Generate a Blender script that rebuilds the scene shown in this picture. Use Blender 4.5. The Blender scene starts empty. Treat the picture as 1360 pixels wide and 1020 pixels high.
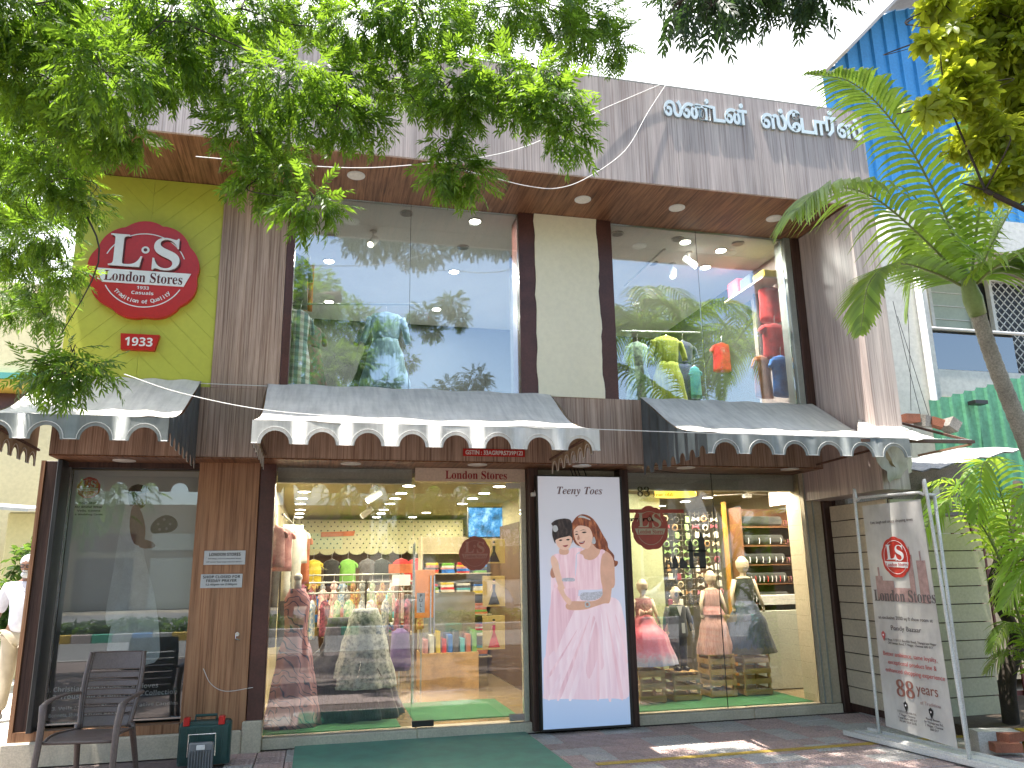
import bpy, math, random
import numpy as np
from mathutils import Vector, Matrix, Euler
random.seed(7); RNG = np.random.default_rng(7)
scene = bpy.context.scene
col = scene.collection
R = math.radians
PI = math.pi

# ------------------------------------------------------------------ camera
CAM = Vector((0, 0, 1.55)); FPX = 1045.0
_p, _y, _r = R(13.45), R(13.8), R(-0.9)
_fwd = Vector((math.sin(_y) * math.cos(_p), math.cos(_y) * math.cos(_p), math.sin(_p)))
_rt = Vector((math.cos(_y), -math.sin(_y), 0)); _up = _rt.cross(_fwd)
_r2 = _rt * math.cos(_r) + _up * math.sin(_r); _u2 = -_rt * math.sin(_r) + _up * math.cos(_r)
cd = bpy.data.cameras.new('camera'); cam = bpy.data.objects.new('camera', cd); col.objects.link(cam)
cd.sensor_width = 36; cd.lens = 36 * FPX / 1360; cd.clip_end = 2000; cd.clip_start = 0.02
cam.matrix_world = Matrix(((_r2.x, _u2.x, -_fwd.x, CAM.x), (_r2.y, _u2.y, -_fwd.y, CAM.y), (_r2.z, _u2.z, -_fwd.z, CAM.z), (0, 0, 0, 1)))
scene.camera = cam

# ------------------------------------------------------------------ light
SUNV = Vector((-0.22, -0.06, 0.96)).normalized()
world = bpy.data.worlds.new('World'); scene.world = world; world.use_nodes = True
wn = world.node_tree
sky = wn.nodes.new('ShaderNodeTexSky'); sky.sky_type = 'NISHITA'; sky.sun_disc = False
sky.sun_elevation = math.asin(SUNV.z); sky.sun_rotation = math.atan2(SUNV.x, SUNV.y)
sky.air_density = 1.1; sky.dust_density = 2.0; sky.ozone_density = 1.5
# bright white cloud bank over the shop side of the sky, clear blue over the street side
_tc = wn.nodes.new('ShaderNodeTexCoord'); _cn = wn.nodes.new('ShaderNodeTexNoise'); _cn.inputs['Scale'].default_value = 2.2; _cn.inputs['Detail'].default_value = 6; wn.links.new(_tc.outputs['Generated'], _cn.inputs['Vector'])
_sx = wn.nodes.new('ShaderNodeSeparateXYZ'); wn.links.new(_tc.outputs['Generated'], _sx.inputs[0])
_ma = wn.nodes.new('ShaderNodeMath'); _ma.operation = 'MULTIPLY_ADD'; wn.links.new(_sx.outputs[1], _ma.inputs[0]); _ma.inputs[1].default_value = .9; wn.links.new(_cn.outputs['Fac'], _ma.inputs[2])
_cr = wn.nodes.new('ShaderNodeValToRGB'); wn.links.new(_ma.outputs[0], _cr.inputs[0]); _cr.color_ramp.elements[0].position = .50; _cr.color_ramp.elements[0].color = (0,0,0,1); _cr.color_ramp.elements[1].position = .85; _cr.color_ramp.elements[1].color = (1,1,1,1)
_mx = wn.nodes.new('ShaderNodeMix'); _mx.data_type = 'RGBA'; wn.links.new(_cr.outputs[0], _mx.inputs[0]); wn.links.new(sky.outputs[0], _mx.inputs[6]); _mx.inputs[7].default_value = (6.0, 6.1, 6.3, 1)
wn.links.new(_mx.outputs[2], wn.nodes['Background'].inputs[0]); wn.nodes['Background'].inputs[1].default_value = 0.15
sd = bpy.data.lights.new('sun', 'SUN'); sd.energy = 4.5; sd.angle = R(0.5); sd.color = (1, 0.95, 0.87)
sun = bpy.data.objects.new('sun', sd); col.objects.link(sun); sun.location = (0, 0, 30)
sun.rotation_euler = SUNV.to_track_quat('Z', 'Y').to_euler()
scene.view_settings.view_transform = 'Standard'; scene.view_settings.look = 'None'
scene.view_settings.exposure = 1.6; scene.view_settings.gamma = 1
scene.cycles.max_bounces = 7; scene.cycles.transparent_max_bounces = 12
scene.cycles.caustics_reflective = False; scene.cycles.caustics_refractive = False
scene.cycles.sample_clamp_indirect = 6

# ------------------------------------------------------------------ picking points on real planes
def _ray(px, py):
    return (_fwd * FPX + _r2 * (px - 680) + _u2 * (510 - py)).normalized()
def on_y(px, py, y): d = _ray(px, py); return CAM + d * (y / d.y)
def on_z(px, py, z): d = _ray(px, py); return CAM + d * ((z - CAM.z) / d.z)
def on_x(px, py, x): d = _ray(px, py); return CAM + d * (x / d.x)

# ------------------------------------------------------------------ mesh builder
def V3(*a): return Vector(a)
class MB:
    def __init__(s): s.v = []; s.f = []; s.m = []; s.cur = 0
    def add(s, vs, fs):
        o = len(s.v); s.v += [tuple(v) for v in vs]; s.f += [tuple(i + o for i in f) for f in fs]; s.m += [s.cur] * len(fs); return s
    def box(s, x0, y0, z0, x1, y1, z1):
        x0, x1 = min(x0, x1), max(x0, x1); y0, y1 = min(y0, y1), max(y0, y1); z0, z1 = min(z0, z1), max(z0, z1)
        return s.add([(x0,y0,z0),(x1,y0,z0),(x1,y1,z0),(x0,y1,z0),(x0,y0,z1),(x1,y0,z1),(x1,y1,z1),(x0,y1,z1)],
              [(0,3,2,1),(4,5,6,7),(0,1,5,4),(1,2,6,5),(2,3,7,6),(3,0,4,7)])
    def bbox(s, x0, y0, z0, x1, y1, z1, b=.004):
        # box with chamfered vertical edges and top
        pts = [(x0+b,y0),(x1-b,y0),(x1,y0+b),(x1,y1-b),(x1-b,y1),(x0+b,y1),(x0,y1-b),(x0,y0+b)]
        ins = [(min(max(x, x0+b), x1-b), min(max(y, y0+b), y1-b)) for x, y in pts]
        vs = [(x,y,z0) for x,y in pts] + [(x,y,z1-b) for x,y in pts] + [(x,y,z1) for x,y in ins]
        fs = [tuple(range(7,-1,-1)), tuple(range(16,24))]
        for k in range(8):
            j = (k+1) % 8; fs += [(k,j,8+j,8+k),(8+k,8+j,16+j,16+k)]
        return s.add(vs, fs)
    def obox(s, c, size, M):
        c = Vector(c); h = [x/2 for x in size]
        vs = [c + M @ Vector((sx*h[0], sy*h[1], sz*h[2])) for sz in (-1,1) for sx, sy in ((-1,-1),(1,-1),(1,1),(-1,1))]
        return s.add(vs, [(0,3,2,1),(4,5,6,7),(0,1,5,4),(1,2,6,5),(2,3,7,6),(3,0,4,7)])
    def quad(s, a, b, c, d): return s.add([a,b,c,d], [(0,1,2,3)])
    def bar(s, a, b, w, h, up=(0,0,1)):
        a = Vector(a); b = Vector(b); d = (b-a); L = d.length; x = d.normalized(); u = Vector(up)
        if abs(x.dot(u)) > .99: u = Vector((0,1,0))
        y = u.cross(x).normalized(); z = x.cross(y)
        return s.obox((a+b)/2, (L, w, h), Matrix((x, y, z)).transposed())
    def tube(s, pts, r, n=6, caps=True):
        pts = [Vector(p) for p in pts]; rs = r if isinstance(r, (list, tuple)) else [r]*len(pts)
        o = []; prev = None
        for i, p in enumerate(pts):
            d = (pts[min(i+1, len(pts)-1)] - pts[max(i-1, 0)]).normalized()
            if prev is None: u = Vector((0,0,1)) if abs(d.z) < .9 else Vector((1,0,0)); a = d.cross(u).normalized()
            else: a = (prev - d*prev.dot(d)).normalized()
            prev = a; b = d.cross(a)
            o += [p + (a*math.cos(2*PI*k/n) + b*math.sin(2*PI*k/n))*rs[i] for k in range(n)]
        fs = [(i*n+k, i*n+(k+1)%n, (i+1)*n+(k+1)%n, (i+1)*n+k) for i in range(len(pts)-1) for k in range(n)]
        if caps: fs += [tuple(range(n-1,-1,-1)), tuple((len(pts)-1)*n+k for k in range(n))]
        return s.add(o, fs)
    def ring(s, rings, closed=True, caps=True):
        n = len(rings[0]); vs = [v for r in rings for v in r]; fs = []
        for i in range(len(rings)-1):
            for k in range(n if closed else n-1):
                fs.append((i*n+k, i*n+(k+1)%n, (i+1)*n+(k+1)%n, (i+1)*n+k))
        if caps and closed: fs += [tuple(range(n-1,-1,-1)), tuple((len(rings)-1)*n+k for k in range(n))]
        return s.add(vs, fs)
    def disc(s, c, r, n=20, normal='z', h=.01, ry=None):
        c = Vector(c); ry = ry or r; P = []
        for sgn in (0, 1):
            for k in range(n):
                a = 2*PI*k/n; x, y = r*math.cos(a), ry*math.sin(a)
                P.append(c + (Vector((x, y, -h*sgn)) if normal == 'z' else Vector((x, -h*sgn, y)) if normal == 'y' else Vector((-h*sgn, x, y))))
        return s.add(P, [tuple(range(n-1,-1,-1)), tuple(range(n, 2*n))] + [(k, (k+1)%n, n+(k+1)%n, n+k) for k in range(n)])
    def ball(s, c, r, nu=12, nv=8):
        c = Vector(c); r = r if isinstance(r, (tuple, list)) else (r,)*3
        rings = []
        for i in range(nv+1):
            t = PI*(i+.02)/(nv+.04); rings.append([c + Vector((r[0]*math.sin(t)*math.cos(2*PI*k/nu), r[1]*math.sin(t)*math.sin(2*PI*k/nu), -r[2]*math.cos(t))) for k in range(nu)])
        return s.ring(rings)
    def plate(s, pts, off):
        # polygon (list of 3D points) extruded by vector off
        n = len(pts); off = Vector(off); P = [Vector(p) for p in pts]
        return s.add(P + [p + off for p in P], [tuple(range(n)), tuple(range(2*n-1, n-1, -1))] + [(k, n+k, n+(k+1)%n, (k+1)%n) for k in range(n)])
    def build(s, name, mat, parent=None, smooth=False, **tags):
        me = bpy.data.meshes.new(name); off = Vector((0,0,0)); p = parent
        while p is not None: off += p.location; p = p.parent
        me.from_pydata([(x-off.x, y-off.y, z-off.z) for x, y, z in s.v], [], s.f)
        for mm in (mat if isinstance(mat, (list, tuple)) else [mat]): me.materials.append(mm)
        if any(s.m): me.polygons.foreach_set('material_index', s.m)
        if smooth: me.polygons.foreach_set('use_smooth', [True]*len(me.polygons))
        return link(name, me, parent, **tags)

def link(name, me, parent=None, **tags):
    o = bpy.data.objects.new(name, me); col.objects.link(o)
    if parent is not None: o.parent = parent
    for k, v in tags.items():
        if v: o[k] = v
    return o
def thing(name, label, cat, loc=(0,0,0), group=None):
    o = bpy.data.objects.new(name, None); o.empty_display_size = .1; col.objects.link(o); o.location = loc
    o['label'] = label; o['category'] = cat
    if group: o['group'] = group
    return o
def solo(mb, name, mat, label, cat, loc, group=None, smooth=False):
    # a thing that is one mesh, origin at its base
    loc = Vector(loc); mb.v = [(x-loc.x, y-loc.y, z-loc.z) for x, y, z in mb.v]
    o = mb.build(name, mat, None, smooth, label=label, category=cat, group=group); o.location = loc; return o
def structure(mb, name, mat): return mb.build(name, mat, None, kind='structure')
def copy_tree(o, parent=None):
    c = o.copy(); col.objects.link(c); c.parent = parent
    for ch in o.children: copy_tree(ch, c)
    return c
def place_copy(o, loc, rz=None, sc=None, label=None, group=None):
    c = copy_tree(o); c.location = loc
    if rz is not None: c.rotation_euler = (0, 0, rz)
    if sc: c.scale = (sc,)*3 if not isinstance(sc, tuple) else sc
    if label: c['label'] = label
    if group: c['group'] = group
    return c

# ------------------------------------------------------------------ materials
MATS = {}
def _new(name):
    m = bpy.data.materials.new(name); m.use_nodes = True; nt = m.node_tree
    return m, nt, nt.nodes['Principled BSDF']
def _coords(nt, scale=(1,1,1), rot=(0,0,0), kind='Object'):
    tc = nt.nodes.new('ShaderNodeTexCoord'); mp = nt.nodes.new('ShaderNodeMapping')
    nt.links.new(tc.outputs[kind], mp.inputs[0]); mp.inputs['Scale'].default_value = scale; mp.inputs['Rotation'].default_value = rot
    return mp.outputs[0]
def _noise(nt, vec, scale, detail=4, rough=.6):
    n = nt.nodes.new('ShaderNodeTexNoise'); n.inputs['Scale'].default_value = scale; n.inputs['Detail'].default_value = detail
    n.inputs['Roughness'].default_value = rough
    if vec is not None: nt.links.new(vec, n.inputs['Vector'])
    return n.outputs['Fac']
def _ramp(nt, fac, stops):
    r = nt.nodes.new('ShaderNodeValToRGB'); nt.links.new(fac, r.inputs[0]); e = r.color_ramp.elements
    while len(e) < len(stops): e.new(.5)
    for k, (p, c) in enumerate(stops): e[k].position = p; e[k].color = (*c, 1) if len(c) == 3 else c
    return r.outputs[0]
def _bump(nt, h, strength, dist=.01):
    b = nt.nodes.new('ShaderNodeBump'); b.inputs['Strength'].default_value = strength; b.inputs['Distance'].default_value = dist
    nt.links.new(h, b.inputs['Height']); return b.outputs[0]
def _mixc(nt, fac, a, b, mode='MIX'):
    m = nt.nodes.new('ShaderNodeMix'); m.data_type = 'RGBA'; m.blend_type = mode
    def put(sock, v):
        if isinstance(v, (tuple, list)): sock.default_value = (*v[:3], 1)
        elif isinstance(v, (int, float)): sock.default_value = v
        else: nt.links.new(v, sock)
    put(m.inputs[0], fac); put(m.inputs[6], a); put(m.inputs[7], b); return m.outputs[2]
def paint(name, c, rough=.6, var=.18, scale=3, dirt=.15, bump=.15, metal=0, spec=.5, coat=0):
    """Plain surface with soft tone variation, fine grain and blotchy dirt."""
    if name in MATS: return MATS[name]
    m, nt, b = _new(name); co = _coords(nt)
    n1 = _noise(nt, co, scale, 5); n2 = _noise(nt, co, scale*14, 4)
    c1 = tuple(x*(1-var) for x in c); c2 = tuple(min(1, x*(1+var)) for x in c)
    base = _ramp(nt, n1, [(.3, c1), (.7, c2)])
    d = _ramp(nt, n2, [(.35, (1-dirt,)*3), (.62, (1,1,1))])
    nt.links.new(_mixc(nt, 1.0, base, d, 'MULTIPLY'), b.inputs['Base Color'])
    b.inputs['Roughness'].default_value = rough; b.inputs['Metallic'].default_value = metal
    b.inputs['Specular IOR Level'].default_value = spec; b.inputs['Coat Weight'].default_value = coat
    if bump: nt.links.new(_bump(nt, n2, bump, .004), b.inputs['Normal'])
    MATS[name] = m; return m
def emit(name, c, s):
    m, nt, b = _new(name); b.inputs['Base Color'].default_value = (*c, 1); b.inputs['Emission Color'].default_value = (*c, 1)
    b.inputs['Emission Strength'].default_value = s; MATS[name] = m; return m
def wood(name, dark, mid, light, stretch=(55, 55, .8), rough=.5, gain=1.0, rot=(0,0,0)):
    """Zebrano style laminate: fine streaks along one axis."""
    m, nt, b = _new(name); co = _coords(nt, stretch, rot)
    n = _noise(nt, co, 1.0, 6, .75); co2 = _coords(nt, tuple(x*.22 if x > 5 else x for x in stretch), rot); n2 = _noise(nt, co2, 1.0, 3)
    c = _ramp(nt, n, [(.33, dark), (.45, mid), (.56, light), (.68, mid)])
    c2 = _ramp(nt, n2, [(.3, (.72,.70,.69)), (.7, (1.12,1.1,1.08))])
    big = _noise(nt, _coords(nt, (1.5, 1.5, .4)), 1.0, 4)
    c3 = _ramp(nt, big, [(.35, (.82,.82,.83)), (.65, (1.08,1.07,1.06))])
    nt.links.new(_mixc(nt, 1, _mixc(nt, 1, c, c2, 'MULTIPLY'), c3, 'MULTIPLY'), b.inputs['Base Color'])
    b.inputs['Roughness'].default_value = rough; b.inputs['Specular IOR Level'].default_value = .35
    nt.links.new(_bump(nt, n, .12, .002), b.inputs['Normal'])
    MATS[name] = m; return m
def glass(name, tint, refl, boost=1.0, rough=0.0):
    """Architectural pane: see-through mixed with a clear mirror reflection by view angle."""
    m, nt, b = _new(name); nt.nodes.remove(b); out = nt.nodes['Material Output']
    t = nt.nodes.new('ShaderNodeBsdfTransparent'); t.inputs[0].default_value = (*tint, 1)
    g = nt.nodes.new('ShaderNodeBsdfGlossy'); g.inputs['Roughness'].default_value = rough; g.inputs[0].default_value = (.96,.98,1,1)
    f = nt.nodes.new('ShaderNodeFresnel'); f.inputs[0].default_value = 1.5
    mt = nt.nodes.new('ShaderNodeMath'); mt.operation = 'MULTIPLY_ADD'; mt.use_clamp = True
    nt.links.new(f.outputs[0], mt.inputs[0]); mt.inputs[1].default_value = boost; mt.inputs[2].default_value = refl
    mx = nt.nodes.new('ShaderNodeMixShader'); nt.links.new(mt.outputs[0], mx.inputs[0]); nt.links.new(t.outputs[0], mx.inputs[1]); nt.links.new(g.outputs[0], mx.inputs[2])
    wv = _noise(nt, _coords(nt, (1,1,1)), 1.3, 2); bp = _bump(nt, wv, .006, .02); nt.links.new(bp, g.inputs['Normal'])
    nt.links.new(mx.outputs[0], out.inputs[0]); MATS[name] = m; return m
def leafmat(name, c, tr, rough=.45, var=.35):
    m, nt, b = _new(name); nt.nodes.remove(b); out = nt.nodes['Material Output']
    gi = nt.nodes.new('ShaderNodeNewGeometry')
    r1 = _ramp(nt, gi.outputs['Random Per Island'], [(0, tuple(x*(1-var) for x in c)), (.6, c), (1, tuple(min(1, x*(1+var)) for x in c))])
    r2 = _ramp(nt, gi.outputs['Random Per Island'], [(0, tuple(x*(1-var) for x in tr)), (.6, tr), (1, tuple(min(1, x*(1+var)) for x in tr))])
    d = nt.nodes.new('ShaderNodeBsdfPrincipled'); nt.links.new(r1, d.inputs['Base Color']); d.inputs['Roughness'].default_value = rough
    t = nt.nodes.new('ShaderNodeBsdfTranslucent'); nt.links.new(r2, t.inputs[0])
    mx = nt.nodes.new('ShaderNodeMixShader'); mx.inputs[0].default_value = .5
    nt.links.new(d.outputs[0], mx.inputs[1]); nt.links.new(t.outputs[0], mx.inputs[2]); nt.links.new(mx.outputs[0], out.inputs[0])
    MATS[name] = m; return m
def cloth(name, c, c2=None, scale=8, rough=.85, stretch=(1,1,1), sheen=.2):
    if name in MATS: return MATS[name]
    m, nt, b = _new(name); co = _coords(nt, stretch); n = _noise(nt, co, scale, 4)
    c2 = c2 or tuple(x*.72 for x in c)
    nt.links.new(_ramp(nt, n, [(.38, c2), (.6, c)]), b.inputs['Base Color']); b.inputs['Roughness'].default_value = rough
    b.inputs['Sheen Weight'].default_value = sheen
    nt.links.new(_bump(nt, _noise(nt, co, 160, 2), .15, .002), b.inputs['Normal']); MATS[name] = m; return m

# ------------------------------------------------------------------ lettering
def bold(t):
    r = ''
    for ch in t:
        if 'A' <= ch <= 'Z': r += chr(0x1D400 + ord(ch) - 65)
        elif 'a' <= ch <= 'z': r += chr(0x1D41A + ord(ch) - 97)
        elif ch.isdigit(): r += chr(0x1D7CE + ord(ch) - 48)
        else: r += ch
    return r
def bital(t): return ''.join(chr(0x1D468 + ord(ch) - 65) if 'A' <= ch <= 'Z' else chr(0x1D482 + ord(ch) - 97) if 'a' <= ch <= 'z' else ch for ch in t)
def sans(t): return ''.join(chr(0x1D5D4 + ord(ch) - 65) if 'A' <= ch <= 'Z' else chr(0x1D5EE + ord(ch) - 97) if 'a' <= ch <= 'z' else chr(0x1D7EC + ord(ch) - 48) if ch.isdigit() else ch for ch in t)
def text_mesh(body, size, width=None, depth=.002, offset=0, height=None, center=True, spacing=1.0):
    """Lettering as a mesh in the XZ plane reading from -Y, centred on the origin."""
    if any(ord(ch) > 0x1D3FF and ord(ch) < 0x1D5D4 for ch in body): offset = 0
    c = bpy.data.curves.new('lettering', 'FONT'); c.body = body; c.size = 1; c.extrude = depth/size; c.offset = offset/size
    c.resolution_u = 4; c.space_character = spacing; c.align_x = 'CENTER' if '\n' in body and center else 'LEFT'
    o = bpy.data.objects.new('lettering', c); me = bpy.data.meshes.new_from_object(o)
    bpy.data.objects.remove(o); bpy.data.curves.remove(c)
    n = len(me.vertices); a = np.empty(n*3, np.float32); me.vertices.foreach_get('co', a); a = a.reshape(-1, 3)*size
    lo = a.min(0); hi = a.max(0); a[:, 0] -= (lo[0]+hi[0])/2 if center else lo[0]; a[:, 1] -= (lo[1]+hi[1])/2
    if width: k = width/(hi[0]-lo[0]); a[:, 0] *= k; a[:, 1] *= k if not height else 1
    if height: a[:, 1] *= height/(hi[1]-lo[1])
    a = np.stack([a[:, 0], -a[:, 2], a[:, 1]], 1); me.vertices.foreach_set('co', a.ravel().astype(np.float32)); me.update()
    return me
def letters(name, body, loc, mat, parent, size=.1, M=None, **k):
    me = text_mesh(body, size, **k); me.name = name; me.materials.append(mat)
    off = Vector((0,0,0)); p = parent
    while p is not None: off += p.location; p = p.parent
    T = Matrix.Translation(Vector(loc) - off)
    me.transform(T @ (M.to_4x4() if M is not None else Matrix.Identity(4)))
    return link(name, me, parent)
def smooth_loop(pts, k=4):
    n = len(pts); out = []
    for i in range(n):
        p0, p1, p2, p3 = (Vector(pts[(i+j-1) % n]) for j in range(4))
        for s in range(k):
            t = s/k; out.append(.5*((2*p1) + (p2-p0)*t + (2*p0-5*p1+4*p2-p3)*t*t + (3*p1-p0-3*p2+p3)*t**3))
    return out
def smooth_line(pts, k=6):
    P = [Vector(p) for p in pts]; P = [2*P[0]-P[1]] + P + [2*P[-1]-P[-2]]; out = []
    for i in range(1, len(P)-2):
        p0, p1, p2, p3 = P[i-1:i+3]
        for s in range(k):
            t = s/k; out.append(.5*((2*p1) + (p2-p0)*t + (2*p0-5*p1+4*p2-p3)*t*t + (3*p1-p0-3*p2+p3)*t**3))
    return out + [P[-2]]
# ================================================================== palette
W_FAC = wood('zebrano_laminate', (.17,.10,.072), (.33,.225,.17), (.53,.40,.325), (60, 60, .7), .42)
W_FAC2 = wood('sky_lit_laminate', (.33,.245,.22), (.50,.41,.385), (.65,.565,.535), (60, 60, .7), .42)  # same laminate, lightened: stronger sky light painted into fascia and fin
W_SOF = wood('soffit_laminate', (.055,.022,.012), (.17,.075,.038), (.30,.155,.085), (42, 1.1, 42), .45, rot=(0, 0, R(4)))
W_COL = wood('teak_laminate', (.15,.065,.032), (.31,.155,.08), (.42,.235,.13), (48, 48, .8), .45)
W_DRK = wood('dark_wood', (.02,.010,.008), (.05,.024,.018), (.085,.045,.035), (40, 40, 1.2), .5)
P_MAROON = paint('maroon_frame_paint', (.085,.028,.022), .4, .25, 4, .25)
P_LIME = paint('lime_panel_paint', (.50,.52,.065), .5, .06, 1.5, .06, .05)
P_CREAM = paint('cream_plaster', (.62,.57,.42), .8, .06, 2, .12, .3); P_COLM = paint('pale_cream_emulsion', (.80,.75,.58), .7, .04, 1.2, .06, .1)
P_STONE = paint('cream_plinth_stone', (.55,.49,.38), .7, .12, 5, .2, .4)
P_WHITE = paint('white_paint', (.72,.72,.70), .6, .05, 2, .1)
P_CEIL = paint('ceiling_paint', (.66,.68,.66), .8, .04, 2, .05, 0)
P_GREYF = paint('grey_aluminium', (.36,.38,.35), .4, .1, 4, .15, metal=.4)
P_BLACK = paint('black_metal', (.02,.02,.02), .4, .2, 4, .1)
P_CHROME = paint('brushed_steel', (.6,.6,.6), .25, .1, 8, .1, metal=1)
P_INT = paint('cream_interior_wall', (.52,.46,.27), .7, .05, 1, .05, .05)
GLASS_UP = glass('clear_window_glass', (.94,.97,.96), .125, 1.0)
GLASS_DN = glass('shopfront_glass', (.97,.98,.97), .052, 1.0)
GLASS_LF = glass('poster_window_glass', (.93,.95,.95), .045, 1.0)
CONC = paint('concrete', (.32,.31,.29), .85, .15, 2, .25, .5)

# ================================================================== ground, road, pavement
g = MB(); g.quad((-300,-300,-.14),(300,-300,-.14),(300,400,-.14),(-300,400,-.14))
structure(g, 'ground', paint('dusty_earth', (.34,.29,.22), .95, .2, .3, .25, .4))
g = MB(); g.box(-60,-7.55,-.136,60,-1.45,-.12); structure(g, 'road', paint('asphalt_surface', (.19,.185,.18), .9, .15, .8, .25, .5))
g = MB(); g.box(-60,-26,-.136,60,-9.6,-.12); structure(g, 'far_road', MATS['asphalt_surface'])
g = MB(); g.box(-60,-1.2,-.136,60,8.3,-.012); pav = structure(g, 'pavement', paint('tile_bedding', (.20,.155,.14), .95, .15, 4, .3, .5))
g = MB(); g.box(-60,-1.42,-.136,60,-1.2,.0); structure(g, 'kerb', CONC)
T_COL = [paint('pink_paving_tile', (.58,.43,.39), .8, .14, 6, .3, .5), paint('grey_paving_tile', (.56,.53,.50), .8, .12, 6, .3, .5),
         paint('worn_pink_paving_tile', (.50,.39,.36), .85, .2, 9, .3, .5)]
def tile_mesh(m, kind):
    b = MB(); b.bbox(.004,.004,-.012,.246,.246,0,.004); s = .25/6
    for i in range(6):          # raised studs or ribs moulded into each tile
        if kind: b.box(.012+i*s, .014, -.001, .012+i*s+s*.55, .236, .004)
        else:
            for j in range(3): b.box(.012+i*s, .016+j*.078, -.001, .012+i*s+s*.5, .016+j*.078+.06, .004)
    me = bpy.data.meshes.new('paving_tile'); me.from_pydata(b.v, [], b.f); me.materials.append(m); return me
TM = [tile_mesh(T_COL[k], k % 2) for k in range(3)]
for j in range(9):
    for i in range(27):
        x = -.7+i*.25; y = 7.80-j*.25
        if y < 6.15 and (x < 1.0): continue
        kk = (((i+ (j//2)) // 2 + j // 2) % 2); kk = 2 if random.random() < .17 else kk
        o = link('paving_tile', TM[kk], pav); o.location = (x, y, random.uniform(-.0015, .0015))
g = MB(); g.box(-.6,5.0,-.010,7.5,5.78,-.004); g.build('tile_field', T_COL[2], pav, kind='stuff')
g = MB(); g.box(2.3,6.62,.0045,6.2,6.70,.008); structure(g, 'yellow_line', paint('yellow_road_paint', (.62,.42,.08), .7, .15, 6, .4))

# ================================================================== the shop building
F, G, CF = 7.75, 8.2, 6.80
bld = thing('shop_building', 'two storey shop with zebra wood laminate facade, deep canopy and large glass windows', 'building', (1.5, 8.2, 0))
x = -2.6; k = 0
while x < 5.79:                       # fascia laminate sheets with hairline joints
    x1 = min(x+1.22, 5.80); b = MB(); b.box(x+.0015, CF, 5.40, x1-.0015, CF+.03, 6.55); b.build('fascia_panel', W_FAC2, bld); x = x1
b = MB(); b.box(-2.6, CF+.031, 5.43, 5.8, 12.5, 6.5); b.box(-2.6,CF+.006,6.552,5.8,CF+.2,6.575); b.build('roof_slab', CONC, bld)
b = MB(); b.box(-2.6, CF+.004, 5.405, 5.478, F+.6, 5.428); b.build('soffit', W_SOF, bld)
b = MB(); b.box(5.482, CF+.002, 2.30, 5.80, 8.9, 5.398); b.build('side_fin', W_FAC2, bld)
for px, py in ((205,188),(473,233),(774,265),(899,276),(1028,290)):
    c = on_z(px, py, 5.40); b = MB(); b.disc(c+V3(0,0,.003), .088, 24, 'z', .008); L = b.build('downlight', P_WHITE, bld)
    b = MB(); b.disc(c+V3(0,0,-.0055), .072, 24, 'z', .003); b.build('diffuser', paint('frosted_diffuser', (.75,.72,.66), .4, .03), L)
# lime panel wall: boards laid in four diagonal fields round the round sign
b = MB(); b.box(-2.36, F+.008, 3.30, -1.05, F+.12, 5.40); b.build('sign_wall_backing', P_LIME, bld)
def clip(poly, x0, z0, x1, z1):
    for ax, lim, sgn in ((0,x0,1),(0,x1,-1),(1,z0,1),(1,z1,-1)):
        out = []
        for i in range(len(poly)):
            a, c = poly[i], poly[(i+1) % len(poly)]; da = (a[ax]-lim)*sgn; dc = (c[ax]-lim)*sgn
            if da >= 0: out.append(a)
            if (da > 0 > dc) or (da < 0 < dc): t = da/(da-dc); out.append((a[0]+(c[0]-a[0])*t, a[1]+(c[1]-a[1])*t))
        poly = out
        if len(poly) < 3: return []
    return poly
cx, cz = -1.71, 4.42
for x0, z0, x1, z1, s in ((-2.36,cz,cx,5.398,-1),(cx,cz,-1.052,5.398,1),(-2.36,3.30,cx,cz,1),(cx,3.30,-1.052,cz,-1)):
    w = .145
    for k in range(-14, 15):
        q = clip([(cx+(u-v*s*0)*1.0, 0) for u, v in ()] or
                 [(cx-2, cz+s*(-2)+k*w*1.414), (cx+2, cz+s*2+k*w*1.414), (cx+2, cz+s*2+(k+1)*w*1.414-.003), (cx-2, cz-s*2+(k+1)*w*1.414-.003)], x0+.001, z0+.001, x1-.001, z1-.001)
        if len(q) >= 3:
            b = MB(); b.plate([(a, F, c) for a, c in q], (0, .0075, 0)); b.build('lime_board', P_LIME, bld)
b = MB(); b.box(-1.048, F-.02, 3.30, -.425, F+.2, 5.402); b.build('wood_pilaster', W_FAC, bld)
b = MB(); b.box(-2.36, F-.02, 2.64, -1.05, F+.14, 3.30); b.box(-1.048,F-.02,2.64,-.425,F+.14,3.298); b.box(-.423, F-.02, 2.64, 5.48, F+.1, 3.335); b.build('lower_band', W_FAC, bld)
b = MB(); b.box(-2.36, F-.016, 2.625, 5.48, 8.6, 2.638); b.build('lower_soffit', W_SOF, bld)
b = MB(); b.box(-2.40, F+.15, 2.65, 5.479, F+.3, 3.29); b.box(-2.4,8.4,2.66,5.479,12.4,3.33); b.build('floor_slab', CONC, bld)
for px, py in ((165,611.5),(466,615.6),(634,617),(772.6,618.5),(911,621),(1049,623)):
    c = on_z(px, py, 2.625); b = MB(); b.disc(c+V3(0,0,.002), .10, 24, 'z', .008); L = b.build('downlight', P_WHITE, bld)
    b = MB(); b.disc(c+V3(0,0,-.0065), .08, 24, 'z', .003); b.build('diffuser', MATS['frosted_diffuser'], L)
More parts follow.
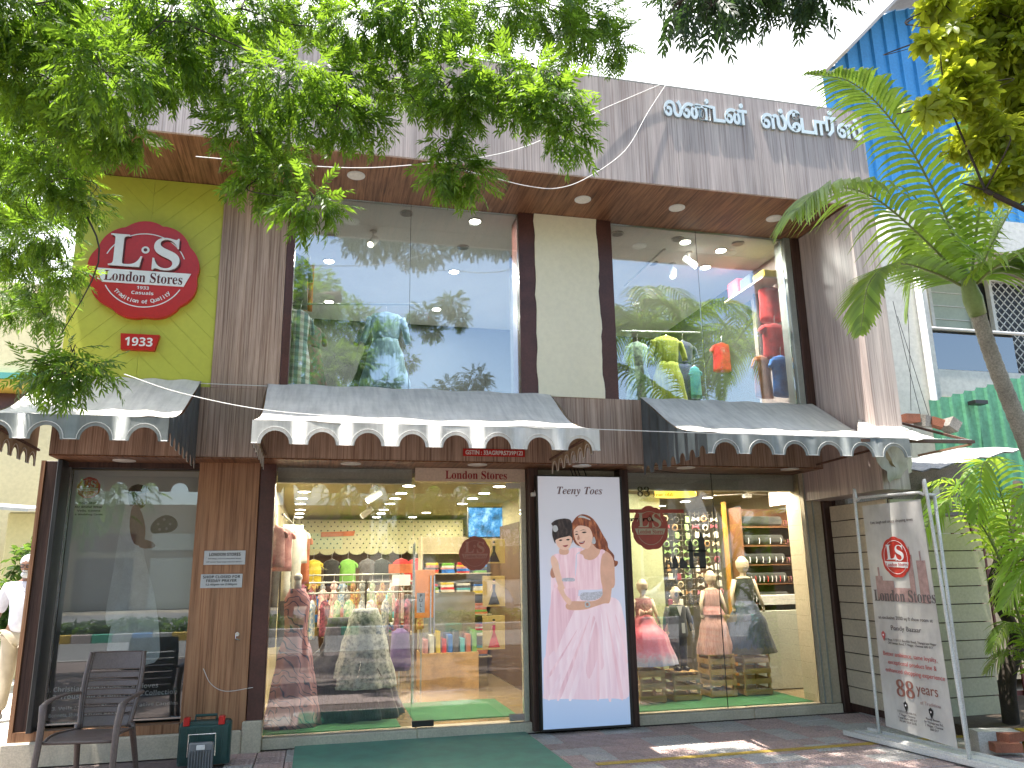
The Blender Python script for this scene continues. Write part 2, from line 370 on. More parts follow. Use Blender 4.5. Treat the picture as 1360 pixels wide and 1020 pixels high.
# upper windows
def frame(x0, x1, z0, z1, y0, y1, mat, nm='window_frame'):
    b = MB(); b.bbox(x0, y0, z0, x1, y1, z1, .006); return b.build(nm, mat, bld)
frame(-.42,-.345,3.335,5.402,F-.03,F+.25,P_MAROON); frame(2.0,2.185,3.335,5.402,F-.02,F+.3,P_MAROON)
frame(2.895,3.08,3.335,5.402,F-.02,F+.3,P_MAROON); frame(5.275,5.36,3.335,5.402,F-.01,F+.2,P_GREYF); frame(5.362,5.48,3.335,5.402,F-.02,F+.2,W_DRK)
L = []; Rr = []
for i in range(25):
    z = 3.335+i*(5.4-3.335)/24; L.append((2.178+.005*math.sin(i*1.3)+random.uniform(-.006,.006), F-.032, z)); Rr.append((2.905+.008*math.sin(i*.7+1)+random.uniform(-.008,.008), F-.032, z))
b = MB(); b.plate(L+Rr[::-1], (0,.3,0)); b.build('plaster_column', P_COLM, bld)
for x0, x1 in ((-.344,.828),(.832,1.999),(3.081,4.148),(4.152,5.274)):
    b = MB(); b.box(x0, F+.04, 3.34, x1, F+.052, 5.40); b.build('window_pane', GLASS_UP, bld)
for x in (.83, 4.15):
    b = MB(); b.box(x-.0018, F+.039, 3.34, x+.0018, F+.053, 5.40); b.build('silicone_joint', P_BLACK, bld)
# ground floor
frame(-2.345,-2.30,.28,2.62,F+.2,G+.1,P_BLACK,'display_reveal')
b = MB(); b.bbox(-2.47,G-.14,.24,-2.35,G+.3,2.62); b.build('display_side_panel', W_DRK, bld)
b = MB(); b.box(-2.505,G-.16,.20,-2.472,G+.2,2.62); b.box(-2.47,G-.16,.20,-1.14,G-.02,.278); b.build('display_trim', W_COL, bld)
b = MB(); b.box(-2.298,G-.02,.30,-2.283,G+.03,2.58); b.box(-2.283,G-.02,.30,-1.14,G+.03,.315); b.build('display_edge_strip', P_CHROME, bld)
b = MB(); b.box(-2.282,G,.316,-1.135,G+.012,2.57); b.build('display_pane', GLASS_LF, bld)
b = MB(); b.box(-2.34,G-.06,2.575,-1.13,G+.1,2.624); b.build('display_head', W_DRK, bld)
b = MB(); b.bbox(-2.55,F+.26,0,-.602,G+.25,.198,.015); b.bbox(-.60,F+.26,.0,-.43,G+.1,.27,.01); b.build('plinth', P_STONE, bld)
b = MB(); b.box(-1.13,G-.17,.20,-.575,G+.1,2.624); b.build('wood_column', W_COL, bld)
frame(-.572,-.425,.27,2.624,G-.15,G+.1,P_MAROON)
frame(2.085,2.14,.10,2.624,G-.03,G+.06,paint('pale_door_frame',(.50,.48,.38),.5,.08),'door_frame')
frame(2.143,2.245,.02,2.624,G-.16,G+.1,W_DRK)
b = MB(); b.box(2.246,G+.02,.0,3.17,G+.12,2.624); b.build('pier_wall', P_STONE, bld)
frame(3.17,3.27,.0,2.624,G-.14,G+.1,W_DRK)
b = MB(); b.box(5.46,G-.06,.10,5.68,G+.3,2.624); b.build('window_jamb', paint('cream_jamb',(.50,.43,.31),.6,.08,3,.15), bld)
b = MB(); b.box(5.475,G-.075,.10,5.485,G-.055,2.62); b.box(5.56,G-.075,.10,5.57,G-.055,2.62); b.build('jamb_bead', P_GREYF, bld)
frame(5.685,5.90,.0,2.624,G-.10,G+.1,W_DRK)
for x0, x1 in ((-.43,1.0),(1.003,2.28)):
    b = MB(); b.bbox(x0,G-.09,0,x1,G+.12,.095,.01); b.build('threshold_stone', P_STONE, bld)
for x0, x1 in ((3.25,4.6),(4.603,5.68)):
    b = MB(); b.bbox(x0,G-.09,0,x1,G+.12,.095,.01); b.build('threshold_stone', P_STONE, bld)
b = MB(); b.box(-.424,G,.10,.948,G+.012,2.62); b.build('shop_pane', GLASS_DN, bld)
for x0, x1 in ((3.275,4.338),(4.342,5.46)):
    b = MB(); b.box(x0,G,.10,x1,G+.012,2.62); b.build('shop_pane', GLASS_DN, bld)
for x in (4.34,): b = MB(); b.box(x-.002,G-.001,.10,x+.002,G+.013,2.62); b.build('silicone_joint', P_BLACK, bld)
b = MB(); b.box(-.42,G+.10,2.47,.94,G+.22,2.62); b.build('head_beam', paint('pale_beam',(.60,.62,.56),.6,.04), bld); b = MB(); b.box(3.28,G+.10,2.43,5.45,G+.22,2.62); b.build('head_beam', paint('pale_beam',(.60,.62,.56),.6,.04), bld)
# door leaf
door = MB().box(.955,G-.012,.13,2.08,G+.0,2.47).build('glass_door', GLASS_DN, bld)
MB().box(.96,G-.022,.105,1.17,G+.01,.16).build('patch_fitting', P_BLACK, door)
MB().box(1.93,G-.022,.105,2.08,G+.01,.17).build('patch_fitting', P_CHROME, door)
MB().box(1.93,G-.022,2.42,2.08,G+.01,2.478).build('patch_fitting', paint('pale_hinge',(.55,.52,.46),.4,.04), door)
b = MB()
for hx in (1.125, 1.16): b.tube([(hx,G-.06,.97),(hx,G-.06,1.53)], .009, 8); b.tube([(hx,G-.06,1.05),(hx,G-.01,1.05)], .007, 6); b.tube([(hx,G-.06,1.45),(hx,G-.01,1.45)], .007, 6)
b.build('pull_handle', P_CHROME, door)
st = MB().box(.992,G-.0155,1.17,1.072,G-.0125,1.36).build('pull_sticker', P_WHITE, door)
letters('word_pull', 'P\nU\nL\nL', (1.032,G-.0165,1.265), P_BLACK, door, size=.05, depth=.0005, height=.17, width=.03)
# header sign over the door
b = MB(); b.box(.955,G-.045,2.485,2.13,G-.013,2.622); b.build('door_header', paint('beige_header',(.60,.47,.37),.5,.05), bld)
letters('header_lettering', bold('London Stores'), (1.60,G-.047,2.553), paint('crimson_letter',(.28,.006,.012),.4,.05), bld, size=.12, width=.66, height=.088, depth=.002, offset=.004)
b = MB(); b.bbox(2.155,G-.22,2.32,2.20,G-.165,2.36,.004); b.tube([(2.19,G-.2,2.36),(2.21,G-.17,2.40)], .008); b.build('door_sensor', P_WHITE, bld)
# interior shell, ground floor
b = MB(); b.box(-2.45,G+.02,.0,6.3,15.2,.094); b.build('shop_floor', paint('beige_marble_floor',(.33,.25,.14),.25,.15,2,.08,.02,coat=.3), bld)
b = MB(); b.box(-2.4,G+.23,2.55,6.3,15.2,2.6); b.build('shop_ceiling', paint('olive_ceiling_paint', (.46,.43,.25), .8, .04, 2, .05, 0), bld)
b = MB(); b.box(-2.6,15.1,.09,5.8,15.2,2.55); b.box(-.62,G+.1,.09,-.50,15.1,2.55); b.box(6.25,9.75,.09,6.3,15.1,2.55); b.box(6.25,G+.1,.09,6.3,9.75,1.02); b.box(2.62,10.2,.09,2.70,15.1,2.55); b.box(2.25,G+.13,.09,3.26,G+.18,2.55); b.build('shop_wall', P_INT, bld)
b = MB(); b.box(-2.35,G+.45,.09,-.63,G+.5,2.6); b.build('display_back', paint('dark_display_back',(.10,.10,.10),.8), bld)
MB().box(6.26,G+.1,1.022,6.3,9.749,2.55).build('dark_side_panel', W_DRK, bld)
# upper interior
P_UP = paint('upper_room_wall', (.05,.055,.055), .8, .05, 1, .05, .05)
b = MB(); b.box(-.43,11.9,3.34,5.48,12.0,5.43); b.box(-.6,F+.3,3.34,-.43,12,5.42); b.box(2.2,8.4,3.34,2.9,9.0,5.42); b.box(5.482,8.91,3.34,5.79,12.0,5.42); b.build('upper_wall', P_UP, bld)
b = MB(); b.box(-.42,F+.61,5.385,5.47,11.9,5.42); b.box(-.42,F+.055,5.385,5.47,F+.605,5.404); b.build('upper_ceiling', P_CEIL, bld)
b = MB(); b.box(-2.46,8.52,.0,-2.40,15.2,5.4); b.box(5.81,8.95,2.65,5.9,15.2,5.4); b.box(-2.39,12.1,3.35,5.8,15.2,5.4); b.build('side_wall', P_CREAM, bld)
# lit ceiling lamps
LAMP = emit('lamp_glow', (1,.93,.78), 14); RIM = paint('lamp_rim', (.45,.46,.45), .4, .05)
def ceiling_lamp(c, r, lit, parent=bld):
    b = MB(); b.disc(c, r, 20, 'z', .012); o = b.build('ceiling_lamp', RIM, parent)
    b = MB(); b.disc(c+V3(0,0,-.0125), r*.8, 20, 'z', .003); b.build('lamp_face', LAMP if lit else paint('unlit_lamp',(.18,.19,.19),.4,.05), o)
for px, py, lit in ((631,293,1),(437,346,1),(603,360,1),(437,400,1),(580,410,1),(435,459,1),(937,354,1),(540,283,0),(440,312,0),(615,328,0),(900,317,0),(866,349,0),(820,310,0),(980,323,0)):
    ceiling_lamp(on_z(px, py, 5.384), .075, lit)
for px, py in ((404,631),(404,652),(401,661),(399,668),(399,676),(398,681),(397,686),(397,690),(543,644),(533,654),(525,661),(518,668),(510,676),(506,681),(500,686),(497,690),(663,645),(643,654),(628,661),(614,668),(566,680),(548,686),(541,690),
               (831,649),(880,659),(910,665),(878,671),(936,647),(912,650),(962,650),(940,660)):
    c = on_z(px, py, 2.55)
    if c.y < G+.26: c.y = G+.3
    if c.y < 15 and c.x < 5.6: ceiling_lamp(c, .085, 1)
def area_(name, loc, sx, sy, e, c=(1,.88,.66), rot=(0,0,0)):
    l = bpy.data.lights.new(name, 'AREA'); l.shape = 'RECTANGLE'; l.size = sx; l.size_y = sy; l.energy = e; l.color = c
    o = bpy.data.objects.new(name, l); col.objects.link(o); o.location = loc; o.rotation_euler = rot; return o
def lamp_light(c, e, r=.075, colr=(1,.88,.66)):
    l = bpy.data.lights.new('lamp_light', 'AREA'); l.shape = 'DISK'; l.size = 2*r*.8; l.energy = e; l.color = colr
    o = bpy.data.objects.new('lamp_light', l); col.objects.link(o); o.location = c-V3(0,0,.02)
for px, py in ((631,293),(437,346),(603,360),(437,400),(580,410)): lamp_light(on_z(px,py,5.384), 18, colr=(1,.97,.9))
for q in ((4.15,8.05,5.384),(4.7,8.2,5.384),(4.76,8.75,5.384),(4.4,10.2,5.384)): lamp_light(V3(*q), 18, colr=(1,.97,.9))
for q in ((-.1,8.9,2.53),(.9,8.75,2.53),(-.1,10.2,2.53),(1.5,10.0,2.53),(.3,11.9,2.53),(1.9,11.4,2.53),(.8,13.1,2.53),(2.2,13.3,2.53)): lamp_light(V3(*q), 12)
for q in ((3.75,8.62,2.53),(4.5,8.62,2.53),(5.3,8.65,2.53),(5.85,8.9,2.53),(4.9,9.45,2.53)): lamp_light(V3(*q), 12, colr=(1,.87,.64)); 
for q in ((3.75,8.62,2.55),(4.5,8.62,2.55),(5.3,8.65,2.55),(5.85,8.9,2.55),(-.1,8.9,2.55),(.9,8.75,2.55)): ceiling_lamp(V3(*q), .085, 1)
for q in ((4.15,8.05,5.386),(4.7,8.2,5.386)): ceiling_lamp(V3(*q), .075, 1)
# track spotlights
def spot(c, d, n=''):
    t = thing('track_spotlight', n, 'spotlight', c)
    b = MB(); b.disc(c, .04, 12, 'z', .02); b.tube([c, c+V3(0,0,-.10)], .012); b.build('mount', P_WHITE, t)
    b = MB(); p = c+V3(0,0,-.13); d = Vector(d).normalized(); b.tube([p-d*.09, p-d*.085, p+d*.07, p+d*.10], [.03,.042,.045,.04], 12); b.build('spot_head', P_WHITE, t)
    b = MB(); b.tube([p+d*.1, p+d*.103], .034, 12); b.build('lens', emit('spot_lens',(1,.9,.7),3), t)
spot(on_z(496,307,5.384), (-.3,-.6,-.6), 'white spotlight pointing down from the ceiling behind the left upstairs window')
spot(on_z(915,335,5.384), (.6,-.3,-.6), 'white spotlight on the ceiling behind the right upstairs window, the right one of two')
spot(on_z(893,350,5.384), (-.3,-.5,-.6), 'white spotlight on the ceiling behind the right upstairs window, the left one of two')
spot(on_z(500,640,2.55)+V3(0,.3,0), (-.7,-.2,-.5), 'white spotlight hanging inside the shop window near the top, nearer one')
spot(on_z(488,668,2.55), (-.6,.2,-.5), 'white spotlight hanging deeper inside the shop over the kids clothes')
# light track rail
b = MB(); b.box(3.98,8.3,5.36,4.01,9.6,5.383); b.build('light_track', P_WHITE, bld)
# ================================================================== signs on the facade
P_RED = paint('sign_red', (.50,.012,.010), .35, .12, 3, .1, .05)
P_REDF = paint('faded_sticker_red', (.42,.08,.05), .5, .15, 8, .15, 0)
P_SW = paint('sign_white', (.80,.80,.80), .35, .03, 3, .05, 0)
P_SHADE = paint('letter_edge', (.10,.006,.006), .4, .1)
P_TXT = paint('black_print', (.015,.015,.015), .5, .05); P_CRIM = MATS['crimson_letter']
def seal_outline(c, r, y, n=96, squash=1.0, lobes=9):
    P = []
    for k in range(n):
        a = 2*PI*k/n; rr = r*(1+.045*abs(math.cos(lobes*a/2+.4))**.8*1.3+.015*math.sin(3*a+1)-.03)
        P.append((c[0]+rr*math.sin(a)*squash, y, c[1]+rr*math.cos(a)))
    return P
def ring_plate(c, r0, r1, y, a0=0, a1=360, d=.003, n=60, squash=1.0):
    b = MB(); outer, inner = [], []
    for k in range(n+1):
        a = R(a0+(a1-a0)*k/n)
        outer.append((c[0]+r1*math.sin(a)*squash, y, c[1]+r1*math.cos(a))); inner.append((c[0]+r0*math.sin(a)*squash, y, c[1]+r0*math.cos(a)))
    for k in range(n): b.add([outer[k], outer[k+1], inner[k+1], inner[k]], [(0,1,2,3)])
    return b
def seal_art(root, c, r, y, red, white, shade, d=.012, squash=1.0, small=True):
    """Round wax seal emblem: monogram, ribbon with the shop name, ring, lower words."""
    b = MB(); b.plate(seal_outline(c, r, y, 96, squash), (0, d*3, 0)); b.build('seal_disc', red, root)
    y1 = y-.002
    ring_plate(c, r*.755, r*.775, y1, -68, 68, squash=squash).build('ring_upper', white, root)
    ring_plate(c, r*.755, r*.775, y1, 118, 242, squash=squash).build('ring_lower', white, root)
    b = MB(); b.plate([(c[0]-r*.86*squash, y1, c[1]-r*.02),(c[0]+r*.86*squash, y1, c[1]-r*.02),(c[0]+r*.74*squash, y1, c[1]-r*.30),(c[0]-r*.74*squash, y1, c[1]-r*.30)], (0,-d*.4,0)); b.build('ribbon', white, root)
    letters('ribbon_lettering', bold('London Stores'), (c[0], y1-d*.4-.001, c[1]-r*.16), shade if small else red, root, size=r*.3, width=r*1.42*squash, height=r*.21, depth=.0008)
    for dx, dz, mt, dy in ((.025*r, -.025*r, shade, 0), (0, 0, white, -d*.9)):
        letters('monogram_letter', bold('L'), (c[0]-r*.36*squash+dx, y1+dy, c[1]+r*.37+dz), mt, root, size=r, width=r*.60*squash, height=r*.66, depth=d*.4, offset=.008*r)
        letters('monogram_letter', bold('S'), (c[0]+r*.38*squash+dx, y1+dy, c[1]+r*.35+dz), mt, root, size=r, width=r*.50*squash, height=r*.68, depth=d*.4, offset=.008*r)
    b = MB(); b.disc((c[0]-r*.02*squash, y1-.001, c[1]+r*.42), r*.075, 16, 'y', .003); b.build('monogram_dot', white, root)
    b = MB(); b.disc((c[0]-r*.02*squash, y1-.005, c[1]+r*.42), r*.035, 16, 'y', .002); b.build('monogram_dot', shade, root)
    if small:
        letters('year_lettering', sans('1933'), (c[0], y1-.001, c[1]-r*.37), white, root, size=.05, height=r*.065, width=r*.22*squash, depth=.0006)
        letters('word_casuals', sans('Casuals'), (c[0], y1-.001, c[1]-r*.475), white, root, size=.05, height=r*.07, width=r*.40*squash, depth=.0006)
        s = 'Tradition of Quality'; n = len(s)
        for i, ch in enumerate(s):
            if ch == ' ': continue
            a = R(180+46-92*i/(n-1)); M = Matrix.Rotation(a-PI, 4, 'Y')
            letters('arc_letter', sans(ch), (0,0,0), white, root, size=r*.105, depth=.0006)
            o = col.objects[-1] if False else bpy.data.objects[-1]
            arc_fix.append((root, (c[0]+r*.66*math.sin(a)*squash, y1-.001, c[1]+r*.66*math.cos(a)), a-PI))
arc_fix = []
_letters = letters
def letters(name, body, loc, mat, parent, size=.1, M=None, **k):
    o = _letters(name, body, loc, mat, parent, size, M, **k)
    if name == 'arc_letter': ARC.append(o)
    return o
ARC = []
t = thing('round_shop_sign', 'big red wax seal shaped sign with white LS monogram on the lime green wall', 'sign', (-1.71, F-.06, 3.90))
seal_art(t, (-1.71, 4.41), .485, F-.075, P_RED, P_SW, P_SHADE, .02)
for o, (root, p, ang) in zip(ARC, arc_fix):
    o.location = Vector(p) - root.location; me = o.data
    n = len(me.vertices); a = np.empty(n*3, np.float32); me.vertices.foreach_get('co', a); a = a.reshape(-1,3)
    a -= (a.min(0)+a.max(0))/2; me.vertices.foreach_set('co', a.ravel()); me.transform(Matrix.Rotation(ang, 4, 'Y').to_4x4())
# stand-offs behind the sign
b = MB(); [b.tube([(-1.71+dx, F-.02, 4.41+dz), (-1.71+dx, F+.0, 4.41+dz)], .02) for dx, dz in ((-.25,-.2),(.25,-.2),(0,.3))]; b.build('stand_off', P_CHROME, t, kind='stuff')
t = thing('year_plaque', 'small red plaque reading 1933 below the round sign on the lime wall', 'sign', (-1.70, F-.05, 3.63))
b = MB(); b.plate([(-1.87,F-.05,3.78),(-1.53,F-.05,3.78),(-1.565,F-.05,3.625),(-1.855,F-.05,3.625)], (0,.05,0)); b.build('plaque', P_RED, t)
letters('year_digits', sans('1933'), (-1.705,F-.052,3.705), P_SW, t, size=.1, width=.24, height=.085, depth=.002)
# Tamil name on the fascia
P_BLUEW = paint('pale_blue_letter', (.74,.83,.88), .35, .03, 3, .05); P_LEDGE = paint('letter_side', (.35,.42,.47), .4, .05)
t = thing('tamil_shop_name', 'raised pale blue white Tamil lettering spelling the shop name along the fascia', 'sign', (4.6, CF-.04, 6.10))
# baseline offset is handled by centring each glyph on its own height; tall letters carry the dot
def glyph_w(gl):
    me = text_mesh(gl, .30, depth=.001, center=False); n = len(me.vertices); a = np.empty(n*3, np.float32); me.vertices.foreach_get('co', a); a = a.reshape(-1,3); bpy.data.meshes.remove(me); return a[:,0].max(), a[:,2].max()-a[:,2].min()
x = 3.36
WORDS = [['ல','ண்','ட','ன்'], ['ஸ்','ே','ட','ா','ர்','ஸ்']]
total = [[glyph_w(gl) for gl in w] for w in WORDS]
for w, tw, (xa, xb) in zip(WORDS, total, ((3.36, 4.32), (4.50, 5.74))):
    gap = (xb-xa-sum(a for a, h in tw))/(len(w)-1); x = xa; sc = 1.0
    if gap < .006:
        sc = (xb-xa-.012*(len(w)-1))/sum(a for a, h in tw); gap = .012
    for gl, (ww, hh) in zip(w, tw):
        for mt, dy, off in ((P_LEDGE, .010, .011), (P_BLUEW, .002, .008)):
            me = text_mesh(gl, .30, depth=.007, offset=off, center=False); me.materials.append(mt)
            me.transform(Matrix.Translation(Vector((x-t.location.x, CF-.02+dy-t.location.y, 6.20+hh/2-t.location.z))) @ Matrix.Diagonal((sc,1,1,1)))
            link('tamil_letter' if dy < .005 else 'letter_backing', me, t)
        x += ww*sc + gap
# tax number sign
t = thing('tax_number_sign', 'narrow red strip sign with white tax number under the middle awning', 'sign', (1.72, F-.03, 2.69))
MB().box(1.38,F-.03,2.69,2.02,F-.022,2.765).build('strip', P_RED, t)
letters('number_lettering', 'GSTIN : 33AGRPR5739P1ZI', (1.70,F-.032,2.727), P_SW, t, size=.05, width=.59, height=.045, depth=.0006, offset=.0012)
# notices on the wood column
P_NOTE = paint('silver_notice_plate', (.50,.53,.54), .35, .06, 5, .08)
for (x0, x1, z0, z1, lines, nm, lb) in (
    (-1.03,-.66,1.66,1.79, [('LONDON STORES',.28,.030,1.755),('G5 Shop, 112/113, Bazullah Road',.29,.014,1.715),('Off Usman Road (opp), Chennai 600 017',.32,.013,1.685)], 'address_plate', 'silver plate reading LONDON STORES with address, upper of two on wood column'),
    (-1.045,-.675,1.45,1.575, [('SHOP CLOSED FOR',.33,.026,1.55),('FRIDAY PRAYER',.27,.026,1.515),('12:45pm to 2:00pm',.28,.024,1.478)], 'prayer_notice', 'silver notice reading SHOP CLOSED FOR FRIDAY PRAYER, lower plate on wood column')):
    t = thing(nm, lb, 'notice', ((x0+x1)/2, G-.18, z0))
    MB().bbox(x0,G-.182,z0,x1,G-.172,z1,.003).build('plate', P_NOTE, t)
    for s, w, h, z in lines: letters('notice_line', sans(s), ((x0+x1)/2, G-.1835, z), P_TXT, t, size=.03, width=w, height=h, depth=.0004)
# stickers on the shop glass
t = thing('window_sticker', 'faded red LS seal sticker on the right shop window above the mannequin', 'sticker', (3.56, G-.004, 1.75))
seal_art(t, (3.555, 2.02-.02), .235, G-.004, P_REDF, paint('faded_sticker_white',(.50,.44,.30),.5,.1), P_REDF, .001, .9, False)
t = thing('window_sticker', 'brownish red LS seal sticker on the glass door near eye height', 'sticker', (1.58, G-.03, 1.60))
seal_art(t, (1.585, 1.745), .17, G-.018, paint('door_sticker_red',(.28,.075,.045),.5,.1,6,.1,0), paint('door_sticker_print',(.38,.17,.12),.5,.1), P_REDF, .001, .95, False)
t = thing('window_lettering', 'dark lettering 83 year old with red line high on the right shop window', 'sticker', (3.6, G-.003, 2.3))
P_OLV = paint('dark_olive_print', (.06,.06,.02), .5, .1)
letters('digits', bold('83'), (3.50,G-.002,2.40), P_OLV, t, size=.15, height=.11, width=.15, depth=.0006)
letters('words', bold('year old'), (3.73,G-.002,2.365), P_OLV, t, size=.06, height=.05, width=.24, depth=.0006)
MB().box(3.30,G-.003,2.165,3.97,G-.001,2.205).build('red_line', P_REDF, t)
b = MB(); b.box(3.28,G-.004,2.095,3.60,G-.002,2.107); b.box(3.555,G-.004,2.06,3.567,G-.002,2.15)
for dx in (.02,.06,.2,.26,.31): b.disc((3.28+dx,G-.002,2.085), .014, 10, 'y', .002)
b.build('sign_bracket_print', P_TXT, t, kind='stuff')
t = thing('bridge_print', 'grey sketch of a towered bridge printed on the right shop window', 'sticker', (3.95, G-.003, 1.55))
b = MB(); P_BR = paint('bridge_ink', (.07,.07,.06), .6, .3, 30, .4, 0)
for x0, z0, x1, z1 in ((3.70,1.56,4.20,1.575),(4.00,1.56,4.05,1.80),(4.12,1.56,4.20,1.86),(3.98,1.74,4.22,1.76),(4.06,1.69,4.12,1.73),(3.72,1.575,3.735,1.66),(3.76,1.575,3.775,1.68),(3.80,1.575,3.86,1.65),(3.88,1.575,3.97,1.63)): b.box(x0,G-.003,z0,x1,G-.001,z1)
for x, z, w, h in ((4.025,1.80,.03,.09),(4.16,1.86,.04,.10),(3.83,1.65,.03,.06),(3.92,1.63,.04,.05)): b.plate([(x-w,G-.003,z),(x+w,G-.003,z),(x,G-.003,z+h)], (0,.002,0))
b.build('ink', P_BR, t, kind='stuff')

# ---- bride poster in the left display window (print behind the glass)
PY = G+.05
def pc(px, py, k=0): p = on_y(px, py, PY-.001-.001*k); return (p.x, p.y, p.z)
def shape(name, pts, mat, parent, k=1, conv=pc, sm=3, th=.0006):
    P = smooth_loop(pts, sm) if sm > 1 else pts
    b = MB(); b.plate([conv(x, y, k) for x, y in [(p[0], p[1]) for p in P]], (0, th, 0)); return b.build(name, mat, parent)
t = thing('bride_poster', 'tall grey poster of a bride holding flowers behind the left display glass', 'poster', (-1.7, G+.05, .32))
m, nt, bs = _new('poster_grey_fade'); co = _coords(nt); sp = nt.nodes.new('ShaderNodeSeparateXYZ'); nt.links.new(co, sp.inputs[0])
nt.links.new(_ramp(nt, sp.outputs[2], [(.0,(.035,.037,.04)),(.34,(.06,.06,.062)),(.46,(.58,.58,.57)),(1.0,(.80,.80,.79))]), bs.inputs['Base Color']); bs.inputs['Roughness'].default_value = .4; MATS['poster_grey_fade'] = m
sc_ = MB().box(-2.28, PY, .33, -1.14, PY+.01, 2.56)
o = sc_.build('poster_sheet', m, t)
for l in nt.links:
    pass
mp = [n for n in nt.nodes if n.type == 'MAPPING'][0]; mp.inputs['Scale'].default_value = (1,1,.45)
SK = paint('bride_skin_print', (.22,.11,.065), .5, .1); HR = paint('dark_hair_print', (.018,.012,.010), .5, .1); GW = paint('bride_gown_print', (.88,.90,.90), .5, .1, 8, .1, 0)
VL = paint('veil_print', (.86,.87,.86), .5, .08, 5, .1, 0); FL = paint('bouquet_print', (.05,.07,.035), .6, .5, 40, .5, 0); FW = paint('bouquet_bloom_print', (.25,.24,.24), .6, .2, 30)
shape('veil', [(172,655),(160,700),(150,760),(140,820),(150,830),(185,790),(182,700)], VL, t, 1)
shape('gown', [(170,690),(186,700),(192,740),(205,790),(212,850),(205,880),(150,885),(142,860),(155,800),(166,740)], GW, t, 2)
shape('torso', [(176,672),(186,676),(193,700),(190,722),(178,722),(172,700)], SK, t, 3)
shape('arm', [(178,680),(184,690),(186,712),(203,720),(205,727),(186,727),(177,708)], SK, t, 4)
shape('face', [(178,652),(192,652),(195,664),(190,674),(180,674)], SK, t, 4)
shape('hair', [(170,660),(172,648),(184,643),(197,648),(196,654),(184,657),(180,668),(173,672)], HR, t, 5)
shape('bouquet', [(200,700),(207,690),(220,684),(232,688),(236,698),(228,706),(212,708),(202,708)], FL, t, 5)
for px, py in ((210,696),(218,690),(226,696),(221,702),(212,703)): shape('bloom', [(px-2,py),(px,py-2),(px+2,py),(px,py+2)], FW, t, 6)
seal_c = on_y(118, 648, PY)
seal_art(t, (seal_c.x, seal_c.z), .10, PY-.004, paint('poster_seal_red',(.60,.03,.02),.5,.1), paint('poster_seal_white',(.8,.75,.74),.5,.05), P_SHADE, .001, 1.0, False)
for k, (s, w) in enumerate((('Your Store', .17), ('for Bridal Wear', .24), ('Veils, Gowns', .20), ('& Wedding Cards', .24))):
    c = on_y(118, 668+k*5.2, PY); letters('poster_line', sans(s), (c.x, PY-.003, c.z), P_TXT, t, size=.03, width=w, height=.022, depth=.0003)
P_LT = paint('poster_lettering', (.75,.75,.75), .5, .05)
for s, px, py, w in (('1. Christian Bridal Gowns & Gloves',137,913,.93),('2. Trousseau & Flower Pots Collection',154,922,1.04),('3. Veils / Tiaras / Rings / Decorative Candles',154,938,1.05),('Bonnets, Shawls & Prayer Books',110,949,.55)):
    c = on_y(px, py, PY); letters('goods_line', sans(s), (c.x+(.0), PY-.003, c.z), P_LT, t, size=.04, width=w, height=.042, depth=.0003)

# ---- tall light box with the family photograph
LY = 7.93
t = thing('lightbox_poster', 'tall Teeny Toes poster of woman and girl in pink gowns beside the glass door', 'poster', (2.72, 8.0, .02))
a, b_, c_, d_ = (on_y(*q, LY) for q in ((714,635),(822,631.5),(838,962),(722,969)))
x0, x1, z0, z1 = (a.x+d_.x)/2, (b_.x+c_.x)/2, (c_.z+d_.z)/2, (a.z+b_.z)/2
MB().bbox(x0-.012, LY+.004, z0-.02, x1+.03, LY+.16, z1+.012, .006).build('case', P_BLACK, t)
m, nt, bs = _new('poster_blue_white'); co = _coords(nt, (1,1,.45)); sp = nt.nodes.new('ShaderNodeSeparateXYZ'); nt.links.new(co, sp.inputs[0])
nt.links.new(_ramp(nt, sp.outputs[2], [(.0,(.34,.47,.68)),(.25,(.50,.56,.72)),(.65,(.55,.56,.66)),(.92,(.50,.50,.55))]), bs.inputs['Base Color']); bs.inputs['Roughness'].default_value = .3; nt.links.new(bs.inputs['Base Color'].links[0].from_socket, bs.inputs['Emission Color']); bs.inputs['Emission Strength'].default_value = .16
MB().box(x0, LY-.001, z0, x1, LY+.0035, z1).build('print_sheet', m, t)
def pl(px, py, k=0): p = on_y(px, py, LY-.0025-.0009*k); return (min(max(p.x, x0+.001), x1-.001), p.y, p.z)
A1 = lambda pts: [(700+x/6.375, 620+y/6.375) for x, y in pts]
A2 = lambda pts: [(700+x/5.1, 780+y/5.1) for x, y in pts]
def gown_print(name, c, lo, hi, st=(26,1,2.2)):
    m, nt, bs = _new(name); n = _noise(nt, _coords(nt, st, (0, R(12), 0)), 1.0, 5, .6)
    nt.links.new(_ramp(nt, n, [(.3, lo), (.5, c), (.68, hi)]), bs.inputs['Base Color']); nt.links.new(bs.inputs['Base Color'].links[0].from_socket, bs.inputs['Emission Color']); bs.inputs['Emission Strength'].default_value = .16; bs.inputs['Roughness'].default_value = .4; MATS[name] = m; return m
GP = gown_print('pink_gown_print', (.74,.56,.62), (.66,.45,.53), (.80,.66,.71), (9,1,.9)); GP2 = gown_print('rose_gown_print', (.70,.47,.53), (.58,.33,.40), (.78,.58,.63), (16,1,.9)); GPL = gown_print('pale_tulle_print', (.74,.58,.64), (.66,.46,.54), (.80,.68,.72), (12,1,.8)); GB = gown_print('bodice_print', (.74,.50,.55), (.64,.40,.46), (.80,.60,.64), (22,1,2.2))
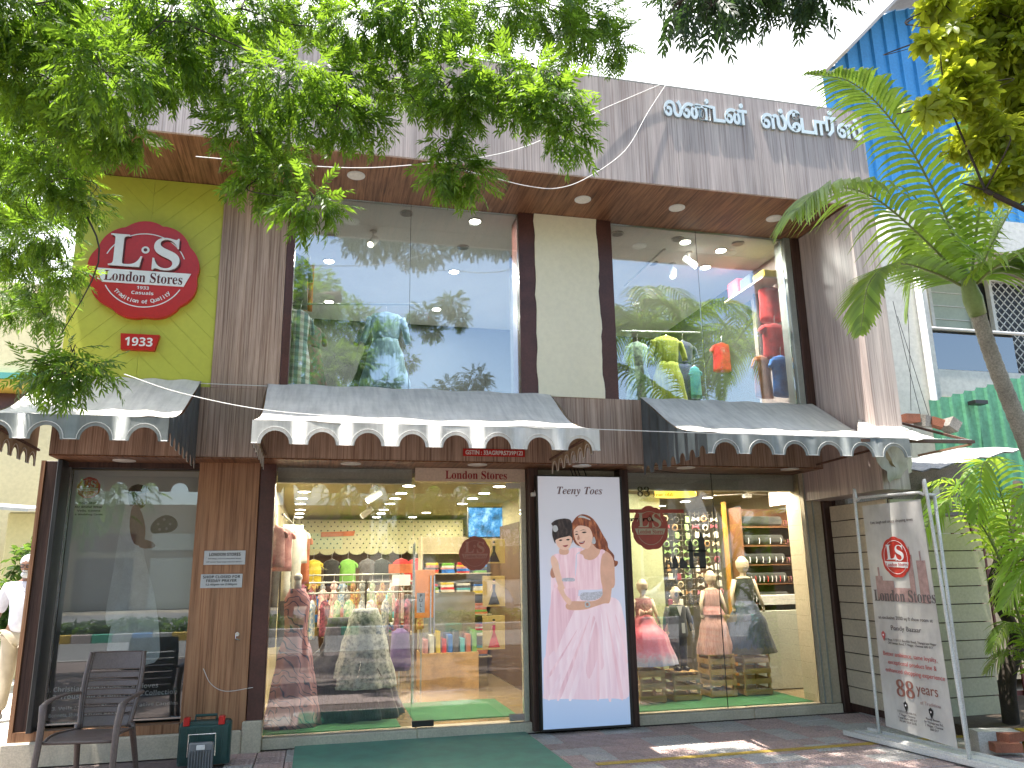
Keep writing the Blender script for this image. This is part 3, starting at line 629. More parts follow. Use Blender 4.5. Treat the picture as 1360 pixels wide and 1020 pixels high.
SKP = paint('fair_skin_print', (.62,.36,.26), .5, .07, 12, .05, 0); SKL = paint('light_skin_print', (.72,.46,.35), .5, .06, 12, .04, 0); HB = gown_print('auburn_hair_print', (.20,.055,.025), (.06,.018,.012), (.42,.15,.06), (30,1,9)); HD = gown_print('black_hair_print', (.03,.018,.016), (.008,.005,.005), (.075,.05,.045), (30,1,12))
LIPS = paint('lip_print', (.48,.07,.08), .5, .05); EYE = paint('eye_print', (.02,.012,.012), .5, .05); SIL = paint('sash_print', (.50,.50,.56), .5, .3, 60, .3, 0); SKD = paint('skin_shadow_print', (.46,.22,.15), .5, .06, 12)
for m_ in (SKP, SKL, SIL, SKD):
    b_ = m_.node_tree.nodes['Principled BSDF']; m_.node_tree.links.new(b_.inputs['Base Color'].links[0].from_socket, b_.inputs['Emission Color']); b_.inputs['Emission Strength'].default_value = .14
S = lambda nm, pts, mt, k, sm=4: shape(nm, pts, mt, t, k, pl, sm)
S('gown_skirt', A1([(210,900)])+A2([(160,110),(135,330),(125,460),(112,500),(112,700),(120,758),(260,756),(420,762),(560,752),(690,738),(680,500),(672,300),(655,200),(620,90),(520,60),(330,60),(250,80)]), GP, 1)
S('girl_gown', A2([(190,0),(160,110),(140,280),(128,420),(140,470),(180,430),(200,440),(240,330),(300,200),(330,120),(340,0)]), GP2, 2)
S('gown_fold', A2([(450,190),(430,300),(420,420),(400,560),(420,620),(450,560),(480,480),(500,560),(520,520),(500,400),(480,280)]), GP2, 2)
for k_, (xt, yt, xb, yb, w_, mt_) in enumerate(((470,190,300,740,16,GPL),(500,180,560,745,14,GPL),(540,190,640,735,12,GP2),(420,200,220,740,14,GP2),(560,170,665,600,10,GPL),(380,250,160,740,12,GPL),(480,300,480,745,10,GP2),(330,300,150,600,10,GP2),(600,200,675,500,8,GP2))):
    S('gown_fold', A2([(xt,yt),(xt+4,yt),((xt+xb)/2+w_,(yt+yb)/2),(xb+w_,yb),(xb-w_,yb),((xt+xb)/2-w_*.4,(yt+yb)/2)]), mt_, 2.2+k_*.08, 3)
S('woman_hair', A1([(370,520),(390,460),(430,415),(480,402),(540,425),(590,480),(640,570),(680,640),(690,690),(735,745),(740,790),(768,800),(765,830),(740,845),(735,800),(700,760),(670,720),(610,700),(560,690),(470,680),(400,640)]), HB, 3)
S('woman_back', A1([(450,720),(500,690),(540,640),(590,690),(660,710),(710,745),(735,800),(742,900),(735,1020),(640,1020),(610,900),(520,790),(450,780)]), SKP, 4)
S('woman_bodice', A1([(425,740),(470,745),(485,775),(520,790),(570,780),(610,740),(625,700),(660,712),(640,760),(625,840),(630,960),(640,1030),(500,1040),(405,1030),(415,900),(425,820)]), GB, 5)
S('woman_arm', A1([(640,740),(690,745),(730,800),(740,900),(738,1000)])+A2([(575,0),(560,100),(520,110),(430,140),(395,150),(330,155),(275,150),(262,120),(300,95),(390,95),(460,90),(505,60),(510,0)])+A1([(625,960),(620,850)]), SKP, 6)
S('sash', A2([(370,38),(430,35),(505,28),(505,60),(460,86),(400,90),(360,80)]), SIL, 7)
S('face', A1([(395,560),(405,510),(440,490),(490,490),(540,520),(555,580),(548,640),(520,690),(480,690),(440,660),(410,620)]), SKL, 7)
S('hair_lock', A1([(385,520),(410,470),(470,440),(540,470),(575,540),(600,620),(640,680),(600,690),(560,650),(555,580),(530,520),(480,500),(430,500),(400,530)]), HB, 8)
S('brow', A1([(440,545),(475,535),(505,540),(475,531)]), HD, 9, 2); S('brow', A1([(400,556),(420,550),(435,556),(420,545)]), HD, 9, 2)
S('eye', A1([(462,556),(485,548),(505,553),(485,562)]), EYE, 9, 2); S('eye', A1([(405,572),(420,566),(434,570),(420,577)]), EYE, 9, 2)
S('nose_shade', A1([(436,575),(446,608),(436,620),(424,612)]), SKD, 9, 2); S('mouth', A1([(438,640),(465,636),(490,626),(480,648),(455,656)]), LIPS, 9, 2)
S('teeth', A1([(448,641),(466,638),(482,632),(470,644)]), P_SW, 10, 2)
S('earring', A1([(566,590),(582,630),(575,652),(556,650),(550,630)]), P_SW, 9, 2)
S('tiara', A1([(430,430),(450,412),(490,420),(530,440),(535,452),(490,436),(450,430)]), P_SW, 9, 2)
S('girl_hair', A1([(222,610),(212,560),(218,505),(206,480),(240,452),(290,440),(330,438),(368,452),(384,500),(384,560),(388,620),(372,650),(350,600),(250,600),(240,650)]), HD, 8)
S('girl_body', A1([(225,750),(260,735),(300,742),(345,735),(370,690),(430,685),(480,700),(420,735),(410,800),(405,900),(400,1020),(230,1020),(260,960),(280,860),(262,800)]), GB, 7)
S('girl_neck', A1([(280,690),(345,690),(352,730),(320,745),(275,735)]), SKP, 8)
S('girl_face', A1([(238,600),(260,570),(330,560),(378,590),(378,640),(355,690),(320,705),(285,695),(255,665)]), SKL, 9)
S('girl_fringe', A1([(225,560),(240,530),(300,520),(370,535),(385,600),(360,585),(330,592),(290,600),(255,612),(232,620)]), HD, 10)
S('girl_arm', A1([(200,780),(225,750),(262,800),(275,870),(290,930),(310,1000),(320,1030),(275,1030),(240,940),(215,860)]), SKL, 8)
S('girl_arm', A2([(205,0),(240,0),(262,50),(300,90),(290,120),(262,100),(235,60)]), SKL, 9)
S('hand', A1([(200,880),(215,850),(235,880),(240,930),(215,940),(198,915)]), SKD, 7)
S('eye', A1([(268,622),(284,614),(300,620),(284,628)]), EYE, 11, 2); S('eye', A1([(330,618),(346,610),(362,614),(348,624)]), EYE, 11, 2)
S('mouth', A1([(300,668),(325,664),(350,660),(328,680)]), LIPS, 11, 2); S('hair_flower', A1([(222,500),(250,498),(262,530),(245,552),(222,540)]), P_SW, 11)
S('sash', A1([(300,945),(350,940),(400,945),(400,968),(350,970),(300,970)]), SIL, 8, 2); S('watch', A2([(392,100),(422,98),(426,132),(396,136)]), P_SW, 10, 2); S('watch_dial', A2([(400,108),(415,107),(417,124),(403,126)]), SKD, 11, 2)
c = on_y(770, 653, LY); letters('poster_title', bital('Teeny Toes'), (c.x, LY-.004, c.z), paint('taupe_print',(.22,.13,.13),.5,.05), t, size=.1, width=.50, height=.10, depth=.0008, offset=.001)
b = MB()
for dx in (.12,.16,.20,.27): b.tube([(x0+.3+dx, 8.02, z1+.01), (x0+.28+dx, 8.05, 2.62)], .006, 5)
b.build('cable', P_BLACK, t, kind='stuff')
# ================================================================== awnings
def fabric(name, c, dust, k=.6):
    m, nt, bs = _new(name); n = _noise(nt, _coords(nt, (1,2,1)), 2.2, 6, .65); n2 = _noise(nt, _coords(nt, (9,1.2,1)), 2.0, 4)
    a = _ramp(nt, n, [(.35, c), (.65, dust)]); d = _ramp(nt, n2, [(.35, (.82,.82,.82)), (.6, (1.02,1.02,1.02))])
    nt.links.new(_mixc(nt, 1, a, d, 'MULTIPLY'), bs.inputs['Base Color']); bs.inputs['Roughness'].default_value = k
    nt.links.new(_bump(nt, n, .35, .02), bs.inputs['Normal']); MATS[name] = m; return m
A_TOP = fabric('dusty_awning_top', (.66,.63,.58), (.80,.76,.70)); A_SIDE = fabric('slate_awning_cloth', (.055,.07,.075), (.12,.14,.145), .5)
A_VAL = fabric('shaded_valance_cloth', (.20,.215,.215), (.33,.34,.33), .5); A_VALL = fabric('sunlit_valance_cloth', (.56,.555,.54), (.72,.70,.67), .5); A_IN = fabric('beige_awning_lining', (.34,.25,.16), (.45,.35,.24), .7)  # one valance cloth in two tones: tree shade painted dark, sunlight painted pale
P_PIPE = paint('white_piping', (.72,.72,.70), .6, .1, 20, .25); P_TUBE = paint('rusty_tube', (.14,.07,.045), .7, .4, 9, .4)
AY0, AZ0, AY1, AZ1 = F-.022, 3.36, 6.30, 2.73
def prof(t_):  # concave slope: steep by the wall, flat at the lip
    return AY0+(AY1-AY0)*t_, AZ0+(AZ1-AZ0)*(1-(1-t_)**1.55)+.012*math.sin(t_*9)
def awning(label, x0, x1, val, skip_end=False, sag=.012, jag=0.0):
    t = thing('shop_awning', label, 'awning', ((x0+x1)/2, AY0, 2.55), 'awnings over the ground floor windows')
    nu, nv = 36, 14; rng = random.Random(int(x0*100)); ph = rng.uniform(0, 6)
    def P(u, v, lift=0):
        y, z = prof(v); xx = x0+(x1-x0)*u
        edge = math.sin(PI*v)*.02; z += sag*math.sin(u*13+ph)*v*(1-v)*2+sag*.6*math.sin(u*31+v*6+ph)-.012*math.sin(PI*u)*v+lift
        if u in (0, 1): xx += (-edge if u == 0 else edge)*-1
        return (xx, y, z)
    b = MB(); b.ring([[P(i/nu, j/nv) for i in range(nu+1)] for j in range(nv+1)], closed=False, caps=False); b.build('awning_top', A_TOP, t, True)
    b = MB(); b.ring([[P(i/nu, j/nv, -.006) for i in range(nu+1)] for j in range(nv, -1, -1)], closed=False, caps=False); b.build('awning_lining', A_IN, t, True)
    # front valance with arched cut-outs
    zt, zb = AZ1-.002, AZ1-.185; per = .355; n = max(1, round((x1-x0)/per)); per = (x1-x0)/n
    def val_strip(p_at, length, n, matl, name, rise, arcr, zb, ztop, nrm, pipe=True):
        b = MB(); pb = MB(); per = length/n; m_ = 12; top = []; bot = []
        for k in range(n):
            a0 = per*(.5-arcr); a1 = per*(.5+arcr); S_ = [(0, 0)]
            for q in range(m_+1):
                th = PI*q/m_; S_.append((per*.5-per*arcr*math.cos(th), rise*math.sin(th)))
            S_.append((per, 0))
            for (u, h) in S_: bot.append((k*per+u, h))
            arc = [p_at(k*per+per*.5-per*(arcr+.07)*math.cos(PI*q/m_), (rise+.024)*math.sin(PI*q/m_)+.004, -.006) for q in range(m_+1)]
            pb.tube(arc, .0036, 5)
            pb.tube([p_at(k*per+per*.001, .004, -.006), p_at(k*per+per*(.5-arcr-.07), .004, -.006)], .004, 5); pb.tube([p_at(k*per+per*(.5+arcr+.07), .004, -.006), p_at((k+1)*per, .004, -.006)], .004, 5)
        rows = []
        for fr in (0, .5, 1):
            rows.append([p_at(s, (h if fr == 0 else h+(ztop(s)-h)*fr), math.sin(s*11+fr*2)*.004*fr) for s, h in bot])
        b.ring(rows, closed=False, caps=False); b.build(name, matl, t, True)
        b2 = MB(); b2.ring([[tuple(Vector(q)+Vector(nrm)*.004) for q in r] for r in rows[::-1]], closed=False, caps=False); b2.build(name+'_lining', A_IN, t, True)
        pb.build('white_piping', P_PIPE, t, kind='stuff')
    wob = lambda s: .006*math.sin(s*7+ph)
    val_strip(lambda s, h, o: (x0+s, AY1-.004+o+wob(s), zb+h), x1-x0, n, val, 'valance', .105, .30, zb, lambda s: .185, (0,1,0))
    # side cheeks
    for xs, sg, nm in ((x0, 1, 'side_cheek'), (x1, -1, 'side_cheek')):
        if skip_end and xs == x1: continue
        L_ = AY0-AY1
        val_strip(lambda s, h, o, xs=xs: (xs-sg*(.0)+sg*o*-1, AY1+s, zb-.02*(s/L_)+h), L_, 7, A_SIDE, nm, .085, .30, zb, lambda s: prof(1-s/L_)[1]-zb+.02*(s/L_), (sg,0,0))
    # pipe frame
    b = MB(); b.tube([(x0+.01,AY1+.02,AZ1-.02),(x1-.01,AY1+.02,AZ1-.02)], .012, 6); b.tube([(x0+.02,AY1+.02,AZ1-.02),(x0+.02,AY0,AZ1-.06)], .012, 6); b.tube([(x1-.02,AY1+.02,AZ1-.02),(x1-.02,AY0,AZ1-.06)], .012, 6)
    b.build('pipe_frame', P_TUBE, t, kind='stuff'); return t
awning('dusty grey awning over the left display window, dark scalloped edge', -2.46, -1.13, A_VAL)
awning('wide grey awning over the shop door with scalloped edge coloured as if sunlit', -.53, 2.31, A_VALL)
awning('grey awning over the right window with long dark left cheek and torn right end', 3.32, 5.42, A_VAL, True)
# torn, collapsed end of the right awning
t = thing('torn_awning_end', 'torn flap of awning cloth hanging from a rusty bar at the far right end', 'awning', (5.7, 6.6, 2.2))
def grid3(pts4, nu, nv, amp, seed):
    r_ = random.Random(seed); a, b__, c__, d__ = (Vector(p) for p in pts4); rows = []
    for j in range(nv+1):
        row = []
        for i in range(nu+1):
            u, v = i/nu, j/nv; p = (a*(1-u)+b__*u)*(1-v)+(d__*(1-u)+c__*u)*v
            row.append(tuple(p+Vector((r_.uniform(-1,1), r_.uniform(-1,1), r_.uniform(-1,1)))*amp*(.4+v)))
        rows.append(row)
    return rows
q = [on_y(1140,536,7.73), on_y(1205,570,6.75), on_y(1245,583,6.32), on_y(1140,586,6.31)]
b = MB(); b.ring(grid3(q, 8, 8, .008, 1), closed=False, caps=False); b.build('sagging_top', A_TOP, t, True)
q = [on_y(1150,584,6.34), on_y(1213,568,6.7), on_y(1210,628,6.9), on_y(1183,640,6.6)]
b = MB(); b.ring(grid3(q, 7, 8, .018, 2), closed=False, caps=False); b.build('hanging_flap', fabric('torn_pale_cloth', (.34,.33,.30), (.46,.43,.38)), t, True)
q = [on_y(1145,585,6.36), on_y(1172,590,6.5), on_y(1190,622,6.6), on_y(1170,618,6.6)]
b = MB(); b.ring(grid3(q, 5, 5, .012, 3), closed=False, caps=False); b.build('beige_rag', A_IN, t, True)
b = MB(); b.bar(on_y(1143,585,6.3), on_y(1293,587,6.6), .035, .03); b.build('rusty_bar', P_TUBE, t); b = MB(); b.bar(on_y(1293,587,6.6), on_y(1190,560,7.7), .03, .025); b.build('rusty_bar', P_TUBE, t)
b = MB(); b.bar(on_y(1220,605,7.2), on_y(1290,590,6.65), .03, .02); b.build('rusty_bar', paint('pale_rust',(.35,.20,.12),.7,.3), t)
# loose cables across the facade
P_WIRE = paint('white_cable', (.66,.66,.64), .5, .05)
def wire(lbl, pts, y, r=.004, mt=P_WIRE):
    P = [on_y(a_, c_, y if isinstance(y, (int, float)) else y[i]) for i, (a_, c_) in enumerate(pts)]
    b = MB(); b.tube(smooth_line(P, 6), r, 5); return solo(b, 'cable', mt, lbl, 'cable', P[0])
wire('white cable sagging from the fascia top towards the trees on the left', [(260,208),(390,219),(480,223),(560,218),(640,209),(710,190),(790,150),(840,128),(878,112)], [6.6,6.6,6.6,6.6,6.7,6.75,6.77,6.78,6.78])
wire('white cable looping in a deep curve below the fascia edge at centre', [(600,222),(655,236),(700,247),(740,250),(780,236),(830,200),(860,150),(884,113)], [6.5,6.6,6.65,6.7,6.72,6.75,6.77,6.78])
wire('long thin cable crossing in front of all three awnings', [(165,497),(240,522),(355,545),(500,556),(640,564),(870,573),(1000,577),(1150,581),(1290,584)], 6.15)
wire('white cable strung level between the awning tops at left', [(262,509),(310,511),(360,513),(440,518)], 7.68)
wire('thin cable looped on the teak column beside the notices', [(270,888),(280,908),(300,918),(336,913)], 8.02, .003)
wire('thin dark cable sagging under the soffit by the right window', [(846,618),(880,626),(950,630),(1040,628),(1094,622)], 7.95, .003, P_BLACK)
for k, pts in enumerate((((1186,400),(1205,480),(1225,560)),((1192,420),(1208,470),(1236,560)),((1200,350),(1207,440),(1210,545)))):
    wire(('thin cable drooping beside the cream pier, %s one' % ('left','middle','right')[k]), pts, 8.6, .004, P_BLACK)
# hook on the column, cctv camera
b = MB(); b.tube([(-.70,G-.19,1.02),(-.70,G-.21,.99),(-.66,G-.21,.98)], .006, 6); b.disc((-.69,G-.172,1.03), .02, 10, 'y', .01); solo(b, 'wall_hook', P_CHROME, 'small metal hook and plug on the teak column at knee height', 'hook', (-.7,G-.19,.98))
t = thing('dome_camera', 'small round white security camera on the dark post right of the right window', 'camera', (5.75, G-.11, 2.4))
p = on_y(1096,635,8.02); b = MB(); b.ball(p, .045, 14, 10); b.build('camera_ball', P_WHITE, t); b = MB(); b.disc(p+V3(0,-.042,0), .022, 12, 'y', .008); b.build('lens', P_BLACK, t)
b = MB(); b.box(p.x-.02,8.05,p.z+.03,p.x+.05,8.1,p.z+.09); b.build('bracket', P_WHITE, t)
# ================================================================== vegetation
NEEM = leafmat('neem_leaf', (.040,.105,.018), (.27,.45,.03)); NEEMD = leafmat('shaded_neem_leaf', (.03,.06,.025), (.05,.10,.02)); LIMEL = leafmat('yellow_green_leaf', (.22,.29,.03), (.62,.68,.045), .4, .2)  # dark neem copy: shade on the top twigs painted into the leaf colour
PALML = leafmat('palm_leaflet', (.12,.22,.035), (.38,.54,.05), .42, .3); YPALM = leafmat('young_palm_leaflet', (.16,.30,.035), (.46,.64,.06), .4, .25); BUSH = leafmat('hedge_leaf', (.05,.10,.025), (.14,.24,.03))
BARK = paint('brown_bark', (.13,.095,.065), .9, .3, 6, .4, .8); TWIG = paint('dark_twig', (.045,.032,.024), .8, .2, 6, .3); PTRUNK = paint('grey_palm_trunk', (.34,.315,.26), .85, .25, 5, .4, .8)
def np_mesh(name, verts, faces, mats, smooth=False):
    me = bpy.data.meshes.new(name); n = len(verts); k = faces.shape[1]; m = len(faces)
    me.vertices.add(n); me.vertices.foreach_set('co', np.ascontiguousarray(verts, np.float32).ravel())
    me.loops.add(m*k); me.loops.foreach_set('vertex_index', faces.ravel().astype(np.int32))
    me.polygons.add(m); me.polygons.foreach_set('loop_start', np.arange(0, m*k, k, dtype=np.int32))
    for x in (mats if isinstance(mats, (list, tuple)) else [mats]): me.materials.append(x)
    me.update(calc_edges=True); me.validate(); return me
def neem_spray(L=.19, n=6, seed=0):
    """One pinnate leaf along +X, drooping; sickle leaflets in pairs. Returns verts, quad faces."""
    r_ = random.Random(seed); V_, F_ = [], []
    def leaflet(p, ang, ln, w, droop):
        o = len(V_); bend = r_.uniform(.3,.8)*(1 if ang > 0 else -1); side = 0
        for i, (t_, ww) in enumerate(((0,.15),(.3,1),(.65,.8),(1,.04))):
            a = ang - bend*t_*.9; cx_ = p[0]+math.cos(ang-bend*t_*.5)*ln*t_; cy_ = p[1]+math.sin(ang-bend*t_*.5)*ln*t_; z = p[2]-droop*ln*t_*t_-.01*t_
            nx, ny = -math.sin(a), math.cos(a); tw = r_.uniform(-.4,.4)
            V_.append((cx_+nx*w*ww, cy_+ny*w*ww, z+w*ww*tw)); V_.append((cx_-nx*w*ww, cy_-ny*w*ww, z-w*ww*tw))
        for i in range(3): F_.append((o+2*i, o+2*i+1, o+2*i+3, o+2*i+2))
    for i in range(n):
        t_ = (i+.8)/n; x = L*t_; z = -.35*L*t_*t_; ln = L*.36*(1-.35*abs(t_-.45))
        for s in (-1, 1): leaflet((x, 0, z), s*r_.uniform(.75,1.15), ln, ln*.145, r_.uniform(.1,.7))
    leaflet((L,0,-.35*L), .05, L*.28, L*.03, .6)
    o = len(V_)
    for i in range(4):
        t_ = i/3; V_ += [(L*t_, .0018, -.35*L*t_*t_), (L*t_, -.0018, -.35*L*t_*t_)]
    for i in range(3): F_.append((o+2*i, o+2*i+1, o+2*i+3, o+2*i+2))
    return np.array(V_), np.array(F_)
def broad_cluster(seed=0, L=.11, n=7):
    r_ = random.Random(seed); V_, F_ = [], []
    for k in range(n):
        a = 2*PI*k/n+r_.uniform(-.25,.25); el = r_.uniform(-.5,.35); ln = L*r_.uniform(.75,1.1); o = len(V_)
        for t_, ww in ((.05,.06),(.3,.55),(.6,1),(.85,.8),(1,.15)):
            rr = ln*t_; z = rr*math.sin(el)-.25*ln*t_*t_; c_, s_ = math.cos(a), math.sin(a); w = ln*.22*ww; f_ = w*.35
            V_ += [(c_*rr-s_*w, s_*rr+c_*w, z+f_), (c_*rr, s_*rr, z), (c_*rr+s_*w, s_*rr-c_*w, z+f_)]
        for i in range(4):
            b = o+3*i; F_ += [(b, b+1, b+4, b+3), (b+1, b+2, b+5, b+4)]
    return np.array(V_), np.array(F_)
def scatter(templates, P, D, S_, rng):
    """Place leaf templates: positions P, heading D (unit), scale S_."""
    vs, fs, off = [], [], 0; n = len(P); which = rng.integers(0, len(templates), n)
    up = np.tile(np.array([0,0,1.]), (n,1)); X = D/np.linalg.norm(D, axis=1)[:,None]
    Y_ = np.cross(up, X); ln = np.linalg.norm(Y_, axis=1); Y_[ln < .05] = (0,1,0); Y_ /= np.linalg.norm(Y_, axis=1)[:,None]
    Z_ = np.cross(X, Y_); roll = rng.normal(0, .5, n)[:,None]; Y2 = Y_*np.cos(roll)+Z_*np.sin(roll); Z2 = -Y_*np.sin(roll)+Z_*np.cos(roll)
    for k, (V_, F_) in enumerate(templates):
        idx = np.nonzero(which == k)[0]
        if len(idx) == 0: continue
        M = np.stack([X[idx], Y2[idx], Z2[idx]], 1)*S_[idx][:,None,None]
        W = np.einsum('vk,nkj->nvj', V_, M)+P[idx][:,None,:]
        vs.append(W.reshape(-1,3)); fs.append((F_[None]+(np.arange(len(idx))*len(V_))[:,None,None]+off).reshape(-1,4)); off += len(idx)*len(V_)
    return np.concatenate(vs), np.concatenate(fs)
SPR = [neem_spray(.19, 6, s) for s in range(5)]; BRC = [broad_cluster(s) for s in range(4)]
def clump_points(c, r, n, rng, flat=.75):
    q = rng.normal(0, 1, (n, 3)); q /= np.linalg.norm(q, axis=1)[:,None]; rad = r*rng.uniform(.25, 1, n)**.6
    P = np.array(c)+q*rad[:,None]*np.array([1,1,flat]); D = q*.9+rng.normal(0,.45,(n,3)); D[:,2] -= .28; return P, D
def tree_from_clumps(name, label, cat, base, clumps, leaf, tmpl, trunk_pts, trunk_r, dens=110, scale=1.0, seed=1, group=None, bark=BARK):
    rng = np.random.default_rng(seed); t = thing(name, label, cat, base, group); Ps, Ds = [], []
    for c, r in clumps:
        P, D = clump_points(c, r, max(9, int(dens*r**1.7*6/scale)), rng); Ps.append(P); Ds.append(D)
    P = np.concatenate(Ps); D = np.concatenate(Ds); S_ = rng.uniform(.75, 1.25, len(P))*scale
    v, f = scatter(tmpl, P, D, S_, rng); v = v-np.array(base)
    link('crown', np_mesh('crown', v, f, leaf), t, kind='stuff')
    b = MB(); b.tube(smooth_line(trunk_pts, 5), [trunk_r*(1-.55*i/(len(smooth_line(trunk_pts,5))-1)) for i in range(len(smooth_line(trunk_pts,5)))], 10); b.build('trunk', bark, t, True)
    top = Vector(trunk_pts[-1]); b = MB(); r_ = random.Random(seed)
    nodes = [Vector(p) for p in smooth_line(trunk_pts, 3)[2:]]
    for c, r in clumps:
        c = Vector(c); q = min(nodes, key=lambda p: (p-c).length+max(0, p.z-c.z)*.4); mid = (q+c)/2+V3(r_.uniform(-.2,.2), r_.uniform(-.2,.2), .08*(c-q).length)
        L_ = smooth_line([q, mid, c], 5); r0 = min(trunk_r*.4, .0035+.0032*(c-q).length); b.tube(L_, [r0*(1-.8*i/(len(L_)-1)) for i in range(len(L_))], 5)
        nodes += [mid, c]
        for k in range(4):
            e = c+V3(r_.uniform(-1,1), r_.uniform(-1,1), r_.uniform(-1,.6))*r*.8; b.tube([c, (c+e)/2+V3(0,0,.03), e], [r0*.3+.002, r0*.2+.0015, .0015], 4)
    b.build('limbs', TWIG, t, kind='stuff'); return t
CL = []
def cl(px, py, rp, y):
    if py > 225 and px > 60 and px < 160: px -= 22
    p = on_y(px, py-(14 if py < 300 else 0), y); d = (p-CAM).length; CL.append((tuple(p), rp*.70*d/FPX))
rr_ = random.Random(3)
for px, py, rp, y in [(-40,30,85,4.2),(40,20,80,4.0),(130,30,80,4.5),(230,20,75,3.9),(320,25,75,4.4),(400,20,60,4.8),(480,45,60,4.1),(560,30,75,3.9),(650,25,70,4.2),(730,20,50,4.4),(790,35,42,4.6),(812,75,28,4.6),(760,62,34,4.4),
    (-20,110,75,4.6),(60,115,75,4.3),(140,110,75,3.7),(215,95,65,4.1),(300,110,70,4.4),(380,125,62,3.8),(455,125,52,4.2),(530,120,50,4.3),(600,120,52,3.8),(665,115,48,3.9),(712,105,30,4.2),
    (-10,190,70,5.6),(60,200,60,5.0),(125,185,52,4.3),(325,185,50,4.2),(375,195,44,4.4),(445,165,48,4.0),(490,180,28,4.1),(175,190,24,4.3),
    (345,250,38,4.1),(372,240,38,4.1),(414,280,44,3.7),(592,205,26,4.0),(602,240,40,4.0),(630,250,32,4.0),(742,150,44,3.6),(755,190,36,3.6),(715,125,40,3.7),(700,155,26,3.7),(620,150,36,3.8),(570,150,26,4.0),
    (100,250,42,4.8),(45,265,52,6.0),(-15,270,60,6.6),(130,285,30,4.8),(80,310,40,5.4),(20,330,55,6.6),(105,360,26,5.6),(55,385,34,6.4),(-10,400,45,7.5),(60,420,20,6.2),
    (75,490,30,4.4),(110,495,30,4.2),(145,490,22,4.2),(118,468,16,4.2)]: cl(px, py, rp, y)
vis = list(CL)
# the rest of the crown above and behind, over the pavement and the photographer
for x, y, z, r in ((-4,3,5.2,1.0),(-3,1.5,5.6,1.0),(-.6,1.6,6.4,.9),(-5,5,4.8,1.0),(-4.2,4.6,6.2,1.0),(-1.8,0,6.2,1.1),(-3.6,-.4,6.0,1.1),(.2,-.8,6.6,1.0),(-5.4,1.4,6.2,1.1)): CL.append(((x,y,z), r))
tree_from_clumps('neem_tree', 'big neem tree whose leafy branches hang over the top left of the shop front', 'tree', (-5.2,3.2,0), CL, NEEM, SPR,
    [(-5.2,3.2,0),(-5.25,3.1,1.6),(-5.0,3.0,3.0),(-4.2,3.2,4.4),(-2.6,3.4,5.3),(-.8,3.2,5.8),(.2,3.0,6.0)], .22, 250, .64, 4)
CL2 = []
for px, py, rp, y in [(905,2,20,2.9),(945,8,26,2.8),(985,-4,24,3.0),(1045,-2,20,3.1),(1080,-8,18,3.0),(930,-30,40,3.0),(1000,-40,50,3.0),(1080,-45,45,3.1)]:
    p = on_y(px, py, y); CL2.append((tuple(p), rp*(p-CAM).length/FPX))
CL2 += [((2.2,1.4,4.0),.5)]
for x in (.9,2.1,3.3,4.5):      # unseen high crown added to shade the pavement in front of the shop
    for y in (-2.6,-1.2,.2,1.6,3.0,4.0,4.8): CL2.append(((x+random.uniform(-.3,.3), y+random.uniform(-.3,.3), 9.6+random.uniform(-.3,.5)), .85))
CL2 += [((.4,5.7,9.6),.6),((1.1,5.75,9.6),.6)]  # more unseen clumps, added to cover sun patches on the tiles
CL2 += [((.5,5.0,9.7),.85),((1.4,5.3,9.6),.85),((2.3,5.2,9.8),.8),((3.3,5.1,9.6),.8)]
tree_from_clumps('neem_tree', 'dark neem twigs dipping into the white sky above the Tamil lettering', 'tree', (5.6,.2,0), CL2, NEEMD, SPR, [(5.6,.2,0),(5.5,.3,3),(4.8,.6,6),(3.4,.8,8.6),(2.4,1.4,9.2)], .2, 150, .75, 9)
CL3 = []
for px, py, rp in [(1245,8,20),(1300,20,36),(1350,15,36),(1330,70,36),(1285,75,24),(1262,40,12),(1232,58,8),(1350,130,32),(1290,130,24),(1240,140,20),(1232,155,10),(1320,185,32),(1285,195,20),(1355,230,28),(1310,250,18),(1275,105,16),(1390,80,60),(1390,180,50)]:
    y = 2.5+rr_.uniform(-.15,.15); p = on_y(px, py, y); CL3.append((tuple(p), rp*(p-CAM).length/FPX))
BRS = [broad_cluster(s, .065, 7) for s in range(4)]
tree_from_clumps('broadleaf_tree', 'young tree with bright yellow green rounded leaves at the top right corner', 'tree', (4.2,2.3,0), CL3, LIMEL, BRS, [(4.2,2.3,0),(4.15,2.35,1.5),(3.8,2.4,2.4),(3.2,2.5,2.9),(2.7,2.5,3.1)], .024, 330, 1.0, 12, bark=TWIG)
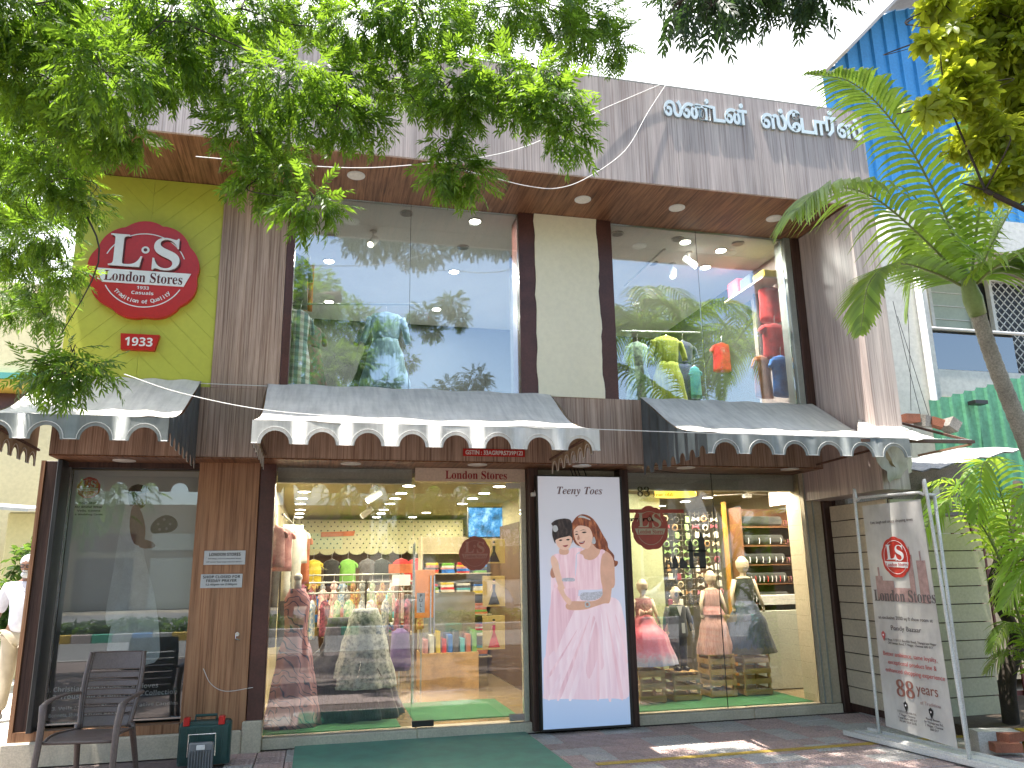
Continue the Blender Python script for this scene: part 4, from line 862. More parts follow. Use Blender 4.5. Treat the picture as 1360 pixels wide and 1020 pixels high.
# ---- palms
def frond(b_leaf, b_rib, pts, L0=.55, n=42, droop=.5, w=.014, seed=0, both=True, rib=.014, lift=.35):
    """Feather palm frond along a smooth spine; leaflets hang from both sides and curl."""
    r_ = random.Random(seed); S_ = smooth_line(pts, 10); N = len(S_); b_rib.tube(S_, [rib*(1-.85*i/(N-1)) for i in range(N)], 6)
    for i in range(n):
        t_ = .10+.90*i/(n-1); k = t_*(N-1); k0 = min(int(k), N-2); p = S_[k0].lerp(S_[k0+1], k-k0); d = (S_[k0+1]-S_[k0]).normalized()
        side = d.cross(V3(0,0,1)); side = side.normalized() if side.length > .05 else V3(1,0,0); up = side.cross(d)
        ln = L0*(math.sin(PI*min(1,(t_*.86+.12)))**.7)*r_.uniform(.88,1.08)
        for s in ((-1,1) if both else (1,)):
            dirv = (d*(.55+.4*t_)+side*s*(1-.25*t_)+up*(lift*r_.uniform(.6,1.2))).normalized(); V_ = []; m_ = 5; wv = d.cross(dirv).cross(dirv).normalized()
            for q in range(m_+1):
                u = q/m_; c_ = p+dirv*ln*u+V3(0,0,-1)*droop*ln*u*u*r_.uniform(.95,1.05); ww = w*(.35,1,1,.85,.55,.06)[q]
                V_ += [c_+wv*ww, c_-wv*ww]
            b_leaf.add(V_, [(2*q, 2*q+1, 2*q+3, 2*q+2) for q in range(m_)])
def palm_thing(label, base, trunk, tr, fronds, leaf=PALML, cat='palm', nm='palm_tree', L0=.55, n=42, droop=.5, w=.014):
    t = thing(nm, label, cat, base)
    if trunk:
        b = MB(); T_ = smooth_line(trunk, 12); rad = []
        for i in range(len(T_)): rad.append(tr*(1.15-.35*i/(len(T_)-1))*(1+.07*(i % 2)))
        b.tube(T_, rad, 12); b.build('trunk', PTRUNK, t, True)
        tp = T_[-1]; d = (T_[-1]-T_[-3]).normalized(); b = MB(); b.tube([tp-d*.02, tp+d*.12, tp+d*.3, tp+d*.5], [tr*.95, tr*1.1, tr*.7, tr*.25], 12); b.build('crown_shaft', paint('green_crown_shaft', (.20,.28,.09), .5, .2), t, True)
    for k, f in enumerate(fronds):
        kw = dict(L0=L0, n=n, droop=droop, w=w, seed=k*7+int(base[0]*10)); 
        if isinstance(f, dict): kw.update({a: c for a, c in f.items() if a != 'pts'}); f = f['pts']
        bl, br = MB(), MB(); frond(bl, br, f, **kw); o = br.build('frond', paint('palm_rib', (.20,.24,.07), .5, .15), t, True); bl.build('leaflets', leaf, o, kind='stuff')
    return t
cr = on_y(1288, 385, 5.2)
def F_(*pp): return [cr]+[on_y(x_, y_, yy) for x_, y_, yy in pp]
trunkp = [on_y(1440,760,5.6), on_y(1385,640,5.5), on_y(1352,560,5.4), on_y(1320,480,5.3), on_y(1298,415,5.2)]
g0 = trunkp[0]; trunkp = [V3(g0.x+.15, g0.y, 0)]+trunkp
pt = palm_thing('tall feather palm with ringed curved trunk at the right of the shop', (trunkp[0].x, trunkp[0].y, 0), trunkp, .072, [
    dict(w=.023,pts=F_((1255,285,5.1),(1195,175,5.0),(1135,112,4.9),(1072,98,4.8)), L0=.50, droop=.6, n=52),
    dict(w=.023,pts=F_((1240,330,5.1),(1160,262,5.0),(1095,250,4.9),(1052,285,4.8)), L0=.56, droop=.8, n=50),
    dict(pts=F_((1240,362,5.1),(1190,350,5.0),(1155,375,4.95),(1143,440,4.9)), w=.021, L0=.42, droop=.25, n=44, lift=.1),
    dict(pts=F_((1262,330,5.4),(1235,300,5.7),(1215,330,5.9),(1205,420,6.0)), L0=.40, droop=.8),
    dict(pts=F_((1300,280,5.0),(1312,190,4.9),(1290,110,4.8),(1250,70,4.7)), L0=.60, droop=.55, n=50),
    dict(pts=F_((1330,300,5.0),(1380,220,4.9),(1440,190,4.8)), L0=.6, droop=.7, n=46),
    dict(pts=F_((1330,350,4.9),(1400,330,4.7),(1450,400,4.6)), L0=.55, droop=.8),
    dict(pts=F_((1290,300,5.5),(1300,230,5.9),(1340,180,6.3)), L0=.55, droop=.7),
    ], L0=.55, w=.02)
# areca palms low on the right
def areca(label, base, specs, L0=.34, leaf=YPALM, n=38, w=.016, dr=.6):
    B = V3(*base); fr = []
    for k, (az, ln, h) in enumerate(specs):
        d = V3(math.cos(R(az)), math.sin(R(az)), 0); fr.append([B+V3(0,0,.05)+d*.02, B+d*ln*.25+V3(0,0,h*.75), B+d*ln*.6+V3(0,0,h), B+d*ln+V3(0,0,h*.78)])
    return palm_thing(label, base, None, 0, fr, leaf, 'plant', 'areca_palm', L0, n, dr, w)
areca('bright green areca palm fanning out over the plank wall beside the banner', (6.55,6.3,0), [(185,1.35,2.15),(150,1.0,2.35),(200,.8,2.5),(110,.9,2.3),(60,1.0,2.2),(235,.9,2.2),(285,.9,2.1),(20,1.0,2.2)], .42)
areca('lush areca palm at the right edge in front of the dark gate', (6.5,5.6,0), [(178,.95,1.55),(200,.8,1.3),(160,.8,1.7),(120,.8,1.6),(60,.9,1.5),(240,.6,1.4),(-20,.8,1.4),(300,.6,1.5)], .38)
areca('small areca sprig with drooping fronds low by the plank wall end', (6.35,6.05,0), [(183,.62,1.05),(165,.55,.8),(215,.4,.9),(100,.5,1.0),(30,.5,.95)], .26, PALML, 28, .010)
areca('low fern like palm beside the stacked bricks at the right edge', (6.6,5.7,0), [(190,.40,.65),(150,.45,.5),(230,.3,.6),(60,.4,.6)], .24, PALML, 26, .010)
b = MB(); P = [on_y(x_, y_, 6.6) for x_, y_ in ((1345,975),(1338,900),(1350,850),(1328,800),(1322,760),(1345,700),(1352,640))]; P[0].z = 0
b.tube(smooth_line(P, 5), [.075]*10+[.06]*10+[.045]*11, 9); solo(b, 'tree_trunk', paint('black_bark', (.05,.038,.028), .9, .3, 9, .4, .8), 'dark crooked tree trunk behind the palms at the right edge', 'tree trunk', P[0], smooth=True)
# plants at far left behind the old man
areca('spiky yellow green palm bush behind the old man at the left edge', (-5.9,13.0,0), [(a_, .9, 2.0+.2*(k % 3)) for k, a_ in enumerate(range(0,360,33))], .55, YPALM, 26, .02, .3)
b_ = tree_from_clumps('shrub', 'dark green shrub beyond the display window at the left edge', 'shrub', (-4.3,13.5,0), [((-4.3,13.5,1.2),.5),((-4.1,13.6,1.8),.45),((-4.6,13.6,.7),.5)], BUSH, BRC, [(-4.3,13.5,0),(-4.3,13.5,.8),(-4.2,13.5,1.5)], .04, 60, 1.2, 5)
# ---- across the street, seen mirrored in the glass
b = MB(); rng = random.Random(5)
kb = MB().box(-60,-9.4,-.136,60,-7.75,.02); structure(kb, 'median', CONC); med = bpy.data.objects['median']
KC = [paint('kerb_%s' % n_, c_, .7, .08, 4, .25) for n_, c_ in (('green',(.08,.42,.28)),('blue',(.06,.20,.50)),('grey',(.42,.42,.42)),('yellow',(.60,.40,.07)),('pale',(.5,.42,.40)))]
seq = [2,0,2,1,2,2,3,4,0,2,1,2,3]; me_k = []
for m_ in KC: bb = MB(); bb.bbox(-.245,-.1,-.12,.245,.1,.10,.015); me = bpy.data.meshes.new('kerb_block'); me.from_pydata(bb.v,[],bb.f); me.materials.append(m_); me_k.append(me)
for k in range(64): o = link('kerb_block', me_k[seq[k % 13]], med); o.location = (-16+k*.5, -7.65, 0)
def hedge(name, x0, x1, y0, y1, h, n, seed, label=None, z0=0):
    rng = np.random.default_rng(seed); P = np.stack([rng.uniform(x0,x1,n), rng.uniform(y0,y1,n), z0+h*rng.uniform(.05,1,n)**.8], 1); D = rng.normal(0,1,(n,3))
    v, f = scatter(BRC, P, D, rng.uniform(.7,1.4,n)*1.1, rng); return link(name, np_mesh(name, v, f, BUSH), None, kind='stuff')
hedge('low_hedge', -14, 14, -9.2, -7.9, .40, 2600, 3)
def street_tree(label, x, y, h, r, seed, leaf=NEEM):
    rng = random.Random(seed); cls = []
    for k in range(15):
        a = rng.uniform(0,2*PI); q = r*math.sqrt(rng.uniform(0,1)); cls.append(((x+q*math.cos(a), y+q*math.sin(a), h-r*.2+r*.75*rng.uniform(-1,1)*math.sqrt(max(.05,1-(q/r)**2))), r*rng.uniform(.32,.5)))
    return tree_from_clumps('street_tree', label, 'tree', (x,y,-.13), cls, leaf, SPR, [(x,y,-.13),(x+.1,y,h*.3),(x-.1,y+.1,h*.6),(x,y,h)], .28, 20, 2.0, seed, 'trees across the street')
street_tree('large leafy tree across the road, mirrored in the left upstairs window', -1.0,-13.0,8.2,3.2,21)
street_tree('leafy tree on the far pavement, mirrored at the top of the glass door', 3.2,-14.5,5.6,3.2,28)
street_tree('second leafy tree on the far pavement, mirrored at the top of the right window', 9.8,-15.0,5.4,3.4,29)
street_tree('tree with thick grey trunk across the road, mirrored in the display window', -8.5,-11.5,6.5,3.0,22)
street_tree('broad tree far across the road, mirrored low beside the wires', 7.5,-30.0,8.5,3.4,23)
street_tree('bushy tree beyond the parked cars, mirrored in the shop door', 14.0,-28.0,8.0,3.6,24)
street_tree('tree beyond the far road at the left, mirrored in the display window', -16.0,-27.0,9.0,4.5,25)
def far_palm(label, x, y, h, seed):
    rng = random.Random(seed); fr = []; c_ = V3(x,y,h)
    for k in range(13):
        a = 2*PI*k/13+rng.uniform(-.15,.15); d = V3(math.cos(a), math.sin(a), 0); e = rng.uniform(.4,1.2); fr.append([c_, c_+d*.6+V3(0,0,.5*e), c_+d*1.3+V3(0,0,.6*e-.1), c_+d*1.9+V3(0,0,-.2)])
    return palm_thing(label, (x,y,0), [V3(x,y,-.1),V3(x+.1,y,h*.5),V3(x,y,h-.1)], .10, fr, PALML, 'palm', 'palm_tree', .62, 26, .7, .02)
def mir(px, py, ya, plane=F+.04): v = on_y(px, py, 2*plane-ya); return v.x, ya, v.z
x_, y_, z_ = mir(845,440,1.0); far_palm('feather palm standing by the pavement, mirrored left in the right upstairs window', x_, 1.0, z_, 31)
x_, y_, z_ = mir(905,440,.2); far_palm('feather palm near the kerb, mirrored in the middle of the right upstairs window', x_, .2, z_-.1, 32)
x_, y_, z_ = mir(1010,470,.5); far_palm('feather palm near the kerb, mirrored beside the red clothes', x_, .5, z_, 33)
CRW = paint('pine_crate_wood', (.60,.37,.15), .6, .18, 7, .2, .3); 
# ================================================================== clothes and shop goods
def shell_rings(c, prof_, pleats=0, amp=0, n=36, phase=0, yaw=0):
    """prof_: (z, half width, half depth, dx, dy) rings around c; pleats ripple grows downwards."""
    rings = []; z_top, z_bot = prof_[0][0], prof_[-1][0]
    for q in prof_:
        z, w, d = q[:3]; dx = q[3] if len(q) > 3 else 0; dy = q[4] if len(q) > 4 else 0; f = abs(z-z_top)/max(.01, abs(z_bot-z_top)); r_ = []
        for k in range(n):
            a = 2*PI*k/n; m_ = 1+amp*f*math.cos(pleats*a+phase) if pleats else 1
            x, y = w*math.cos(a)*m_+dx, d*math.sin(a)*m_+dy
            r_.append((c[0]+x*math.cos(yaw)-y*math.sin(yaw), c[1]+x*math.sin(yaw)+y*math.cos(yaw), c[2]+z))
        rings.append(r_)
    return rings
def smooth_prof(p, k=4):
    L_ = max(len(q) for q in p); P = [tuple(list(q)+[0]*(L_-len(q))) for q in p]; out = []
    for i in range(len(P)-1):
        for s in range(k):
            t_ = s/k; t2 = t_*t_*(3-2*t_); out.append(tuple([P[i][0]+(P[i+1][0]-P[i][0])*t_]+[a+(b-a)*t2 for a, b in zip(P[i][1:], P[i+1][1:])]))
    return out+[P[-1]]
def sleeve(b, a, e, r0, r1): b.tube(smooth_line([a, (Vector(a)+Vector(e))/2+V3(.01,0,.01), e], 4), [r0+(r1-r0)*i/8 for i in range(9)], 10)
HANG = paint('hanger_wire', (.5,.5,.48), .35, .05, metal=.7)
def hanging(label, c, h, w, mat, skirt=None, kind='dress', group=None, yaw=0, sl=.5, flare=1.5, depth=.35):
    """Garment on a hanger; c is the point of the hook, h its length."""
    c = Vector(c); t = thing({'dress':'hanging_dress','shirt':'hanging_shirt','trousers':'hanging_trousers'}[kind], label, kind if kind != 'shirt' else 'shirt', c-V3(0,0,h+.08), group)
    b = MB(); cs, sn = math.cos(yaw), math.sin(yaw); X = V3(cs, sn, 0)
    b.tube([c+V3(0,0,.03), c+V3(.01,0,.05), c, c-V3(0,0,.05), c-X*w*.8-V3(0,0,.10)], .004, 5); b.tube([c-V3(0,0,.05), c+X*w*.8-V3(0,0,.10)], .004, 5); b.build('hanger', HANG, t)
    o = c-V3(0,0,.06); D_ = w*depth
    if kind == 'dress':
        p1 = smooth_prof([(0,w*.22,D_*.4),(-.03,w*.75,D_*.7),(-.07,w*.92,D_),(-h*.22,w*.78,D_*1.1),(-h*.36,w*.68,D_)])
        p2 = smooth_prof([(-h*.355,w*.69,D_),(-h*.6,w*1.0,D_*1.5),(-h,w*flare,D_*flare*1.2)])
        b = MB(); b.ring(shell_rings(o, p1, 7, .05, yaw=yaw)); b.build('bodice', mat, t, True)
        b = MB(); b.ring(shell_rings(o, p2, 11, .07, 44, yaw=yaw)); b.build('skirt', skirt or mat, t, True)
    elif kind == 'shirt':
        p1 = smooth_prof([(0,w*.22,D_*.4),(-.03,w*.8,D_*.8),(-.07,w,D_),(-h*.5,w*.95,D_*1.1),(-h,w*1.02,D_*1.2)])
        b = MB(); b.ring(shell_rings(o, p1, 6, .05, yaw=yaw)); b.build('body', mat, t, True)
    else:
        for s in (-1, 1):
            b = MB(); b.ring(shell_rings(o+X*s*w*.45, smooth_prof([(0,w*.5,D_*.8),(-h*.4,w*.42,D_*.7),(-h,w*.38,D_*.6)]), 4, .06, 20, yaw=yaw)); b.build('leg', mat, t, True)
    if kind != 'trousers' and sl:
        for s in (-1, 1):
            b = MB(); sleeve(b, o+X*s*w*.84-V3(0,0,.07), o+X*s*w*(1.15+.1*sl)-V3(0,0,.08+h*.42*sl), w*.22, w*.17); b.build('sleeve', mat, t, True)
    return t
def plaid(name, a, b_, c_, s=14):
    m, nt, bs = _new(name); sp = nt.nodes.new('ShaderNodeSeparateXYZ'); nt.links.new(_coords(nt, (s,s,s)), sp.inputs[0])
    outs = []
    for ax in (0, 2):
        f = nt.nodes.new('ShaderNodeMath'); f.operation = 'FRACT'; nt.links.new(sp.outputs[ax], f.inputs[0]); g_ = nt.nodes.new('ShaderNodeMath'); g_.operation = 'GREATER_THAN'; nt.links.new(f.outputs[0], g_.inputs[0]); g_.inputs[1].default_value = .5; outs.append(g_.outputs[0])
    x1 = _mixc(nt, outs[0], a, b_); nt.links.new(_mixc(nt, outs[1], x1, c_, 'MULTIPLY'), bs.inputs['Base Color']); bs.inputs['Roughness'].default_value = .9; MATS[name] = m; return m
C_ = cloth
BLUEG = C_('dusty_blue_chiffon', (.34,.54,.64), (.20,.34,.43), 6, stretch=(6,6,.7)); LIMEC = C_('lime_kurta_cotton', (.46,.52,.06), (.28,.34,.03), 7, stretch=(4,4,.8)); GREENC = C_('sage_print_cotton', (.34,.48,.34), (.08,.16,.12), 22)
REDC = C_('red_fleece', (.60,.03,.03), (.34,.012,.015), 9); ORC = C_('orange_cotton', (.50,.14,.05), None, 9); BLKC = C_('black_cotton', (.025,.03,.03), (.01,.012,.012), 9); BLUEC = C_('royal_blue_nylon', (.04,.20,.62), (.02,.10,.36), 8)
PLD = plaid('teal_plaid', (.66,.72,.72), (.20,.34,.40), (.72,.66,.68), 13); GRYC = C_('grey_denim', (.10,.10,.11), (.05,.05,.055), 9); PINKC = C_('dusty_pink_cotton', (.55,.28,.27), (.35,.14,.15), 11); IVC = C_('ivory_cotton', (.68,.68,.60), (.5,.52,.47), 9); YELC = C_('yellow_cotton', (.65,.50,.04), None, 9); GRNC = C_('bright_green_cotton', (.16,.40,.06), None, 9); TEALC = C_('turquoise_cotton', (.10,.45,.50), None, 9); NAVY = C_('navy_cotton', (.03,.05,.13), (.012,.018,.05), 9)
UY = 8.35
def at(px, py, y): return on_y(px, py, y)
hanging('blue grey long sleeved dress hanging in the middle of the left upstairs window', at(513,408,UY), .86, .20, BLUEG, sl=.75, flare=1.35)
hanging('dark floral dress hanging behind the blue grey dress in the left upstairs window', at(500,425,UY+.3), .8, .19, C_('dark_floral', (.10,.13,.12), (.02,.03,.03), 30), sl=.5)
hanging('teal and white plaid dress at the left edge of the left upstairs window', at(400,405,UY-.2), .92, .13, PLD, sl=.4, flare=1.2, yaw=.6)
hanging('dark green top behind the plaid dress upstairs', at(416,425,UY+.1), .72, .15, C_('green_floral_print', (.10,.22,.14), (.30,.16,.18), 24), sl=.4, yaw=.7)
hanging('black coat high at the left edge of the left upstairs window', at(393,330,UY+.1), .62, .16, BLKC, kind='shirt', sl=.8, yaw=.5)
hanging('orange salwar trousers hanging beside the black coat upstairs', at(411,345,UY+.3), .55, .07, ORC, kind='trousers', yaw=.4)
hanging('lime green kurta in the right upstairs window', at(884,440,UY), .92, .19, LIMEC, sl=.55, flare=1.25, kind='dress')
hanging('pale green printed kurta left of the lime kurta upstairs', at(846,448,UY+.15), .85, .15, GREENC, sl=.5, flare=1.2)
hanging('navy striped dress partly behind the lime kurta upstairs', at(906,447,UY+.25), .85, .15, NAVY, sl=.4)
hanging('bright turquoise top low beside the lime kurta upstairs', at(922,480,UY+.1), .40, .07, TEALC, kind='shirt', sl=.2)
SX = 5.2
hanging('red padded vest, upper of the two on the right wall upstairs', at(1024,376,8.3), .46, .21, REDC, kind='shirt', sl=0, yaw=.15)
hanging('red sleeveless jacket with dark hem, lower on the right wall upstairs', at(1028,424,8.2), .48, .20, REDC, kind='shirt', sl=.2, yaw=.15)
hanging('orange and red raincoat beside the blue bag upstairs', at(1010,466,8.15), .52, .13, ORC, kind='shirt', sl=.4, yaw=.2)
hanging('royal blue rain jacket hanging low in the right upstairs window', at(1036,466,8.05), .50, .15, BLUEC, kind='shirt', sl=.35, yaw=.15)
hanging('grey trousers hanging beside the red vests upstairs', at(1005,380,8.6), .9, .10, GRYC, kind='trousers', yaw=.5)
for k, (px, mt, cn) in enumerate(((958,REDC,'dark red'),(975,REDC,'red'),(1000,YELC,'mustard'))):
    hanging('%s child top on the rail deep inside the right upstairs window' % cn, at(px,450,9.6), .42, .15, mt, kind='shirt', sl=.3)
# rails upstairs
def rail(label, a, b__, legs=True, z0=3.34):
    a = Vector(a); b__ = Vector(b__); t = thing('clothes_rail', label, 'clothes rail', ((a.x+b__.x)/2, (a.y+b__.y)/2, z0))
    m_ = MB(); m_.tube([a, b__], .012, 8); m_.build('rail', P_GREYF, t)
    if legs:
        for p in (a, b__): m_ = MB(); m_.tube([p, (p.x, p.y, z0)], .012, 8); m_.build('leg', P_GREYF, t)
    return t
rail('steel clothes rail behind the left upstairs window', at(395,409,UY)+V3(-.1,0,.04), at(560,409,UY)+V3(0,0,.04), False)
rail('steel clothes rail behind the right upstairs window', at(825,444,UY)+V3(0,0,.04), at(930,446,UY)+V3(0,0,.04), False)
t = thing('wall_shelf', 'shelf with toys high on the right wall of the upstairs room', 'shelf', (5.35, 8.6, 4.7))
MB().box(5.12,8.0,4.98,5.40,8.95,5.0).build('board', paint('shelf_board',(.45,.38,.26),.5), t)
for k in range(3):
    bb = MB(); bb.bbox(5.15,8.02+k*.31,5.001,5.36,8.28+k*.31,5.10+.06*(k%3),.01); solo(bb, 'toy_box', [YELC,BLKC,REDC,NAVY,ORC,GRYC][k], '%s toy pack on the high shelf upstairs, %s' % (['yellow','black','red','navy','orange','grey'][k], ['nearest the glass','second from the glass','third along','fourth along','fifth along','farthest from the glass'][k]), 'toy', (5.25,8.15+k*.31,5.001))
# ---------------- ground floor: door side
rail('white steel rail of girls clothes along the left inside wall', (-.36,8.45,2.16), (-.30,10.0,2.16), False)
rk = [('pink frilled blouse',PINKC,'shirt',.42),('rose and cream top',PINKC,'shirt',.46),('ivory trousers set with frilled top',IVC,'trousers',.80),('grey denim jumpsuit',GRYC,'trousers',.85),('white frilled blouse',IVC,'shirt',.40),('coral kurta',ORC,'shirt',.6)]
for k, (n_, mt, kd, h_) in enumerate(rk):
    px = (366,376,390,372,397,402)[k]; py = (690,692,690,745,694,700)[k]; hanging(n_+' on the rail at the left inside the shop', at(px,py,8.55+.25*k), h_, (.11,.11,.12,.13,.11,.10)[k], mt, kind=kd, sl=.25, yaw=.35)
def zigzag(name, a, b_, c_):
    m, nt, bs = _new(name); w = nt.nodes.new('ShaderNodeTexWave'); w.wave_type = 'BANDS'; w.bands_direction = 'DIAGONAL'; w.inputs['Scale'].default_value = 3.2; w.inputs['Distortion'].default_value = 7; w.inputs['Detail'].default_value = 1; w.inputs['Detail Scale'].default_value = 2
    nt.links.new(_coords(nt), w.inputs[0]); nt.links.new(_ramp(nt, w.outputs['Fac'], [(.25, a), (.40, b_), (.46, c_), (.66, c_), (.74, a)]), bs.inputs['Base Color']); bs.inputs['Roughness'].default_value = .85; MATS[name] = m; return m
ZZ = zigzag('pink_navy_zigzag', (.55,.28,.30), (.50,.22,.26), (.09,.09,.16))
t = thing('long_gown', 'long pink and navy zigzag gown standing inside the left corner of the shop window', 'gown', (-.18,8.62,.10))
b = MB(); b.ring(shell_rings((-.18,8.62,0), smooth_prof([(1.42,.08,.06),(1.30,.13,.09),(1.0,.11,.09),(.75,.17,.13),(.4,.22,.16),(.10,.27,.18)]), 9, .10, 40)); b.build('gown_cloth', ZZ, t, True)
b = MB(); b.tube([(-.18,8.62,1.42),(-.18,8.62,1.52)], .035, 10); b.ball((-.18,8.62,1.53), .045); b.build('neck_cap', P_WHITE, t, True)
FLOR = C_('grey_white_floral', (.60,.61,.55), (.20,.22,.20), 26)
t = thing('skirt_stand', 'white and grey floral skirt on a black wire stand inside the shop window', 'skirt', (.50,8.75,.10))
b = MB(); b.ring(shell_rings((.52,8.75,0), smooth_prof([(1.20,.13,.11),(1.10,.17,.13),(.80,.24,.18),(.50,.31,.21),(.42,.32,.22)]), 10, .08, 44)); b.build('skirt_cloth', FLOR, t, True)
b = MB(); b.tube([(.52,8.75,.1),(.52,8.75,1.5)], .01, 6); [b.tube([(.52,8.75,.85),(.52+.16*math.cos(a),8.52+.1*math.sin(a),.55)], .006, 5) for a in (0,2.1,4.2)]; b.build('stand', P_BLACK, t, kind='stuff')
t = thing('ball_gown', 'wide black tiered tulle gown spreading on the floor inside the shop window', 'gown', (.36,9.0,.10))
b = MB(); b.ring(shell_rings((.30,9.02,0), smooth_prof([(1.10,.16,.14),(.85,.2,.17),(.6,.42,.30),(.35,.55,.36),(.105,.62,.40)]), 13, .10, 60)); b.build('gown_cloth', C_('black_tulle', (.03,.03,.05), (.008,.008,.014), 14, stretch=(6,6,.8)), t, True)
b = MB(); b.ring(shell_rings((.30,9.02,0), smooth_prof([(.52,.50,.34),(.46,.54,.37),(.44,.53,.36)]), 13, .10, 60)); b.build('tier_frill', MATS['black_tulle'], t, True)
b = MB(); b.ring(shell_rings((.95,9.35,0), smooth_prof([(.95,.04,.04),(.9,.10,.08),(.55,.12,.1),(.5,.1,.08)]), 5, .08, 24)); solo(b, 'dress_bust', C_('violet_cotton',(.14,.08,.24)), 'purple printed top on a short stand right of the floral skirt', 'clothing', (.95,9.35,.5), smooth=True)
# carpets inside and mat outside
P_CARPI = C_('green_turf_carpet', (.025,.19,.05), (.015,.12,.035), 60); P_MAT = C_('teal_door_mat', (.012,.20,.095), (.01,.15,.07), 5)
b = MB(); b.bbox(1.02,8.5,.0945,2.10,9.68,.104,.003); solo(b, 'inner_carpet', P_CARPI, 'green turf carpet on the floor just inside the glass door', 'carpet', (1.55,9.1,.0945))
b = MB(); b.bbox(-.46,8.28,.0945,.86,8.72,.104,.003); solo(b, 'window_carpet', P_CARPI, 'green turf strip under the gowns in the left shop window', 'carpet', (.2,8.5,.0945))
b = MB(); b.bbox(3.30,8.3,.0945,5.44,9.25,.104,.003); solo(b, 'window_carpet', P_CARPI, 'green turf under the crates in the right shop window', 'carpet', (4.3,8.8,.0945))
b = MB(); r2 = random.Random(2); rows = [[(-.13+2.2*i/20+.0, 6.45+1.66*j/12, .016+.0015*math.sin(i*.9)*math.cos(j*1.1)) for i in range(21)] for j in range(13)]
b.ring(rows, closed=False, caps=False); b.box(-.13,6.45,.004,2.07,8.11,.0135); solo(b, 'door_mat', P_MAT, 'big teal green mat on the tiles in front of the glass door', 'mat', (.95,7.3,.004))
# shelving on the back wall: pegboard pelmet with dots and scallops
t = thing('scalloped_pelmet', 'cream polka dot pelmet with scalloped lower edge along the back of the shop', 'pelmet', (.9,14.0,1.9))
b = MB(); x0_, x1_, n_ = -.45, 2.5, 12; top = [(x0_,14,2.47),(x1_,14,2.47)]; bot = []
for k in range(n_):
    w = (x1_-x0_)/n_
    for q in range(6): a = PI*q/6; bot.append((x0_+w*k+w*.5-w*.5*math.cos(a), 14, 1.95-.07*math.sin(a)))
bot.append((x1_,14,1.95)); b.plate([top[0]]+bot+[top[1]], (0,.03,0)); b.build('board', paint('pelmet_cream',(.44,.43,.25),.6,.04), t)
b = MB()
for j in range(7):
    for i in range(27): b.disc((x0_+.06+i*.11+(j % 2)*.055, 13.999, 2.43-j*.072), .013, 8, 'y', .003)
b.build('dots', P_BLACK, t, kind='stuff')
b = MB(); b.plate([(.05,13.99,2.26),(.62,13.99,2.28),(.60,13.99,2.20),(.05,13.99,2.18)], (0,-.01,0)); b.build('offer_strip', ORC, t)
kid = [(-.32,BLKC,'black'),(-.05,YELC,'yellow'),(.24,BLKC,'black long'),(.50,GRNC,'bright green'),(.82,GRYC,'charcoal'),(1.05,BLKC,'black shiny'),(1.38,REDC,'red'),(1.62,REDC,'dark red')]
for k, (x, mt, n_) in enumerate(kid):
    hanging(n_+' kids shirt on the back wall, '+['far left','left','left of the green one','middle','right of the green one','beside the red ones','right','far right'][k], (x,13.6,1.86), .42, .13, mt, kind='shirt', sl=.35)
    hanging(['purple','blue','pink','orange','white','teal','grey','brown'][k]+' folded frock on the lower rail of the back wall', (x+.1,13.5,1.28), .40, .12, [C_('plum_cotton',(.2,.05,.16)),BLUEC,PINKC,ORC,IVC,TEALC,GRYC,C_('brown_cotton',(.2,.1,.05))][k], kind='shirt', sl=.2)
r_ = random.Random(77); MM = ['shirt','shirt','dress']; NMS = {}
CNAME = ['pink','ivory','yellow','red','blue','grey','turquoise','orange','green','navy','ivory','pink']
for k in range(34):       # crowded rails of small clothes filling the middle of the room
    row = k % 3; x = -.35+(k//3)*.15+r_.uniform(-.02,.02); y = (10.4,11.3,12.6)[row]; z = (1.30,1.42,1.52)[row]+r_.uniform(-.01,.01); mi = r_.randrange(12)
    MIXC = [C_('print_%d' % q, c_, d_, 30) for q, (c_, d_) in enumerate((((.62,.30,.34),(.75,.70,.6)),((.12,.26,.45),(.6,.6,.55)),((.5,.4,.1),(.3,.06,.05)),((.5,.5,.46),(.1,.14,.2)),((.35,.08,.12),(.1,.03,.05)),((.15,.35,.2),(.6,.6,.4))))]
    mt_ = MIXC[r_.randrange(6)]; NMS[k] = mt_
    hanging('%s patterned child garment on the %s rail inside the shop, %s from the left' % (['pink','blue','mustard','white','maroon','green'][MIXC.index(mt_)], ['front','middle','back'][row], ['first','second','third','fourth','fifth','sixth','seventh','eighth','ninth','tenth','eleventh','twelfth'][k//3]), (x,y,z), r_.uniform(.36,.5), .085, mt_, kind=MM[k % 3], sl=.2, yaw=1.1+r_.uniform(-.25,.25))
for y, z, n_ in ((10.4,1.33,'front'),(11.3,1.45,'middle'),(12.6,1.55,'back')): rail('steel garment rail inside the shop, %s one' % n_, (-.42,y,z), (1.32,y,z), True, .095)
